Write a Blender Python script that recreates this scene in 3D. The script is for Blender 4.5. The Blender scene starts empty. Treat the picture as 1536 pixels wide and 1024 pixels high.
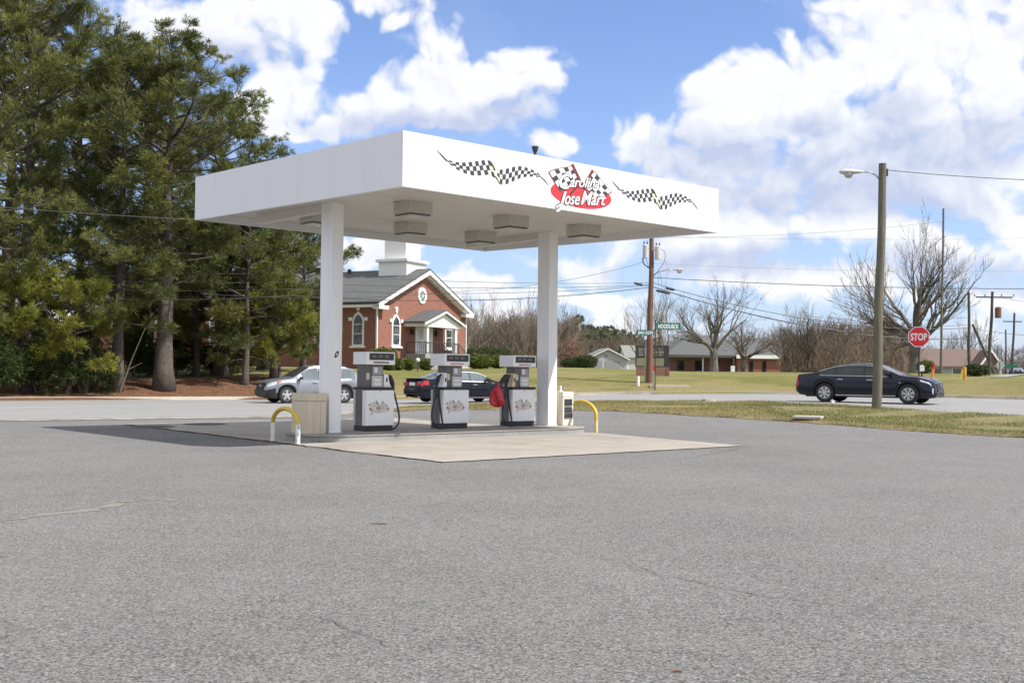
import bpy, bmesh, math, random
import numpy as np
from mathutils import Vector, Matrix

R = math.radians
PI = math.pi
scene = bpy.context.scene
col = scene.collection
rnd = random.Random(7)

# ------------------------------------------------------------------ camera
F_PX, PITCH, ROLL, CAM_H = 1702.0, 0.02765, 0.01052, 1.45
cp, sp, cr, sr = math.cos(PITCH), math.sin(PITCH), math.cos(ROLL), math.sin(ROLL)
FW = Vector((0, cp, sp)); U0 = Vector((0, -sp, cp)); R0 = Vector((1, 0, 0))
RT = cr * R0 + sr * U0; UP = cr * U0 - sr * R0
cam_d = bpy.data.cameras.new('camera')
cam_d.sensor_width = 36.0; cam_d.lens = 36.0 * F_PX / 1536.0
cam_d.clip_start = 0.1; cam_d.clip_end = 6000
cam = bpy.data.objects.new('camera', cam_d); col.objects.link(cam)
M = Matrix.Identity(4)
for i in range(3):
    M[i][0] = RT[i]; M[i][1] = UP[i]; M[i][2] = -FW[i]
M[2][3] = CAM_H
cam.matrix_world = M
scene.camera = cam

# ------------------------------------------------------------------ terrain
def lerp_pts(pts, x):
    if x <= pts[0][0]: return pts[0][1]
    for (a, b), (c, d) in zip(pts, pts[1:]):
        if x <= c: return b + (d - b) * (x - a) / (c - a)
    return pts[-1][1]
def sm(a, b, x):
    t = max(0.0, min(1.0, (x - a) / (b - a))); return t * t * (3 - 2 * t)
def smooth_curve(pts, lo, hi, step=0.5, w=3):
    xs = np.arange(lo, hi + 1e-6, step)
    ys = np.array([lerp_pts(pts, x) for x in xs])
    k = np.ones(2 * w + 1) / (2 * w + 1)
    yp = np.concatenate([np.full(w, ys[0]), ys, np.full(w, ys[-1])])
    return xs, np.convolve(yp, k, 'valid')
FAR = [(-90, 14), (-45, 35), (-22.6, 50), (-12.8, 56), (-4.5, 60), (4.7, 61.5), (15.2, 60), (21, 55.5), (26, 48.5), (40, 36), (90, 0)]
NEAR = [(-90, -24), (-30, 19), (-14, 30.7), (-6.2, 35.6), (-4.6, 41), (-3.2, 45.5), (2.6, 47.6), (9.7, 42.3), (12.1, 39), (16.1, 35.9), (24, 29), (90, -25)]
LOTB = [(-90, -24), (-30, 19), (-14, 30.7), (-6.2, 35.6), (-4.6, 39.6), (-3.0, 42), (3.3, 38.6), (5, 36.6), (9, 32.8), (12.3, 27.9), (24, 13), (90, -60)]
CX, CFAR = smooth_curve(FAR, -90, 90); _, CNEAR = smooth_curve(NEAR, -90, 90, w=1); _, CLOT = smooth_curve(LOTB, -90, 90, w=1)
yfar = lambda x: float(np.interp(x, CX, CFAR))
ynear = lambda x: float(np.interp(x, CX, CNEAR))
ylot = lambda x: float(np.interp(x, CX, CLOT))
def zg(x, y):
    t = y - yfar(x)
    z = 0.46 * sm(-8, 13, x) * sm(29, 43, y)
    z += 0.75 * sm(0.8, 8, t) + 0.42 * sm(8, 45, t)
    z += 0.60 * sm(30, 12, math.hypot(x + 12, (y - 88)))
    return z
zl = lambda x, y: zg(x, y) + 0.12
def at(px, D, lawn=True):
    x = (px - 768) / F_PX * D
    return Vector((x, D, zl(x, D) if lawn else zg(x, D)))
def zpix(px, py, D):
    hz = 559.1 + (px - 768) * ROLL
    return CAM_H + (hz - py) * D / F_PX

# ------------------------------------------------------------------ materials
MATS = {}
def mat(name, c1, c2=None, scale=4.0, rough=0.6, bump=0.0, bscale=None, metal=0.0, detail=6, coat=0.0, stretch=None, spec=0.5, lo=0.35, hi=0.65, transl=0.0):
    if name in MATS: return MATS[name]
    m = bpy.data.materials.new(name); m.use_nodes = True
    nt = m.node_tree; N = nt.nodes; L = nt.links
    b = N['Principled BSDF']
    b.inputs['Roughness'].default_value = rough; b.inputs['Metallic'].default_value = metal
    b.inputs['Coat Weight'].default_value = coat; b.inputs['Coat Roughness'].default_value = 0.05
    b.inputs['Specular IOR Level'].default_value = spec
    tc = N.new('ShaderNodeTexCoord'); vec = tc.outputs['Object']
    if stretch:
        mp = N.new('ShaderNodeMapping'); mp.inputs['Scale'].default_value = stretch
        L.new(vec, mp.inputs['Vector']); vec = mp.outputs['Vector']
    if c2 is None: c2 = tuple(v * 0.86 for v in c1)
    n = N.new('ShaderNodeTexNoise'); n.inputs['Scale'].default_value = scale; n.inputs['Detail'].default_value = detail
    n.inputs['Roughness'].default_value = 0.65
    L.new(vec, n.inputs['Vector'])
    r = N.new('ShaderNodeMapRange'); r.inputs[1].default_value = lo; r.inputs[2].default_value = hi
    L.new(n.outputs['Fac'], r.inputs[0])
    mx = N.new('ShaderNodeMix'); mx.data_type = 'RGBA'
    mx.inputs[6].default_value = (*c1, 1); mx.inputs[7].default_value = (*c2, 1)
    L.new(r.outputs[0], mx.inputs[0]); L.new(mx.outputs[2], b.inputs['Base Color'])
    if bump:
        n2 = N.new('ShaderNodeTexNoise'); n2.inputs['Scale'].default_value = bscale or scale * 3; n2.inputs['Detail'].default_value = 5
        L.new(vec, n2.inputs['Vector'])
        bp = N.new('ShaderNodeBump'); bp.inputs['Strength'].default_value = bump; bp.inputs['Distance'].default_value = 0.02
        L.new(n2.outputs['Fac'], bp.inputs['Height']); L.new(bp.outputs['Normal'], b.inputs['Normal'])
    if transl:
        out = N['Material Output']
        t = N.new('ShaderNodeBsdfTranslucent'); L.new(mx.outputs[2], t.inputs['Color'])
        ms = N.new('ShaderNodeMixShader'); ms.inputs[0].default_value = transl
        L.new(b.outputs[0], ms.inputs[1]); L.new(t.outputs[0], ms.inputs[2]); L.new(ms.outputs[0], out.inputs['Surface'])
    MATS[name] = m
    return m
def node(m, typ, **kw):
    n = m.node_tree.nodes.new(typ)
    for k, v in kw.items(): setattr(n, k, v)
    return n
def mixrgb(m, fac, a, b, blend='MIX'):
    n = node(m, 'ShaderNodeMix', data_type='RGBA', blend_type=blend)
    for s, v in ((0, fac), (6, a), (7, b)):
        if hasattr(v, 'is_output') or isinstance(v, bpy.types.NodeSocket): m.node_tree.links.new(v, n.inputs[s])
        else: n.inputs[s].default_value = v if s == 0 else (*v, 1)
    return n.outputs[2]
def noise(m, vec, scale, detail=4, rough=0.6, dist=0.0, out='Fac'):
    n = node(m, 'ShaderNodeTexNoise'); n.inputs['Scale'].default_value = scale; n.inputs['Detail'].default_value = detail
    n.inputs['Roughness'].default_value = rough; n.inputs['Distortion'].default_value = dist
    m.node_tree.links.new(vec, n.inputs['Vector']); return n.outputs[out]
def rng(m, v, a, b, c=0.0, d=1.0):
    n = node(m, 'ShaderNodeMapRange'); m.node_tree.links.new(v, n.inputs[0])
    for i, q in enumerate((a, b, c, d)): n.inputs[i + 1].default_value = q
    return n.outputs[0]
def mth(m, op, a, b=None):
    n = node(m, 'ShaderNodeMath', operation=op)
    for i, v in enumerate((a, b)):
        if v is None: continue
        if isinstance(v, bpy.types.NodeSocket): m.node_tree.links.new(v, n.inputs[i])
        else: n.inputs[i].default_value = v
    return n.outputs[0]
def new_mat(name):
    m = bpy.data.materials.new(name); m.use_nodes = True; MATS[name] = m
    return m, m.node_tree.nodes['Principled BSDF'], node(m, 'ShaderNodeTexCoord').outputs['Object']
def bumpnode(m, h, s, d):
    bp = node(m, 'ShaderNodeBump'); bp.inputs['Strength'].default_value = s; bp.inputs['Distance'].default_value = d
    m.node_tree.links.new(h, bp.inputs['Height']); return bp.outputs['Normal']

def asphalt(name, dark, light, warm, grit=1.0):
    m, b, v = new_mat(name); L = m.node_tree.links
    vor = node(m, 'ShaderNodeTexVoronoi'); vor.inputs['Scale'].default_value = 80; L.new(v, vor.inputs['Vector'])
    sep = node(m, 'ShaderNodeSeparateColor'); L.new(vor.outputs['Color'], sep.inputs[0])
    vor2 = node(m, 'ShaderNodeTexVoronoi'); vor2.inputs['Scale'].default_value = 24; L.new(v, vor2.inputs['Vector'])
    sep2 = node(m, 'ShaderNodeSeparateColor'); L.new(vor2.outputs['Color'], sep2.inputs[0])
    fine = noise(m, v, 52, 8, 0.82)
    mid = noise(m, v, 5.5, 6, 0.7)
    big = noise(m, v, 0.35, 5, 0.6)
    f = mth(m, 'ADD', mth(m, 'MULTIPLY', mth(m, 'SUBTRACT', sep.outputs[0], 0.5), 1.05 * grit), mth(m, 'MULTIPLY', mth(m, 'SUBTRACT', fine, 0.5), 3.6 * grit))
    f = mth(m, 'ADD', f, mth(m, 'MULTIPLY', mth(m, 'SUBTRACT', mid, 0.5), 0.28))
    f = mth(m, 'ADD', f, mth(m, 'MULTIPLY', mth(m, 'SUBTRACT', big, 0.5), 0.6))
    f = mth(m, 'ADD', f, 0.5)
    base = mixrgb(m, f, dark, light)
    base = mixrgb(m, rng(m, noise(m, v, 0.9, 6, 0.7), 0.52, 0.75, 0, 0.5), base, warm)
    oil = mth(m, 'MULTIPLY', rng(m, noise(m, v, 0.55, 3, 0.5, 0.4), 0.66, 0.74, 0, 1), rng(m, noise(m, v, 7, 5, 0.7), 0.35, 0.6, 0.1, 0.4))
    base = mixrgb(m, oil, base, tuple(c * 0.55 for c in dark))
    chips = mth(m, 'GREATER_THAN', sep.outputs[1], 0.955)
    base = mixrgb(m, mth(m, 'MULTIPLY', chips, 0.4), base, tuple(min(0.7, c * 1.75) for c in light))
    pits = mth(m, 'GREATER_THAN', sep2.outputs[1], 0.93)
    base = mixrgb(m, mth(m, 'MULTIPLY', pits, 0.14), base, tuple(c * 0.35 for c in dark))
    L.new(base, b.inputs['Base Color'])
    b.inputs['Roughness'].default_value = 0.9; b.inputs['Specular IOR Level'].default_value = 0.25
    h = mth(m, 'ADD', mth(m, 'MULTIPLY', vor.outputs['Distance'], -0.8), mth(m, 'MULTIPLY', fine, 1.2))
    L.new(bumpnode(m, h, 0.75, 0.012), b.inputs['Normal'])
    return m
M_LOT = asphalt('lot_asphalt', (0.070, 0.0685, 0.0675), (0.25, 0.244, 0.238), (0.20, 0.187, 0.171))
M_ROAD = asphalt('road_asphalt', (0.205, 0.203, 0.20), (0.295, 0.292, 0.286), (0.27, 0.256, 0.236), 0.5)

def concrete(name, a, c, stain):
    m, b, v = new_mat(name); L = m.node_tree.links
    base = mixrgb(m, rng(m, noise(m, v, 1.1, 8, 0.7), 0.35, 0.65), a, c)
    base = mixrgb(m, rng(m, noise(m, v, 0.45, 7, 0.75, 0.6), 0.52, 0.72, 0, 0.75), base, stain)
    base = mixrgb(m, rng(m, noise(m, v, 45, 5, 0.8), 0.5, 0.75, 0, 0.35), base, tuple(x * 0.6 for x in a))
    base = mixrgb(m, mth(m, 'MULTIPLY', rng(m, noise(m, v, 1.7, 4, 0.55, 0.5), 0.64, 0.74, 0, 0.75), rng(m, noise(m, v, 9, 5, 0.7), 0.3, 0.6, 0.3, 1)), base, tuple(x * 0.38 for x in a))
    L.new(base, b.inputs['Base Color']); b.inputs['Roughness'].default_value = 0.85
    L.new(bumpnode(m, noise(m, v, 50, 6, 0.8), 0.3, 0.01), b.inputs['Normal'])
    return m
M_PAD = concrete('pad_concrete', (0.275, 0.245, 0.207), (0.335, 0.305, 0.262), (0.18, 0.152, 0.122))
M_KERB = concrete('kerb_concrete', (0.42, 0.385, 0.325), (0.50, 0.465, 0.40), (0.29, 0.26, 0.21))
M_ISL = concrete('island_concrete', (0.24, 0.24, 0.236), (0.31, 0.308, 0.30), (0.17, 0.16, 0.145))

def white_paint(name, c, streak, s=0.5):
    m, b, v = new_mat(name); L = m.node_tree.links
    mp = node(m, 'ShaderNodeMapping'); mp.inputs['Scale'].default_value = (3.0, 3.0, 0.25); L.new(v, mp.inputs['Vector'])
    f = rng(m, noise(m, mp.outputs['Vector'], 2.2, 7, 0.7), 0.45, 0.75, 0, s)
    base = mixrgb(m, f, c, streak)
    base = mixrgb(m, rng(m, noise(m, v, 0.8, 5, 0.6), 0.4, 0.8, 0, 0.25), base, tuple(x * 0.93 for x in c))
    L.new(base, b.inputs['Base Color']); b.inputs['Roughness'].default_value = 0.45
    return m
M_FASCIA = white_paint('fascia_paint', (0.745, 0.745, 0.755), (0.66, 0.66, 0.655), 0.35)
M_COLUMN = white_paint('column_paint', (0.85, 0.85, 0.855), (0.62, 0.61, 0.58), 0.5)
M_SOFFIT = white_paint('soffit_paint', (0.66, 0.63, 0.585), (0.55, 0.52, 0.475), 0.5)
M_WHITE = white_paint('white_trim', (0.80, 0.80, 0.78), (0.66, 0.65, 0.62), 0.4)
M_BLACK = mat('black_rubber', (0.018, 0.018, 0.019), (0.03, 0.03, 0.03), 8, 0.55)
M_DKMET = mat('dark_metal', (0.035, 0.035, 0.036), (0.06, 0.058, 0.055), 6, 0.5, metal=0.3)
M_GALV = mat('galvanised_metal', (0.42, 0.43, 0.44), (0.33, 0.335, 0.34), 5, 0.45, metal=0.6)
M_YEL = mat('yellow_paint', (0.68, 0.47, 0.045), (0.56, 0.38, 0.05), 6, 0.5, bump=0.1)
M_WPIPE = mat('chipped_white_paint', (0.72, 0.72, 0.70), (0.55, 0.55, 0.53), 9, 0.5, lo=0.5, hi=0.7)
M_CHK = mat('decal_black', (0.03, 0.03, 0.035), (0.05, 0.05, 0.055), 6, 0.5)
M_CREAM = mat('decal_cream', (0.80, 0.74, 0.52), (0.82, 0.78, 0.62), 3, 0.5)
M_RED = mat('decal_red', (0.62, 0.035, 0.05), (0.55, 0.03, 0.045), 3, 0.5)
M_DRED = mat('decal_maroon', (0.20, 0.035, 0.04), (0.14, 0.03, 0.035), 4, 0.5)
M_DWHITE = mat('decal_white', (0.80, 0.80, 0.80), (0.70, 0.70, 0.70), 9, 0.5)
M_GLASS = mat('dark_glass', (0.012, 0.014, 0.016), (0.02, 0.022, 0.025), 2, 0.05, spec=0.9)
M_WOODG = mat('weathered_wood', (0.17, 0.155, 0.115), (0.105, 0.095, 0.07), 3, 0.85, bump=0.5, stretch=(6, 6, 0.5))
M_WOODR = mat('creosote_wood', (0.20, 0.105, 0.065), (0.12, 0.065, 0.045), 3, 0.85, bump=0.4, stretch=(6, 6, 0.4))
M_WOODD = mat('dark_pole_wood', (0.085, 0.075, 0.065), (0.055, 0.05, 0.045), 3, 0.85, stretch=(6, 6, 0.4))
M_BARK = mat('pine_bark', (0.13, 0.105, 0.09), (0.055, 0.045, 0.038), 5, 0.95, bump=0.9, bscale=14, stretch=(3, 3, 1))
M_TWIG = mat('bare_bark', (0.15, 0.125, 0.10), (0.085, 0.07, 0.058), 1.5, 0.95)
M_TWIGD = mat('dark_oak_bark', (0.165, 0.142, 0.12), (0.085, 0.074, 0.064), 1.5, 0.95)
M_TWIGL = mat('pale_bare_bark', (0.25, 0.215, 0.175), (0.15, 0.125, 0.10), 0.8, 0.95)
M_TWIGB = mat('brown_brush', (0.20, 0.145, 0.10), (0.12, 0.09, 0.062), 0.7, 0.95)
M_TWIGP = mat('reddish_brush', (0.30, 0.165, 0.125), (0.20, 0.12, 0.09), 0.9, 0.95)
def foliage(name, cols, tr=0.25):
    m = bpy.data.materials.new(name); m.use_nodes = True; MATS[name] = m
    b = m.node_tree.nodes['Principled BSDF']; L = m.node_tree.links
    at_ = node(m, 'ShaderNodeAttribute'); at_.attribute_name = 'tint'
    rp = node(m, 'ShaderNodeValToRGB'); el = rp.color_ramp.elements
    el[0].color = (*cols[0], 1); el[1].color = (*cols[-1], 1)
    for i, c in enumerate(cols[1:-1]):
        e = el.new((i + 1) / (len(cols) - 1)); e.color = (*c, 1)
    L.new(at_.outputs['Fac'], rp.inputs['Fac'])
    b.inputs['Roughness'].default_value = 0.55; b.inputs['Specular IOR Level'].default_value = 0.35
    L.new(rp.outputs['Color'], b.inputs['Base Color'])
    t = node(m, 'ShaderNodeBsdfTranslucent'); L.new(rp.outputs['Color'], t.inputs['Color'])
    ms = node(m, 'ShaderNodeMixShader'); ms.inputs[0].default_value = tr
    L.new(b.outputs[0], ms.inputs[1]); L.new(t.outputs[0], ms.inputs[2]); L.new(ms.outputs[0], m.node_tree.nodes['Material Output'].inputs['Surface'])
    return m
M_NEEDLE = foliage('pine_needles', [(0.038, 0.052, 0.015), (0.092, 0.114, 0.029), (0.165, 0.18, 0.042), (0.29, 0.255, 0.062)])
M_NEEDLEY = foliage('low_pine_needles', [(0.08, 0.10, 0.018), (0.19, 0.205, 0.03), (0.34, 0.32, 0.05)])
M_HAZEPINE = foliage('hazed_pine_needles', [(0.10, 0.125, 0.06), (0.16, 0.18, 0.09), (0.22, 0.23, 0.12)])  # ridge needles lightened, distance haze is put into the colour
M_HEDGE = foliage('hedge_leaves', [(0.05, 0.075, 0.012), (0.10, 0.125, 0.02), (0.17, 0.185, 0.035)])
M_HEDGED = foliage('dark_hedge_leaves', [(0.02, 0.035, 0.008), (0.045, 0.065, 0.014), (0.075, 0.095, 0.02)])
M_GRASS = foliage('verge_grass', [(0.07, 0.10, 0.018), (0.15, 0.17, 0.03), (0.27, 0.23, 0.085), (0.42, 0.34, 0.17)], 0.2)

# ------------------------------------------------------------------ mesh helper
class MB:
    def __init__(s): s.v = []; s.f = []; s.t = None
    def add(s, vs, fs):
        o = len(s.v); s.v += [tuple(p) for p in vs]; s.f += [tuple(i + o for i in f) for f in fs]; return s
    def box(s, x0, x1, y0, y1, z0, z1, bev=0.0, zf=None):
        if bev:
            bm = bmesh.new(); bmesh.ops.create_cube(bm, size=1.0)
            for v in bm.verts:
                v.co = Vector(((x0 + x1) / 2 + v.co.x * (x1 - x0), (y0 + y1) / 2 + v.co.y * (y1 - y0), (z0 + z1) / 2 + v.co.z * (z1 - z0)))
            bmesh.ops.bevel(bm, geom=bm.edges[:], offset=bev, segments=2, profile=0.7, affect='EDGES')
            bm.verts.index_update()
            vs = [v.co[:] for v in bm.verts]; fs = [[v.index for v in f.verts] for f in bm.faces]; bm.free()
        else:
            vs = [(x, y, z) for z in (z0, z1) for y in (y0, y1) for x in (x0, x1)]
            fs = [(0, 2, 3, 1), (4, 5, 7, 6), (0, 1, 5, 4), (2, 6, 7, 3), (0, 4, 6, 2), (1, 3, 7, 5)]
        if zf: vs = [(x, y, z + zf(x, y)) for x, y, z in vs]
        return s.add(vs, fs)
    def prism(s, poly, h0, h1, f):     # poly 2d extruded; f(a,b,h)->xyz
        n = len(poly)
        vs = [f(a, b, h0) for a, b in poly] + [f(a, b, h1) for a, b in poly]
        fs = [tuple(range(n))[::-1], tuple(range(n, 2 * n))] + [(i, (i + 1) % n, n + (i + 1) % n, n + i) for i in range(n)]
        return s.add(vs, fs)
    def tube(s, pts, rad, n=8, cap=True):
        pts = [Vector(p) for p in pts]
        if not hasattr(rad, '__len__'): rad = [rad] * len(pts)
        vs = []; fs = []; prev = None
        for i, p in enumerate(pts):
            d = (pts[min(i + 1, len(pts) - 1)] - pts[max(i - 1, 0)])
            if d.length < 1e-9: d = Vector((0, 0, 1))
            d.normalize()
            a = prev - d * prev.dot(d) if prev is not None else d.orthogonal()
            if a.length < 1e-6: a = d.orthogonal()
            a.normalize(); prev = a; b = d.cross(a)
            for k in range(n):
                t = 2 * PI * k / n
                vs.append(p + (a * math.cos(t) + b * math.sin(t)) * rad[i])
            if i:
                o = (i - 1) * n
                fs += [(o + k, o + (k + 1) % n, o + n + (k + 1) % n, o + n + k) for k in range(n)]
        if cap:
            fs.append(tuple(range(n))[::-1]); o = (len(pts) - 1) * n; fs.append(tuple(range(o, o + n)))
        return s.add(vs, fs)
    def lathe(s, prof, c, ax, n=24):   # prof (r, h) along axis ax
        ax = Vector(ax).normalized(); a = ax.orthogonal().normalized(); b = ax.cross(a); c = Vector(c)
        vs = []; fs = []
        for r, h in prof:
            for k in range(n):
                t = 2 * PI * k / n
                vs.append(c + ax * h + (a * math.cos(t) + b * math.sin(t)) * r)
        for i in range(len(prof) - 1):
            o = i * n
            fs += [(o + k, o + (k + 1) % n, o + n + (k + 1) % n, o + n + k) for k in range(n)]
        fs.append(tuple(range(n))[::-1]); o = (len(prof) - 1) * n; fs.append(tuple(range(o, o + n)))
        return s.add(vs, fs)
    def build(s, name, m, parent=None, smooth=False, loc=None, angle=None):
        me = bpy.data.meshes.new(name); me.from_pydata(s.v, [], s.f); me.update()
        if s.t is not None:
            a = me.attributes.new('tint', 'FLOAT', 'FACE'); a.data.foreach_set('value', np.asarray(s.t, dtype=np.float32))
        me.materials.append(m)
        if smooth: 
            me.polygons.foreach_set('use_smooth', [True] * len(me.polygons))
            if angle is not None: 
                try: me.set_sharp_from_angle(angle=angle)
                except Exception: pass
        o = bpy.data.objects.new(name, me); col.objects.link(o)
        if parent: o.parent = parent
        if loc: o.location = loc
        return o
def fix_normals(o):
    bm = bmesh.new(); bm.from_mesh(o.data); bmesh.ops.recalc_face_normals(bm, faces=bm.faces[:]); bm.to_mesh(o.data); bm.free()
def thing(name, label, cat, loc=(0, 0, 0), rz=0.0, group=None):
    o = bpy.data.objects.new(name, None); col.objects.link(o); o.empty_display_size = 0.3
    o.location = loc; o.rotation_euler = (0, 0, rz)
    return tag(o, label, cat, group)
def tag(o, label, cat, group=None):
    o['label'] = label; o['category'] = cat
    if group: o['group'] = group
    return o
def struct(o): o['kind'] = 'structure'; return o
def stuff(o, label, cat): o['kind'] = 'stuff'; return tag(o, label, cat)
def kids(o): return [c for c in bpy.data.objects if c.parent == o]
def dup(root, loc, rz=0.0, label=None, group=None, sc=None):
    r = root.copy(); col.objects.link(r); r.location = loc; r.rotation_euler = (0, 0, rz)
    if sc: r.scale = sc if hasattr(sc, '__len__') else (sc, sc, sc)
    if label: r['label'] = label
    if group: r['group'] = group
    for c in kids(root):
        k = c.copy(); col.objects.link(k); k.parent = r
        for g in kids(c):
            d = g.copy(); col.objects.link(d); d.parent = k
    return r

def text_mb(mb, txt, f, size=1.0, shear=0.0, bold=0.0, width=None, centre=True, res=3):
    cu = bpy.data.curves.new('lettering', 'FONT'); cu.body = txt; cu.size = size; cu.shear = shear; cu.offset = bold
    cu.resolution_u = res; cu.align_x = 'LEFT'
    o = bpy.data.objects.new('lettering', cu); col.objects.link(o)
    dg = bpy.context.evaluated_depsgraph_get(); dg.update()
    me = bpy.data.meshes.new_from_object(o.evaluated_get(dg))
    vs = np.array([v.co[:] for v in me.vertices]); fs = [tuple(p.vertices) for p in me.polygons]
    bpy.data.objects.remove(o); bpy.data.curves.remove(cu); bpy.data.meshes.remove(me)
    mn, mx = vs.min(0), vs.max(0)
    sx = (width / (mx[0] - mn[0])) if width else 1.0
    if centre: vs[:, 0] -= (mn[0] + mx[0]) / 2; 
    vs[:, 0] *= sx
    mb.add([f(x, y) for x, y, _ in vs], fs)

# ------------------------------------------------------------------ ground
def grid_sheet(name, xs, lo, hi, n, zoff, m, zf=zg, pw=1.0):
    mb = MB(); vs = []
    for x in xs:
        a, b = lo(x), hi(x)
        for j in range(n + 1):
            y = a + (b - a) * (j / n) ** pw
            vs.append((x, y, zf(x, y) + zoff))
    fs = [(i * (n + 1) + j, (i + 1) * (n + 1) + j, (i + 1) * (n + 1) + j + 1, i * (n + 1) + j + 1) for i in range(len(xs) - 1) for j in range(n)]
    mb.add(vs, fs)
    return struct(mb.build(name, m, smooth=True))
# lawn / open ground, reaching the horizon
xs = sorted(set([-2500, -1500, -900, -500, -300, -200, -140] + list(np.arange(-100, 100.1, 2.0)) + [140, 200, 300, 500, 900, 1500, 2500]))
ys = sorted(set([-400, -200, -100, -60] + list(np.arange(-40, 20, 5.0)) + list(np.arange(20, 132, 1.5)) + [140, 150, 165, 185, 210, 250, 300, 400, 600, 1000, 1800, 3500]))
tv = []; straw = []; pine = []
for x in xs:
    for y in ys:
        t = y - yfar(max(-90, min(90, x)))
        tv.append((x, y, (zl(x, y) if t > -0.6 else zg(x, y) - 0.25)))
        straw.append(max(0.0, 1 - abs(t - 1.5) / 5.5) if x > -14 else 0.55)
        pine.append(sm(-9, -14, x) * sm(16, 5, t))
mb = MB(); ny = len(ys)
mb.add(tv, [(i * ny + j, (i + 1) * ny + j, (i + 1) * ny + j + 1, i * ny + j + 1) for i in range(len(xs) - 1) for j in range(ny - 1)])
m, b, v = new_mat('lawn'); L = m.node_tree.links
a1 = node(m, 'ShaderNodeAttribute'); a1.attribute_name = 'straw'
a2 = node(m, 'ShaderNodeAttribute'); a2.attribute_name = 'pine'
g = mixrgb(m, rng(m, noise(m, v, 0.5, 8, 0.75), 0.35, 0.65), (0.145, 0.158, 0.042), (0.245, 0.235, 0.082))
g = mixrgb(m, rng(m, noise(m, v, 6, 6, 0.8), 0.4, 0.7, 0, 0.55), g, (0.13, 0.125, 0.04))
g = mixrgb(m, rng(m, noise(m, v, 0.11, 6, 0.7), 0.42, 0.62, 0, 0.85), g, (0.265, 0.225, 0.105))
g = mixrgb(m, rng(m, noise(m, v, 1.8, 7, 0.8), 0.5, 0.7, 0, 0.5), g, (0.085, 0.095, 0.028))
sfac = mth(m, 'ADD', mth(m, 'MULTIPLY', a1.outputs['Fac'], 0.9), mth(m, 'MULTIPLY', mth(m, 'SUBTRACT', noise(m, v, 0.22, 7, 0.7), 0.5), 1.6))
st = mixrgb(m, rng(m, noise(m, v, 3.5, 8, 0.8), 0.35, 0.65), (0.315, 0.262, 0.125), (0.21, 0.172, 0.08))
g = mixrgb(m, rng(m, sfac, 0.25, 0.75), g, st)
pfac = mth(m, 'ADD', a2.outputs['Fac'], mth(m, 'MULTIPLY', mth(m, 'SUBTRACT', noise(m, v, 0.7, 6, 0.7), 0.5), 0.9))
ps = mixrgb(m, rng(m, noise(m, v, 2.5, 9, 0.8), 0.35, 0.65), (0.27, 0.14, 0.08), (0.12, 0.065, 0.042))
g = mixrgb(m, rng(m, pfac, 0.35, 0.65), g, ps)
L.new(g, b.inputs['Base Color']); b.inputs['Roughness'].default_value = 0.95; b.inputs['Specular IOR Level'].default_value = 0.1
L.new(bumpnode(m, noise(m, v, 7, 8, 0.85), 1.0, 0.12), b.inputs['Normal'])
ground = mb.build('ground', m, smooth=True)
for nm, arr in (('straw', straw), ('pine', pine)):
    a = ground.data.attributes.new(nm, 'FLOAT', 'POINT'); a.data.foreach_set('value', np.array(arr, dtype=np.float32))
struct(ground)
gx = list(np.arange(-88, 88.1, 1.0))
grid_sheet('parking_lot', sorted(set(gx + list(np.arange(-8, 14, 0.25)))), lambda x: -50.0, lambda x: ylot(x) + 0.15, 60, 0.0, M_LOT)
rx = sorted(set(gx + list(np.arange(-10, 30, 0.25))))
grid_sheet('road', rx, lambda x: ynear(x), lambda x: yfar(x) + 0.1, 24, 0.006, M_ROAD)
# kerb and gutter on the far side of the road
def ribbon(name, path, w0, w1, h, m, zf, z0=0.0, skirt=True):
    mb = MB(); P = [Vector((x, y, 0)) for x, y in path]; vs = []
    for i, p in enumerate(P):
        d = (P[min(i + 1, len(P) - 1)] - P[max(i - 1, 0)]).normalized(); nrm = Vector((-d.y, d.x, 0))
        a = p + nrm * w0; c = p + nrm * w1
        za, zc = zf(a.x, a.y) + z0, zf(c.x, c.y) + z0
        if h: vs += [(a.x, a.y, za - 0.08), (a.x, a.y, za + h), (c.x, c.y, zc + h), (c.x, c.y, zc - 0.08)]
        else: vs += [(a.x, a.y, za), (c.x, c.y, zc)]
    k = 4 if h else 2
    fs = [(i * k + j, (i + 1) * k + j, (i + 1) * k + j + 1, i * k + j + 1) for i in range(len(P) - 1) for j in range(k - 1)]
    mb.add(vs, fs); return struct(mb.build(name, m))
fpath = [(x, yfar(x)) for x in np.arange(-80, 80, 0.5)]
ribbon('kerb', fpath, 0.0, 0.28, 0.15, M_KERB, zg)
ribbon('gutter', fpath, -0.75, -0.004, 0, M_KERB, zg, 0.012)
M_LINE = mat('road_line_paint', (0.66, 0.65, 0.60), (0.42, 0.41, 0.39), 1.5, 0.8, lo=0.4, hi=0.7)
lp = [(-40, 22), (-18.3, 40.2), (-13.6, 46.4), (-9.9, 51.2), (-4, 54.2), (4, 55.3), (14, 53), (21, 48), (30, 38)]
lx, ly = smooth_curve(lp, -40, 30, 0.5, 6)
ribbon('road_edge_line', list(zip(lx, ly)), -0.07, 0.07, 0, M_LINE, zg, 0.014)
M_EDGE = mat('broken_edge', (0.15, 0.125, 0.095), (0.33, 0.30, 0.255), 1.6, 0.95, bump=0.6, lo=0.4, hi=0.6)
ex = np.arange(-34, -4.6, 0.4)
ribbon('gravel_shoulder', [(x, ynear(x) + 0.1 * math.sin(x * 3) + 0.12 * math.sin(x * 7.3)) for x in ex], -0.25, 0.85, 0, M_EDGE, zg, 0.012)

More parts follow.
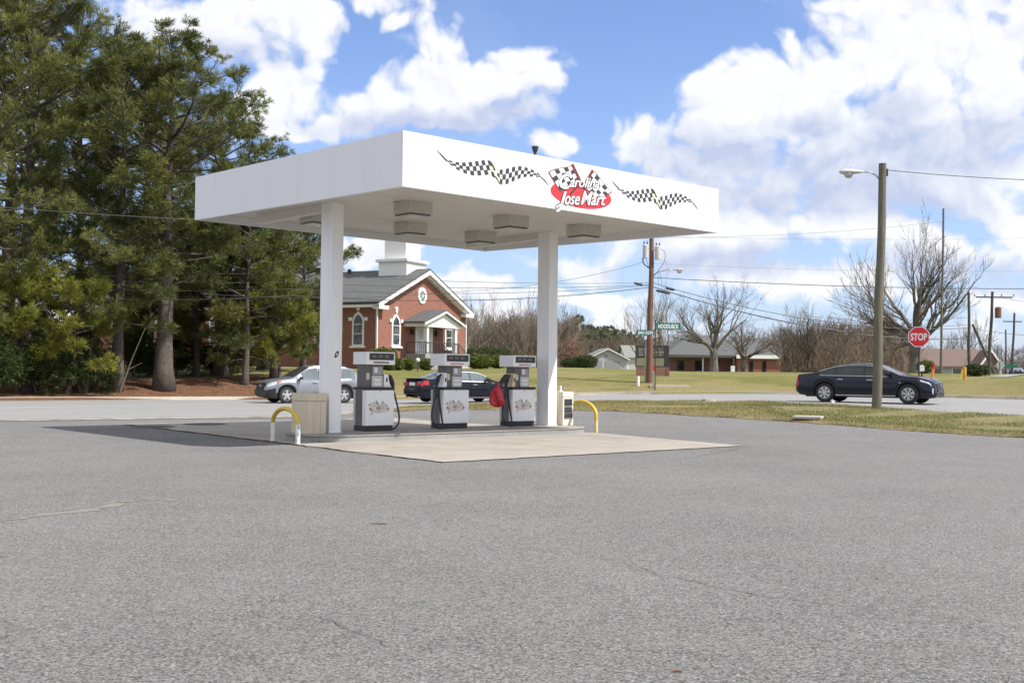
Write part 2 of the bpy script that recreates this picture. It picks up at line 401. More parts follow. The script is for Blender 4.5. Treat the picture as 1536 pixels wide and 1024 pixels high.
# grass verge between the lot and the road
m, b, v = new_mat('verge_soil'); L = m.node_tree.links
g = mixrgb(m, rng(m, noise(m, v, 0.8, 8, 0.75), 0.38, 0.62), (0.12, 0.145, 0.032), (0.235, 0.195, 0.085))
g = mixrgb(m, rng(m, noise(m, v, 3, 7, 0.8), 0.42, 0.66, 0, 0.85), g, (0.19, 0.125, 0.07))
L.new(g, b.inputs['Base Color']); b.inputs['Roughness'].default_value = 0.95
L.new(bumpnode(m, noise(m, v, 12, 7, 0.8), 1.0, 0.06), b.inputs['Normal'])
vx = sorted(set(list(np.arange(-4.3, 60, 0.3))))
def zverge(x, y):
    a, c = ylot(x), ynear(x); t = min(y - a, c - y); return zg(x, y) + 0.07 * sm(-0.05, 0.5, t)
grid_sheet('grass_strip', vx, lambda x: ylot(x) - 0.08 + 0.12 * math.sin(x * 4.1) + 0.1 * math.sin(x * 9.7), lambda x: ynear(x) + 0.05, 14, 0.012, m, zverge)
vs = []; fs = []; tint = []
rr = random.Random(3)
while len(fs) < 80000:
    x = rr.uniform(-4.2, 17); a, c = ylot(x), ynear(x); y = rr.uniform(a, c)
    if c - a < 0.3: continue
    n1 = math.sin(x * 1.3 + y * 0.7) + math.sin(x * 0.45 - y * 1.1) + rr.gauss(0, 0.8)
    if math.sin(x * 0.9 + 1.3 * math.sin(y * 0.8)) * math.cos(y * 1.1 - x * 0.4) > 0.25 + 0.35 * rr.random(): continue
    dry = (n1 > (0.5 if x < 9 else 1.3)) or min(y - a, c - y) < 0.5 or (rr.random() < (0.6 if x < 8 else 0.12))
    z = zverge(x, y) + 0.008
    ang = rr.uniform(0, 2 * PI); h = rr.uniform(0.025, 0.075); w = rr.uniform(0.004, 0.009); lean = rr.uniform(0, 0.06)
    dx, dy = math.cos(ang) * w, math.sin(ang) * w; lx_, ly_ = rr.uniform(-lean, lean), rr.uniform(-lean, lean)
    o = len(vs); vs += [(x - dx, y - dy, z), (x + dx, y + dy, z), (x + lx_, y + ly_, z + h)]
    fs.append((o, o + 1, o + 2)); tint.append(rr.uniform(0.55, 1.0) if dry else rr.uniform(0, 0.5))
mb = MB(); mb.v = vs; mb.f = fs; mb.t = tint
stuff(mb.build('grass', M_GRASS), 'short patchy green and straw grass on the strip beside the road', 'grass')

# dead leaves and crumbs along the edge of the lot and in the grass
vs = []; fs = []; tint = []
for _ in range(6500):
    x = rr.uniform(-4.0, 16.5); e = ylot(x); c = ynear(x)
    y = e + rr.gauss(0.05, 0.22) if rr.random() < 0.6 else rr.uniform(e, c)
    z = zverge(x, y) + 0.012 if y > e else zg(x, y) + 0.004
    a = rr.uniform(0, 6.28); l = rr.uniform(0.02, 0.06); w = l * 0.5; o = len(vs)
    vs += [(x, y, z), (x + l * math.cos(a), y + l * math.sin(a), z + rr.uniform(0, 0.03)), (x - w * math.sin(a), y + w * math.cos(a), z + 0.01)]; fs.append((o, o + 1, o + 2))
mb = MB(); mb.v = vs; mb.f = fs
stuff(mb.build('leaf_litter', mat('dead_leaf', (0.24, 0.14, 0.07), (0.13, 0.075, 0.04), 5, 0.9)), 'brown dead leaves and dirt along the edge of the lot and grass strip', 'leaf litter')

# ------------------------------------------------------------------ canopy frame
YAW = 0.71195
CO = Vector((-1.973, 20.055, 0.0))
CU = Vector((math.cos(YAW), math.sin(YAW), 0)); CV = Vector((-math.sin(YAW), math.cos(YAW), 0))
W_, D_ = 8.78, 8.35
zb = lambda u, v: 4.736 - 0.0056 * u + 0.0234 * v
def cw(u, v, z=0.0): return CO + CU * u + CV * v + Vector((0, 0, z))
# concrete pad and pump island
pad = [(-0.55, -1.99), (7.2, -1.95), (8.1, 3.0), (8.35, 8.5), (8.4, 12.6), (0.15, 12.6)]
mb = MB(); N_ = 26; rows = []
def padpt(s, t):     # s across, t back
    lft = lerp_pts([(-1.99, -0.55), (12.6, 0.15)], t); rgt = lerp_pts([(-1.95, 7.2), (3, 8.1), (8.5, 8.35), (12.6, 8.4)], t)
    return lft + (rgt - lft) * s
vs = []
for j in range(N_ + 1):
    t = -1.97 + 14.6 * j / N_
    for i in range(N_ + 1):
        e = 0.03 * math.sin(i * 2.3 + j) if j in (0, N_) else 0
        u = padpt(i / N_, t) + (0.045 * math.sin(j * 1.9) if i in (0, N_) else 0)
        p = cw(u, t + e); vs.append((p.x, p.y, zg(p.x, p.y) + 0.014))
mb.add(vs, [(j * (N_ + 1) + i, j * (N_ + 1) + i + 1, (j + 1) * (N_ + 1) + i + 1, (j + 1) * (N_ + 1) + i) for j in range(N_) for i in range(N_)])
struct(mb.build('concrete_pad', M_PAD, smooth=True))
# dirt seam along the pad's edge and expansion joints
mb = MB(); rs = random.Random(5)
def crack(path, w, zf, mbx, jit=0.02, step=0.12):
    pts = []
    for a, c in zip(path, path[1:]):
        a = Vector(a); c = Vector(c); n = max(2, int((c - a).length / step))
        pts += [a.lerp(c, i / n) for i in range(n)]
    pts.append(Vector(path[-1])); vs = []; off = 0
    for i, p in enumerate(pts):
        d = (pts[min(i + 1, len(pts) - 1)] - pts[max(i - 1, 0)]); d.normalize(); nrm = Vector((-d.y, d.x))
        off = off * 0.75 + rs.gauss(0, jit); ww = w * rs.uniform(0.25, 1.0) * min(1, 0.2 + 3 * min(i, len(pts) - 1 - i) / max(1, len(pts)))
        for sgn in (-1, 1):
            q = p + nrm * (off + sgn * ww); vs.append((q.x, q.y, zf(q.x, q.y)))
    mbx.add(vs, [(2 * i, 2 * i + 2, 2 * i + 3, 2 * i + 1) for i in range(len(pts) - 1)])
zc = lambda x, y: zg(x, y) + 0.019
c2 = lambda u, v: tuple(cw(u, v)[:2])
crack([c2(-0.57, -2.0), c2(-0.3, 3.5), c2(0.12, 12.6)], 0.05, zc, mb, 0.02)
crack([c2(-0.57, -2.0), c2(7.25, -1.96)], 0.008, zc, mb, 0.02)
crack([c2(7.2, -1.95), c2(8.1, 3.0), c2(8.3, 8)], 0.03, zc, mb, 0.015)
for u in (3.6,): crack([c2(u, -1.95), c2(u + 0.05, 3.1)], 0.009, zc, mb, 0.004)
struct(mb.build('pad_seam', mat('seam_dirt', (0.075, 0.06, 0.045), (0.16, 0.13, 0.09), 4, 0.95)))
def G0(px, py):      # point of the flat lot seen at a photo pixel
    d = FW + (px - 768) / F_PX * RT - (py - 512) / F_PX * UP; t = -CAM_H / d.z
    return (d.x * t, d.y * t)
mb = MB(); zk = lambda x, y: zg(x, y) + 0.005
for path, w in (([(858, 826), (1000, 862), (1150, 895), (1300, 912), (1500, 936)], 0.008), ([(1285, 853), (1330, 872), (1420, 880)], 0.006),
                ([(430, 918), (490, 930), (540, 952), (620, 985)], 0.006), ([(0, 779), (60, 770), (130, 763), (190, 750), (255, 748), (285, 752)], 0.014),
                ([(140, 893), (195, 888)], 0.005), ([(1020, 690), (1110, 672), (1130, 668)], 0.02), ([(150, 960), (185, 961)], 0.006), ([(560, 786), (580, 787)], 0.012)):
    crack([G0(*p) for p in path], w * 0.65, zk, mb, 0.012, 0.06)
struct(mb.build('pavement_cracks', mat('crack_dark', (0.035, 0.033, 0.03), (0.06, 0.055, 0.05), 6, 0.95)))
mb = MB()
crack([G0(*p) for p in [(2, 781), (60, 773), (130, 765), (190, 753), (250, 750), (282, 753)]], 0.13, lambda x, y: zg(x, y) + 0.0035, mb, 0.03, 0.05)
struct(mb.build('sandy_scrape', mat('sandy_scrape', (0.205, 0.192, 0.175), (0.155, 0.15, 0.145), 9, 0.95, bump=0.4, bscale=50)))
# loose grit
vs = []; fs = []; mb = MB()
for _ in range(420):
    D = 4.2 + 20 * rs.random() ** 1.8; x = rs.uniform(-0.5, 0.5) * D; s = rs.uniform(0.002, 0.006)
    o = [(x + rs.uniform(-s, s) + a * s, D + rs.uniform(-s, s) + c * s, zg(x, D) + h) for a, c, h in ((-1, -1, 0), (1, -1, 0), (1, 1, 0), (-1, 1, 0), (0, 0, s * 1.1))]
    mb.add(o, [(0, 1, 4), (1, 2, 4), (2, 3, 4), (3, 0, 4)])
stuff(mb.build('gravel', mat('pale_grit', (0.34, 0.33, 0.32), (0.2, 0.195, 0.19), 30, 0.9)), 'pale loose grit scattered over the grey asphalt', 'gravel')
for px, py, ln, lab in ((1015, 1008, 0.05, 'small brown twig lying on the asphalt at the bottom of the view'), (568, 786, 0.16, 'thin brown twig lying on the asphalt before the pumps')):
    x, y = G0(px, py); mb = MB(); mb.tube([(-ln / 2, 0, 0.006), (0, 0.008, 0.008), (ln / 2, -0.006, 0.006)], [0.003, 0.006, 0.004], 6)
    tag(mb.build('twig', mat('twig_brown', (0.2, 0.1, 0.05), (0.12, 0.06, 0.03), 20, 0.9), loc=(x, y, 0)), lab, 'twig')

mb = MB(); ring = []
u0, u1, v0, v1, rr_ = 0.2, 8.12, 3.1, 4.98, 0.90
for cx_, cy_, a0 in ((u1 - rr_, v1 - rr_, 0), (u0 + rr_, v1 - rr_, 90), (u0 + rr_, v0 + rr_, 180), (u1 - rr_, v0 + rr_, 270)):
    for k in range(9):
        a = R(a0 + k * 11.25); ring.append((cx_ + rr_ * math.cos(a), cy_ + rr_ * math.sin(a)))
isl = thing('pump_island', 'low raised concrete island with rounded ends under the fuel pumps', 'pump island', CO, YAW)
MB().prism(ring, 0.0, 0.125, lambda a, c, h: (a, c, h)).build('island_base', M_ISL, isl)
MB().prism([(a + (0.006 if a > 4 else -0.006), c + (0.006 if c > 4.2 else -0.006)) for a, c in ring], 0.112, 0.1245, lambda a, c, h: (a, c, h)).build('island_edge', mat('edge_dark', (0.10, 0.098, 0.094), (0.16, 0.155, 0.15), 3, 0.8), isl)
rg2 = [(a + (0.012 if a > 4 else -0.012), c + (0.012 if c > 4.2 else -0.012)) for a, c in ring]
MB().prism(rg2, 0.125, 0.153, lambda a, c, h: (a, c, h)).build('island_top', mat('island_top', (0.33, 0.31, 0.28), (0.24, 0.225, 0.20), 2.5, 0.85, bump=0.2), isl)

# ------------------------------------------------------------------ canopy
can = thing('canopy', 'white flat gas station canopy on two square columns with a racing flag sign', 'canopy', CO, YAW)
T = 0.09
def cz(u, v, z): return (u, v, zb(u, v) + z)
# fascia: outer skin, inward lip at the bottom, inner face, cap at the top
o_ = [(0, 0), (W_, 0), (W_, D_), (0, D_)]; i_ = [(T, T), (W_ - T, T), (W_ - T, D_ - T), (T, D_ - T)]
mb = MB()
vs = [cz(u, v, 0) for u, v in o_] + [cz(u, v, 1.0) for u, v in o_] + [cz(u, v, 0) for u, v in i_] + [cz(u, v, 1.0) for u, v in i_]
fs = []
for k in range(4):
    n = (k + 1) % 4
    fs += [(k, n, 4 + n, 4 + k), (8 + n, 8 + k, 12 + k, 12 + n), (n, k, 8 + k, 8 + n), (4 + k, 4 + n, 12 + n, 12 + k)]
mb.add(vs, fs)
mb.build('fascia', M_FASCIA, can)
# hairline joints between the fascia panels
M_JOINT = mat('joint_shadow', (0.66, 0.66, 0.66), (0.71, 0.71, 0.71), 4, 0.7)
for u in (1.22, 2.44, 3.66, 4.88, 6.10, 7.32):
    mb = MB(); mb.add([cz(u - 0.004, -0.002, 0.0), cz(u + 0.004, -0.002, 0.0), cz(u + 0.004, -0.002, 1.0), cz(u - 0.004, -0.002, 1.0)], [(0, 1, 2, 3)]); mb.build('panel_joint', M_JOINT, can)
for v in (1.22, 2.44, 3.66, 4.88, 6.10, 7.32):
    mb = MB(); mb.add([cz(-0.002, v + 0.003, 0.0), cz(-0.002, v - 0.003, 0.0), cz(-0.002, v - 0.003, 1.0), cz(-0.002, v + 0.003, 1.0)], [(0, 1, 2, 3)]); mb.build('panel_joint', M_JOINT, can)
SO = 0.17
# soffit planks run along u; small gaps
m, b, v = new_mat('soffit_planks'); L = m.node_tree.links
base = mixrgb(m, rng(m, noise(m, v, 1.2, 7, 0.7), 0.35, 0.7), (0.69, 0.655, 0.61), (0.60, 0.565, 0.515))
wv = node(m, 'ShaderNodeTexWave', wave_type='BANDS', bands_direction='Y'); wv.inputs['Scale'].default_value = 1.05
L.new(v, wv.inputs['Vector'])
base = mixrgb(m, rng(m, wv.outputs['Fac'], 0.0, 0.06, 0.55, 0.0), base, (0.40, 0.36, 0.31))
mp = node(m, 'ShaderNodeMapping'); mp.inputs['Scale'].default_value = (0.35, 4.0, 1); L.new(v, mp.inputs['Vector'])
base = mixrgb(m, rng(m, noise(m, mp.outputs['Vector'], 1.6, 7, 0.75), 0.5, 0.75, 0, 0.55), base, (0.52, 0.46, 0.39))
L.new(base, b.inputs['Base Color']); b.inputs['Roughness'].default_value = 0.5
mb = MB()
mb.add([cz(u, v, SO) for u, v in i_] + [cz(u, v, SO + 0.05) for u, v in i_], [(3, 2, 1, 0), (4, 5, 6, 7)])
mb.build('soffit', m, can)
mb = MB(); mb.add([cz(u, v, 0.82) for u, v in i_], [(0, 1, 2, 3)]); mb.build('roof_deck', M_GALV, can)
# cross beams at the column heads
for u, v in ((1.03, 4.0), (7.45, 4.22)):
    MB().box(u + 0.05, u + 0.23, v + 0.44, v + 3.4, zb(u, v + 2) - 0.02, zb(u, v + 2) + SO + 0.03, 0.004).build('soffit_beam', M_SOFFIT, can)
for u, v, zt in ((1.03, 4.0, 0), (7.45, 4.22, 0)):
    c = MB().box(u, u + 0.29, v, v + 0.43, 0.153, zb(u, v) + SO + 0.02, 0.012).build('column', M_COLUMN, can)
    MB().box(u - 0.012, u + 0.302, v - 0.012, v + 0.442, 0.1535, 0.185, 0.004).build('column_base', M_COLUMN, c)
    if u < 2:
        s_ = MB()
        ringo = [(0.055 * math.cos(t), 0.075 * math.sin(t)) for t in np.linspace(0, 2 * PI, 20, endpoint=False)]
        ringi = [(a * 0.4, c_ * 0.4) for a, c_ in ringo]
        f = lambda a, c_: (u + 0.16 + a * 0.8 + c_ * 0.4, v - 0.003, 1.80 + c_)
        s_.add([f(*p) for p in ringo] + [f(*p) for p in ringi], [(k, (k + 1) % 20, 20 + (k + 1) % 20, 20 + k) for k in range(20)])
        s_.build('sticker', M_CHK, c)
# roof vent
vt = MB(); cu_, cv_ = 3.42, 0.30
vt.lathe([(0.03, 0.8), (0.03, 1.10), (0.05, 1.13), (0.065, 1.18), (0.07, 1.22), (0.0, 1.225)], (cu_, cv_, zb(cu_, cv_) + 0.02), (0, 0, 1), 14)
vt.build('roof_vent', M_DKMET, can)

# fascia lettering and flags, laid on the front face
def fz(lift): return lambda a, c: (a, -lift, zb(a, 0) + c)
top1 = [(0.748, 0.73), (0.948, 0.615), (1.099, 0.599), (1.2, 0.591), (1.302, 0.602), (1.404, 0.613), (1.517, 0.639), (1.631, 0.663), (1.767, 0.698), (1.935, 0.737), (2.021, 0.724)]
bot1 = [(0.748, 0.725), (0.958, 0.588), (1.1, 0.514), (1.202, 0.468), (1.325, 0.435), (1.448, 0.408), (1.573, 0.398), (1.718, 0.41), (1.844, 0.442), (2.003, 0.463), (2.143, 0.418)]
top2 = [(2.162, 0.602), (2.238, 0.587), (2.335, 0.608), (2.466, 0.642), (2.597, 0.693), (2.708, 0.721), (2.842, 0.729), (2.954, 0.72), (3.068, 0.705), (3.183, 0.668), (3.275, 0.638), (3.485, 0.484)]
bot2 = [(2.20, 0.40), (2.285, 0.303), (2.394, 0.324), (2.535, 0.383), (2.667, 0.45), (2.778, 0.498), (2.889, 0.537), (3.047, 0.562), (3.161, 0.577), (3.276, 0.578), (3.485, 0.479)]
def resample(pts, t):
    d = [0]
    for a, c in zip(pts, pts[1:]): d.append(d[-1] + math.hypot(c[0] - a[0], c[1] - a[1]))
    s = t * d[-1]
    return (float(np.interp(s, d, [p[0] for p in pts])), float(np.interp(s, d, [p[1] for p in pts])))
def ribbon_decal(du, dz):
    blk = MB(); crm = MB()
    for top, bot, n, ph in ((top1, bot1, 17, 0), (top2, bot2, 17, 1)):
        for i in range(n):
            ts = [i / n, (i + 1) / n]
            A = [resample(top, t) for t in ts]; B = [resample(bot, t) for t in ts]
            for r_ in range(3):
                q = []
                for k in (0, 1):
                    for rr2 in (r_ / 3, (r_ + 1) / 3): q.append((A[k][0] + (B[k][0] - A[k][0]) * rr2 + du, A[k][1] + (B[k][1] - A[k][1]) * rr2 + dz))
                quad = [q[0], q[1], q[3], q[2]]
                if (i + r_ + ph) % 2 == 0: blk.add([fz(0.006)(*p) for p in quad], [(0, 1, 2, 3)])
    for tail in ([(0.70, 0.79), (0.99, 0.60), (0.97, 0.575)], [(3.40, 0.555), (3.56, 0.40), (3.41, 0.515)]):
        blk.add([fz(0.007)(a + du, c + dz) for a, c in tail], [(0, 1, 2)])
    fold = [(2.021, 0.724), (2.235, 0.59), (2.285, 0.303), (2.143, 0.43), (1.96, 0.50)]
    crm.add([fz(0.004)(a + du, c + dz) for a, c in fold], [(0, 1, 2, 3, 4)])
    blk.add([fz(0.007)(a + du, c + dz) for a, c in [(2.021, 0.724), (2.09, 0.66), (2.15, 0.56), (2.10, 0.55)]], [(0, 1, 2, 3)])
    blk.add([fz(0.007)(a + du, c + dz) for a, c in [(2.12, 0.46), (2.17, 0.44), (2.285, 0.303), (2.24, 0.33)]], [(0, 1, 2, 3)])
    o = blk.build('checkered_ribbon', M_CHK, can); crm.build('ribbon_fold', M_CREAM, o)
    fix_normals(o)
ribbon_decal(0, 0); ribbon_decal(4.555, 0.01)

def quadpt(q, s, t, wave=0.0):
    A, B, C_, D2 = q
    x = (A[0] * (1 - t) + B[0] * t) * (1 - s) + (D2[0] * (1 - t) + C_[0] * t) * s
    z = (A[1] * (1 - t) + B[1] * t) * (1 - s) + (D2[1] * (1 - t) + C_[1] * t) * s
    return (x, z + wave * math.sin(s * 6.0))
def build_logo(parent, f, m_red, m_white, m_black, m_maroon, ring=False, full=True, m_text=None):
    # f(a, c, lift): a, c in metres on the canopy sign's own scale, centred
    cx0, cz0 = 4.43, 0.36
    E_ = lambda k: [(cx0 + 0.86 * k * math.cos(t), cz0 + 0.27 * k * math.sin(t)) for t in np.linspace(0, 2 * PI, 40, endpoint=False)]
    o = MB()
    if ring:
        a, c = E_(1.0), E_(0.90)
        o.add([f(*p, 1) for p in a] + [f(*p, 1) for p in c], [(k, (k + 1) % 40, 40 + (k + 1) % 40, 40 + k) for k in range(40)])
        for q in ([(3.62, 0.36), (3.72, 0.5), (3.95, 0.36), (3.78, 0.2)], [(4.15, 0.36), (4.35, 0.5), (4.75, 0.46), (4.45, 0.30)], [(4.38, 0.32), (4.5, 0.32), (4.5, 0.12), (4.4, 0.12)], [(3.45, 0.62), (3.62, 0.70), (3.72, 0.70), (3.55, 0.56)], [(5.05, 0.42), (5.2, 0.46), (5.24, 0.34), (5.1, 0.25)]):
            o.add([f(*p, 1) for p in q], [(0, 1, 2, 3)])
    else:
        o.add([f(*p, 1) for p in E_(1.0)], [tuple(range(40))])
    logo = o.build('logo', m_red, parent)
    for q, sleeve in (([(3.84, 0.36), (3.53, 0.70), (4.16, 0.945), (4.37, 0.66)], 1), ([(4.46, 0.53), (4.73, 0.89), (5.29, 0.53), (4.92, 0.34)], 0)):
        n2 = 14; w = 0.02
        edge = [quadpt(q, i / n2, 0, w) for i in range(n2 + 1)] + [quadpt(q, i / n2, 1, w) for i in range(n2, -1, -1)]
        mx_, mz_ = sum(p[0] for p in edge) / len(edge), sum(p[1] for p in edge) / len(edge)
        strip = lambda k: [f(mx_ + (p[0] - mx_) * k, mz_ + (p[1] - mz_) * k, 2) for p in edge]
        def band(k, lift):
            a = [(mx_ + (p[0] - mx_) * k, mz_ + (p[1] - mz_) * k) for p in edge]
            vs = [f(*p, lift) for p in a]; h = len(a) // 2
            return vs, [(i, i + 1, len(a) - 2 - i, len(a) - 1 - i) for i in range(h - 1)]
        b_ = MB(); b_.add(*band(1.07, 2)); fl = b_.build('flag', m_maroon, logo)
        fix_normals(fl)
        if full:
            cl = MB(); cl.add(*band(0.985, 3)); fl2 = cl.build('flag_cloth', m_white, logo)
        k_ = MB(); nx, ny = (5, 4) if full else (4, 3)
        for i in range(nx):
            for j in range(ny):
                if (i + j) % 2: continue
                qq = [quadpt(q, i / nx, j / ny, w), quadpt(q, (i + 1) / nx, j / ny, w), quadpt(q, (i + 1) / nx, (j + 1) / ny, w), quadpt(q, i / nx, (j + 1) / ny, w)]
                mx2, mz2 = sum(p[0] for p in qq) / 4, sum(p[1] for p in qq) / 4; kk = 0.9 if full else 0.6
                k_.add([f(mx2 + (p[0] - mx2) * kk, mz2 + (p[1] - mz2) * kk, 4) for p in qq], [(0, 1, 2, 3)])
        # dark sleeve on the pole side
        sl = [quadpt(q, 0.93, 0), quadpt(q, 0.93, 1), quadpt(q, 1.05, 1.05), quadpt(q, 1.05, -0.02)] if sleeve else [quadpt(q, -0.05, -0.02), quadpt(q, -0.05, 1.05), quadpt(q, 0.06, 1), quadpt(q, 0.06, 0)]
        k_.build('flag_check', m_black, logo)
        s_ = MB(); s_.add([f(*p, 5) for p in sl], [(0, 1, 2, 3)]); s_.build('flag_sleeve', m_maroon if full else m_black, logo)
    p_ = MB()
    for a, c in (((4.39, 0.60), (4.10, 0.33)), ((4.42, 0.58), (4.62, 0.37))):
        d = Vector((c[0] - a[0], c[1] - a[1])).normalized(); n_ = Vector((-d.y, d.x)) * 0.018
        p_.add([f(a[0] + n_.x, a[1] + n_.y, 5), f(c[0] + n_.x, c[1] + n_.y, 5), f(c[0] - n_.x, c[1] - n_.y, 5), f(a[0] - n_.x, a[1] - n_.y, 5)], [(0, 1, 2, 3)])
    p_.build('flag_pole', m_black, logo)
    # script lettering with a dark outline
    rows = (('C', 3.97, 0.43, 0.44, 0.36, 0.0), ('arolina', 4.50, 0.525, 0.29, 0.86, 0.10), ('J', 3.86, 0.055, 0.46, 0.28, 0.0), ('ose', 4.16, 0.135, 0.37, 0.42, 0.09), ('M', 4.565, 0.175, 0.40, 0.34, 0.05), ('art', 4.90, 0.205, 0.36, 0.44, 0.09))
    wh, bk = MB(), MB()
    for txt, x0, z0, size, wd, slope in rows:
        for mb_, off, lift in ((bk, 0.042, 6), (wh, 0.016, 8)):
            def g(x, y, x0=x0, z0=z0, slope=slope, lift=lift, off=off): return f(x0 + x + 0.0, z0 + y + x * slope, lift)
            text_mb(mb_, txt, g, size=size, shear=0.35, bold=off * size, width=wd * (1.0 + (0.06 if off > 0.02 else 0)))
        # connecting script stroke under the small letters
    for a, c, w in (((3.72, 0.03), (3.90, 0.14), 0.022),):
        d = Vector((c[0] - a[0], c[1] - a[1])).normalized(); n_ = Vector((-d.y, d.x))
        for mb_, k, lift in ((bk, w * 1.9, 6), (wh, w, 8)):
            mb_.add([f(a[0] + n_.x * k * s, a[1] + n_.y * k * s, lift) for s in (1, -1)] + [f(c[0] + n_.x * k * s, c[1] + n_.y * k * s, lift) for s in (-1, 1)], [(0, 1, 2, 3)])
    lo_ = bk.build('lettering_outline', m_black if full else m_text, logo)
    if full: wh.build('lettering', m_white, logo)
    return logo
build_logo(can, lambda a, c, l: (a, -0.002 - 0.0018 * l, zb(a, 0) + c), M_RED, M_DWHITE, M_CHK, M_DRED)

# canopy ceiling lights
M_LHOUS = mat('light_housing', (0.54, 0.525, 0.48), (0.48, 0.465, 0.425), 4, 0.5)
M_LENS = mat('light_lens', (0.50, 0.49, 0.46), (0.42, 0.41, 0.38), 3, 0.25)
M_LRIM = mat('light_rim', (0.13, 0.125, 0.12), (0.09, 0.088, 0.085), 4, 0.5)
LIGHTS = [(2.12, 2.62, 'nearest the corner of the canopy'), (4.85, 2.68, 'between the other two of the front row'), (7.02, 2.58, 'in front of the right column'),
          (1.70, 5.72, 'beside the left column'), (4.27, 5.70, 'in the middle of the back row'), (6.52, 5.80, 'nearest the far corner')]
for k, (u, v, wh) in enumerate(LIGHTS):
    p = cw(u, v); zt = zb(u, v) + SO
    t = thing('ceiling_light', 'square grey box light under the white canopy, ' + wh, 'ceiling light', (p.x, p.y, zt), YAW, 'box lights under the canopy')
    MB().box(-0.29, 0.29, -0.29, 0.29, -0.255, -0.003, 0.006).build('housing', M_LHOUS, t)
    mb = MB(); mb.box(-0.265, 0.265, -0.265, 0.265, -0.285, -0.2555, 0.004); mb.build('rim', M_LRIM, t)
    mb = MB(); N2 = 5
    mb.add([(-0.22, -0.22, -0.2865), (0.22, -0.22, -0.2865), (0.22, 0.22, -0.2865), (-0.22, 0.22, -0.2865), (-0.15, -0.15, -0.31), (0.15, -0.15, -0.31), (0.15, 0.15, -0.31), (-0.15, 0.15, -0.31)],
           [(0, 1, 5, 4), (1, 2, 6, 5), (2, 3, 7, 6), (3, 0, 4, 7), (4, 5, 6, 7)]); mb.build('lens', M_LENS, t)

# ------------------------------------------------------------------ pumps
M_PUMPW = mat('pump_white', (0.88, 0.88, 0.88), (0.84, 0.84, 0.84), 3, 0.3)
M_PUMPG = mat('pump_grey', (0.34, 0.34, 0.34), (0.27, 0.27, 0.265), 3, 0.4, metal=0.4)
M_PUMPD = mat('pump_dark_side', (0.10, 0.09, 0.078), (0.15, 0.135, 0.12), 3, 0.5)
M_PUMPL = mat('pump_lightgrey', (0.56, 0.56, 0.55), (0.48, 0.48, 0.475), 4, 0.4)
M_FADER = mat('faded_red', (0.58, 0.14, 0.12), (0.66, 0.30, 0.26), 9, 0.6, lo=0.4, hi=0.6)
M_FADEK = mat('faded_black', (0.08, 0.075, 0.07), (0.34, 0.33, 0.31), 14, 0.6, lo=0.42, hi=0.6)
M_FADEC = mat('faded_cream', (0.68, 0.66, 0.58), (0.74, 0.72, 0.66), 8, 0.6)
M_SCREEN = mat('pump_screen', (0.01, 0.011, 0.012), (0.03, 0.03, 0.032), 5, 0.12)
def hose_mb(pts, r=0.020):
    P = [Vector(p) for p in pts]; out = []
    for i in range(len(P) - 1):
        p0, p1, p2, p3 = P[max(i - 1, 0)], P[i], P[i + 1], P[min(i + 2, len(P) - 1)]
        for k in range(6):
            t = k / 6
            out.append(0.5 * ((2 * p1) + (p2 - p0) * t + (2 * p0 - 5 * p1 + 4 * p2 - p3) * t * t + (3 * p1 - p0 - 3 * p2 + p3) * t ** 3))
    out.append(P[-1]); return MB().tube(out, r, 8)
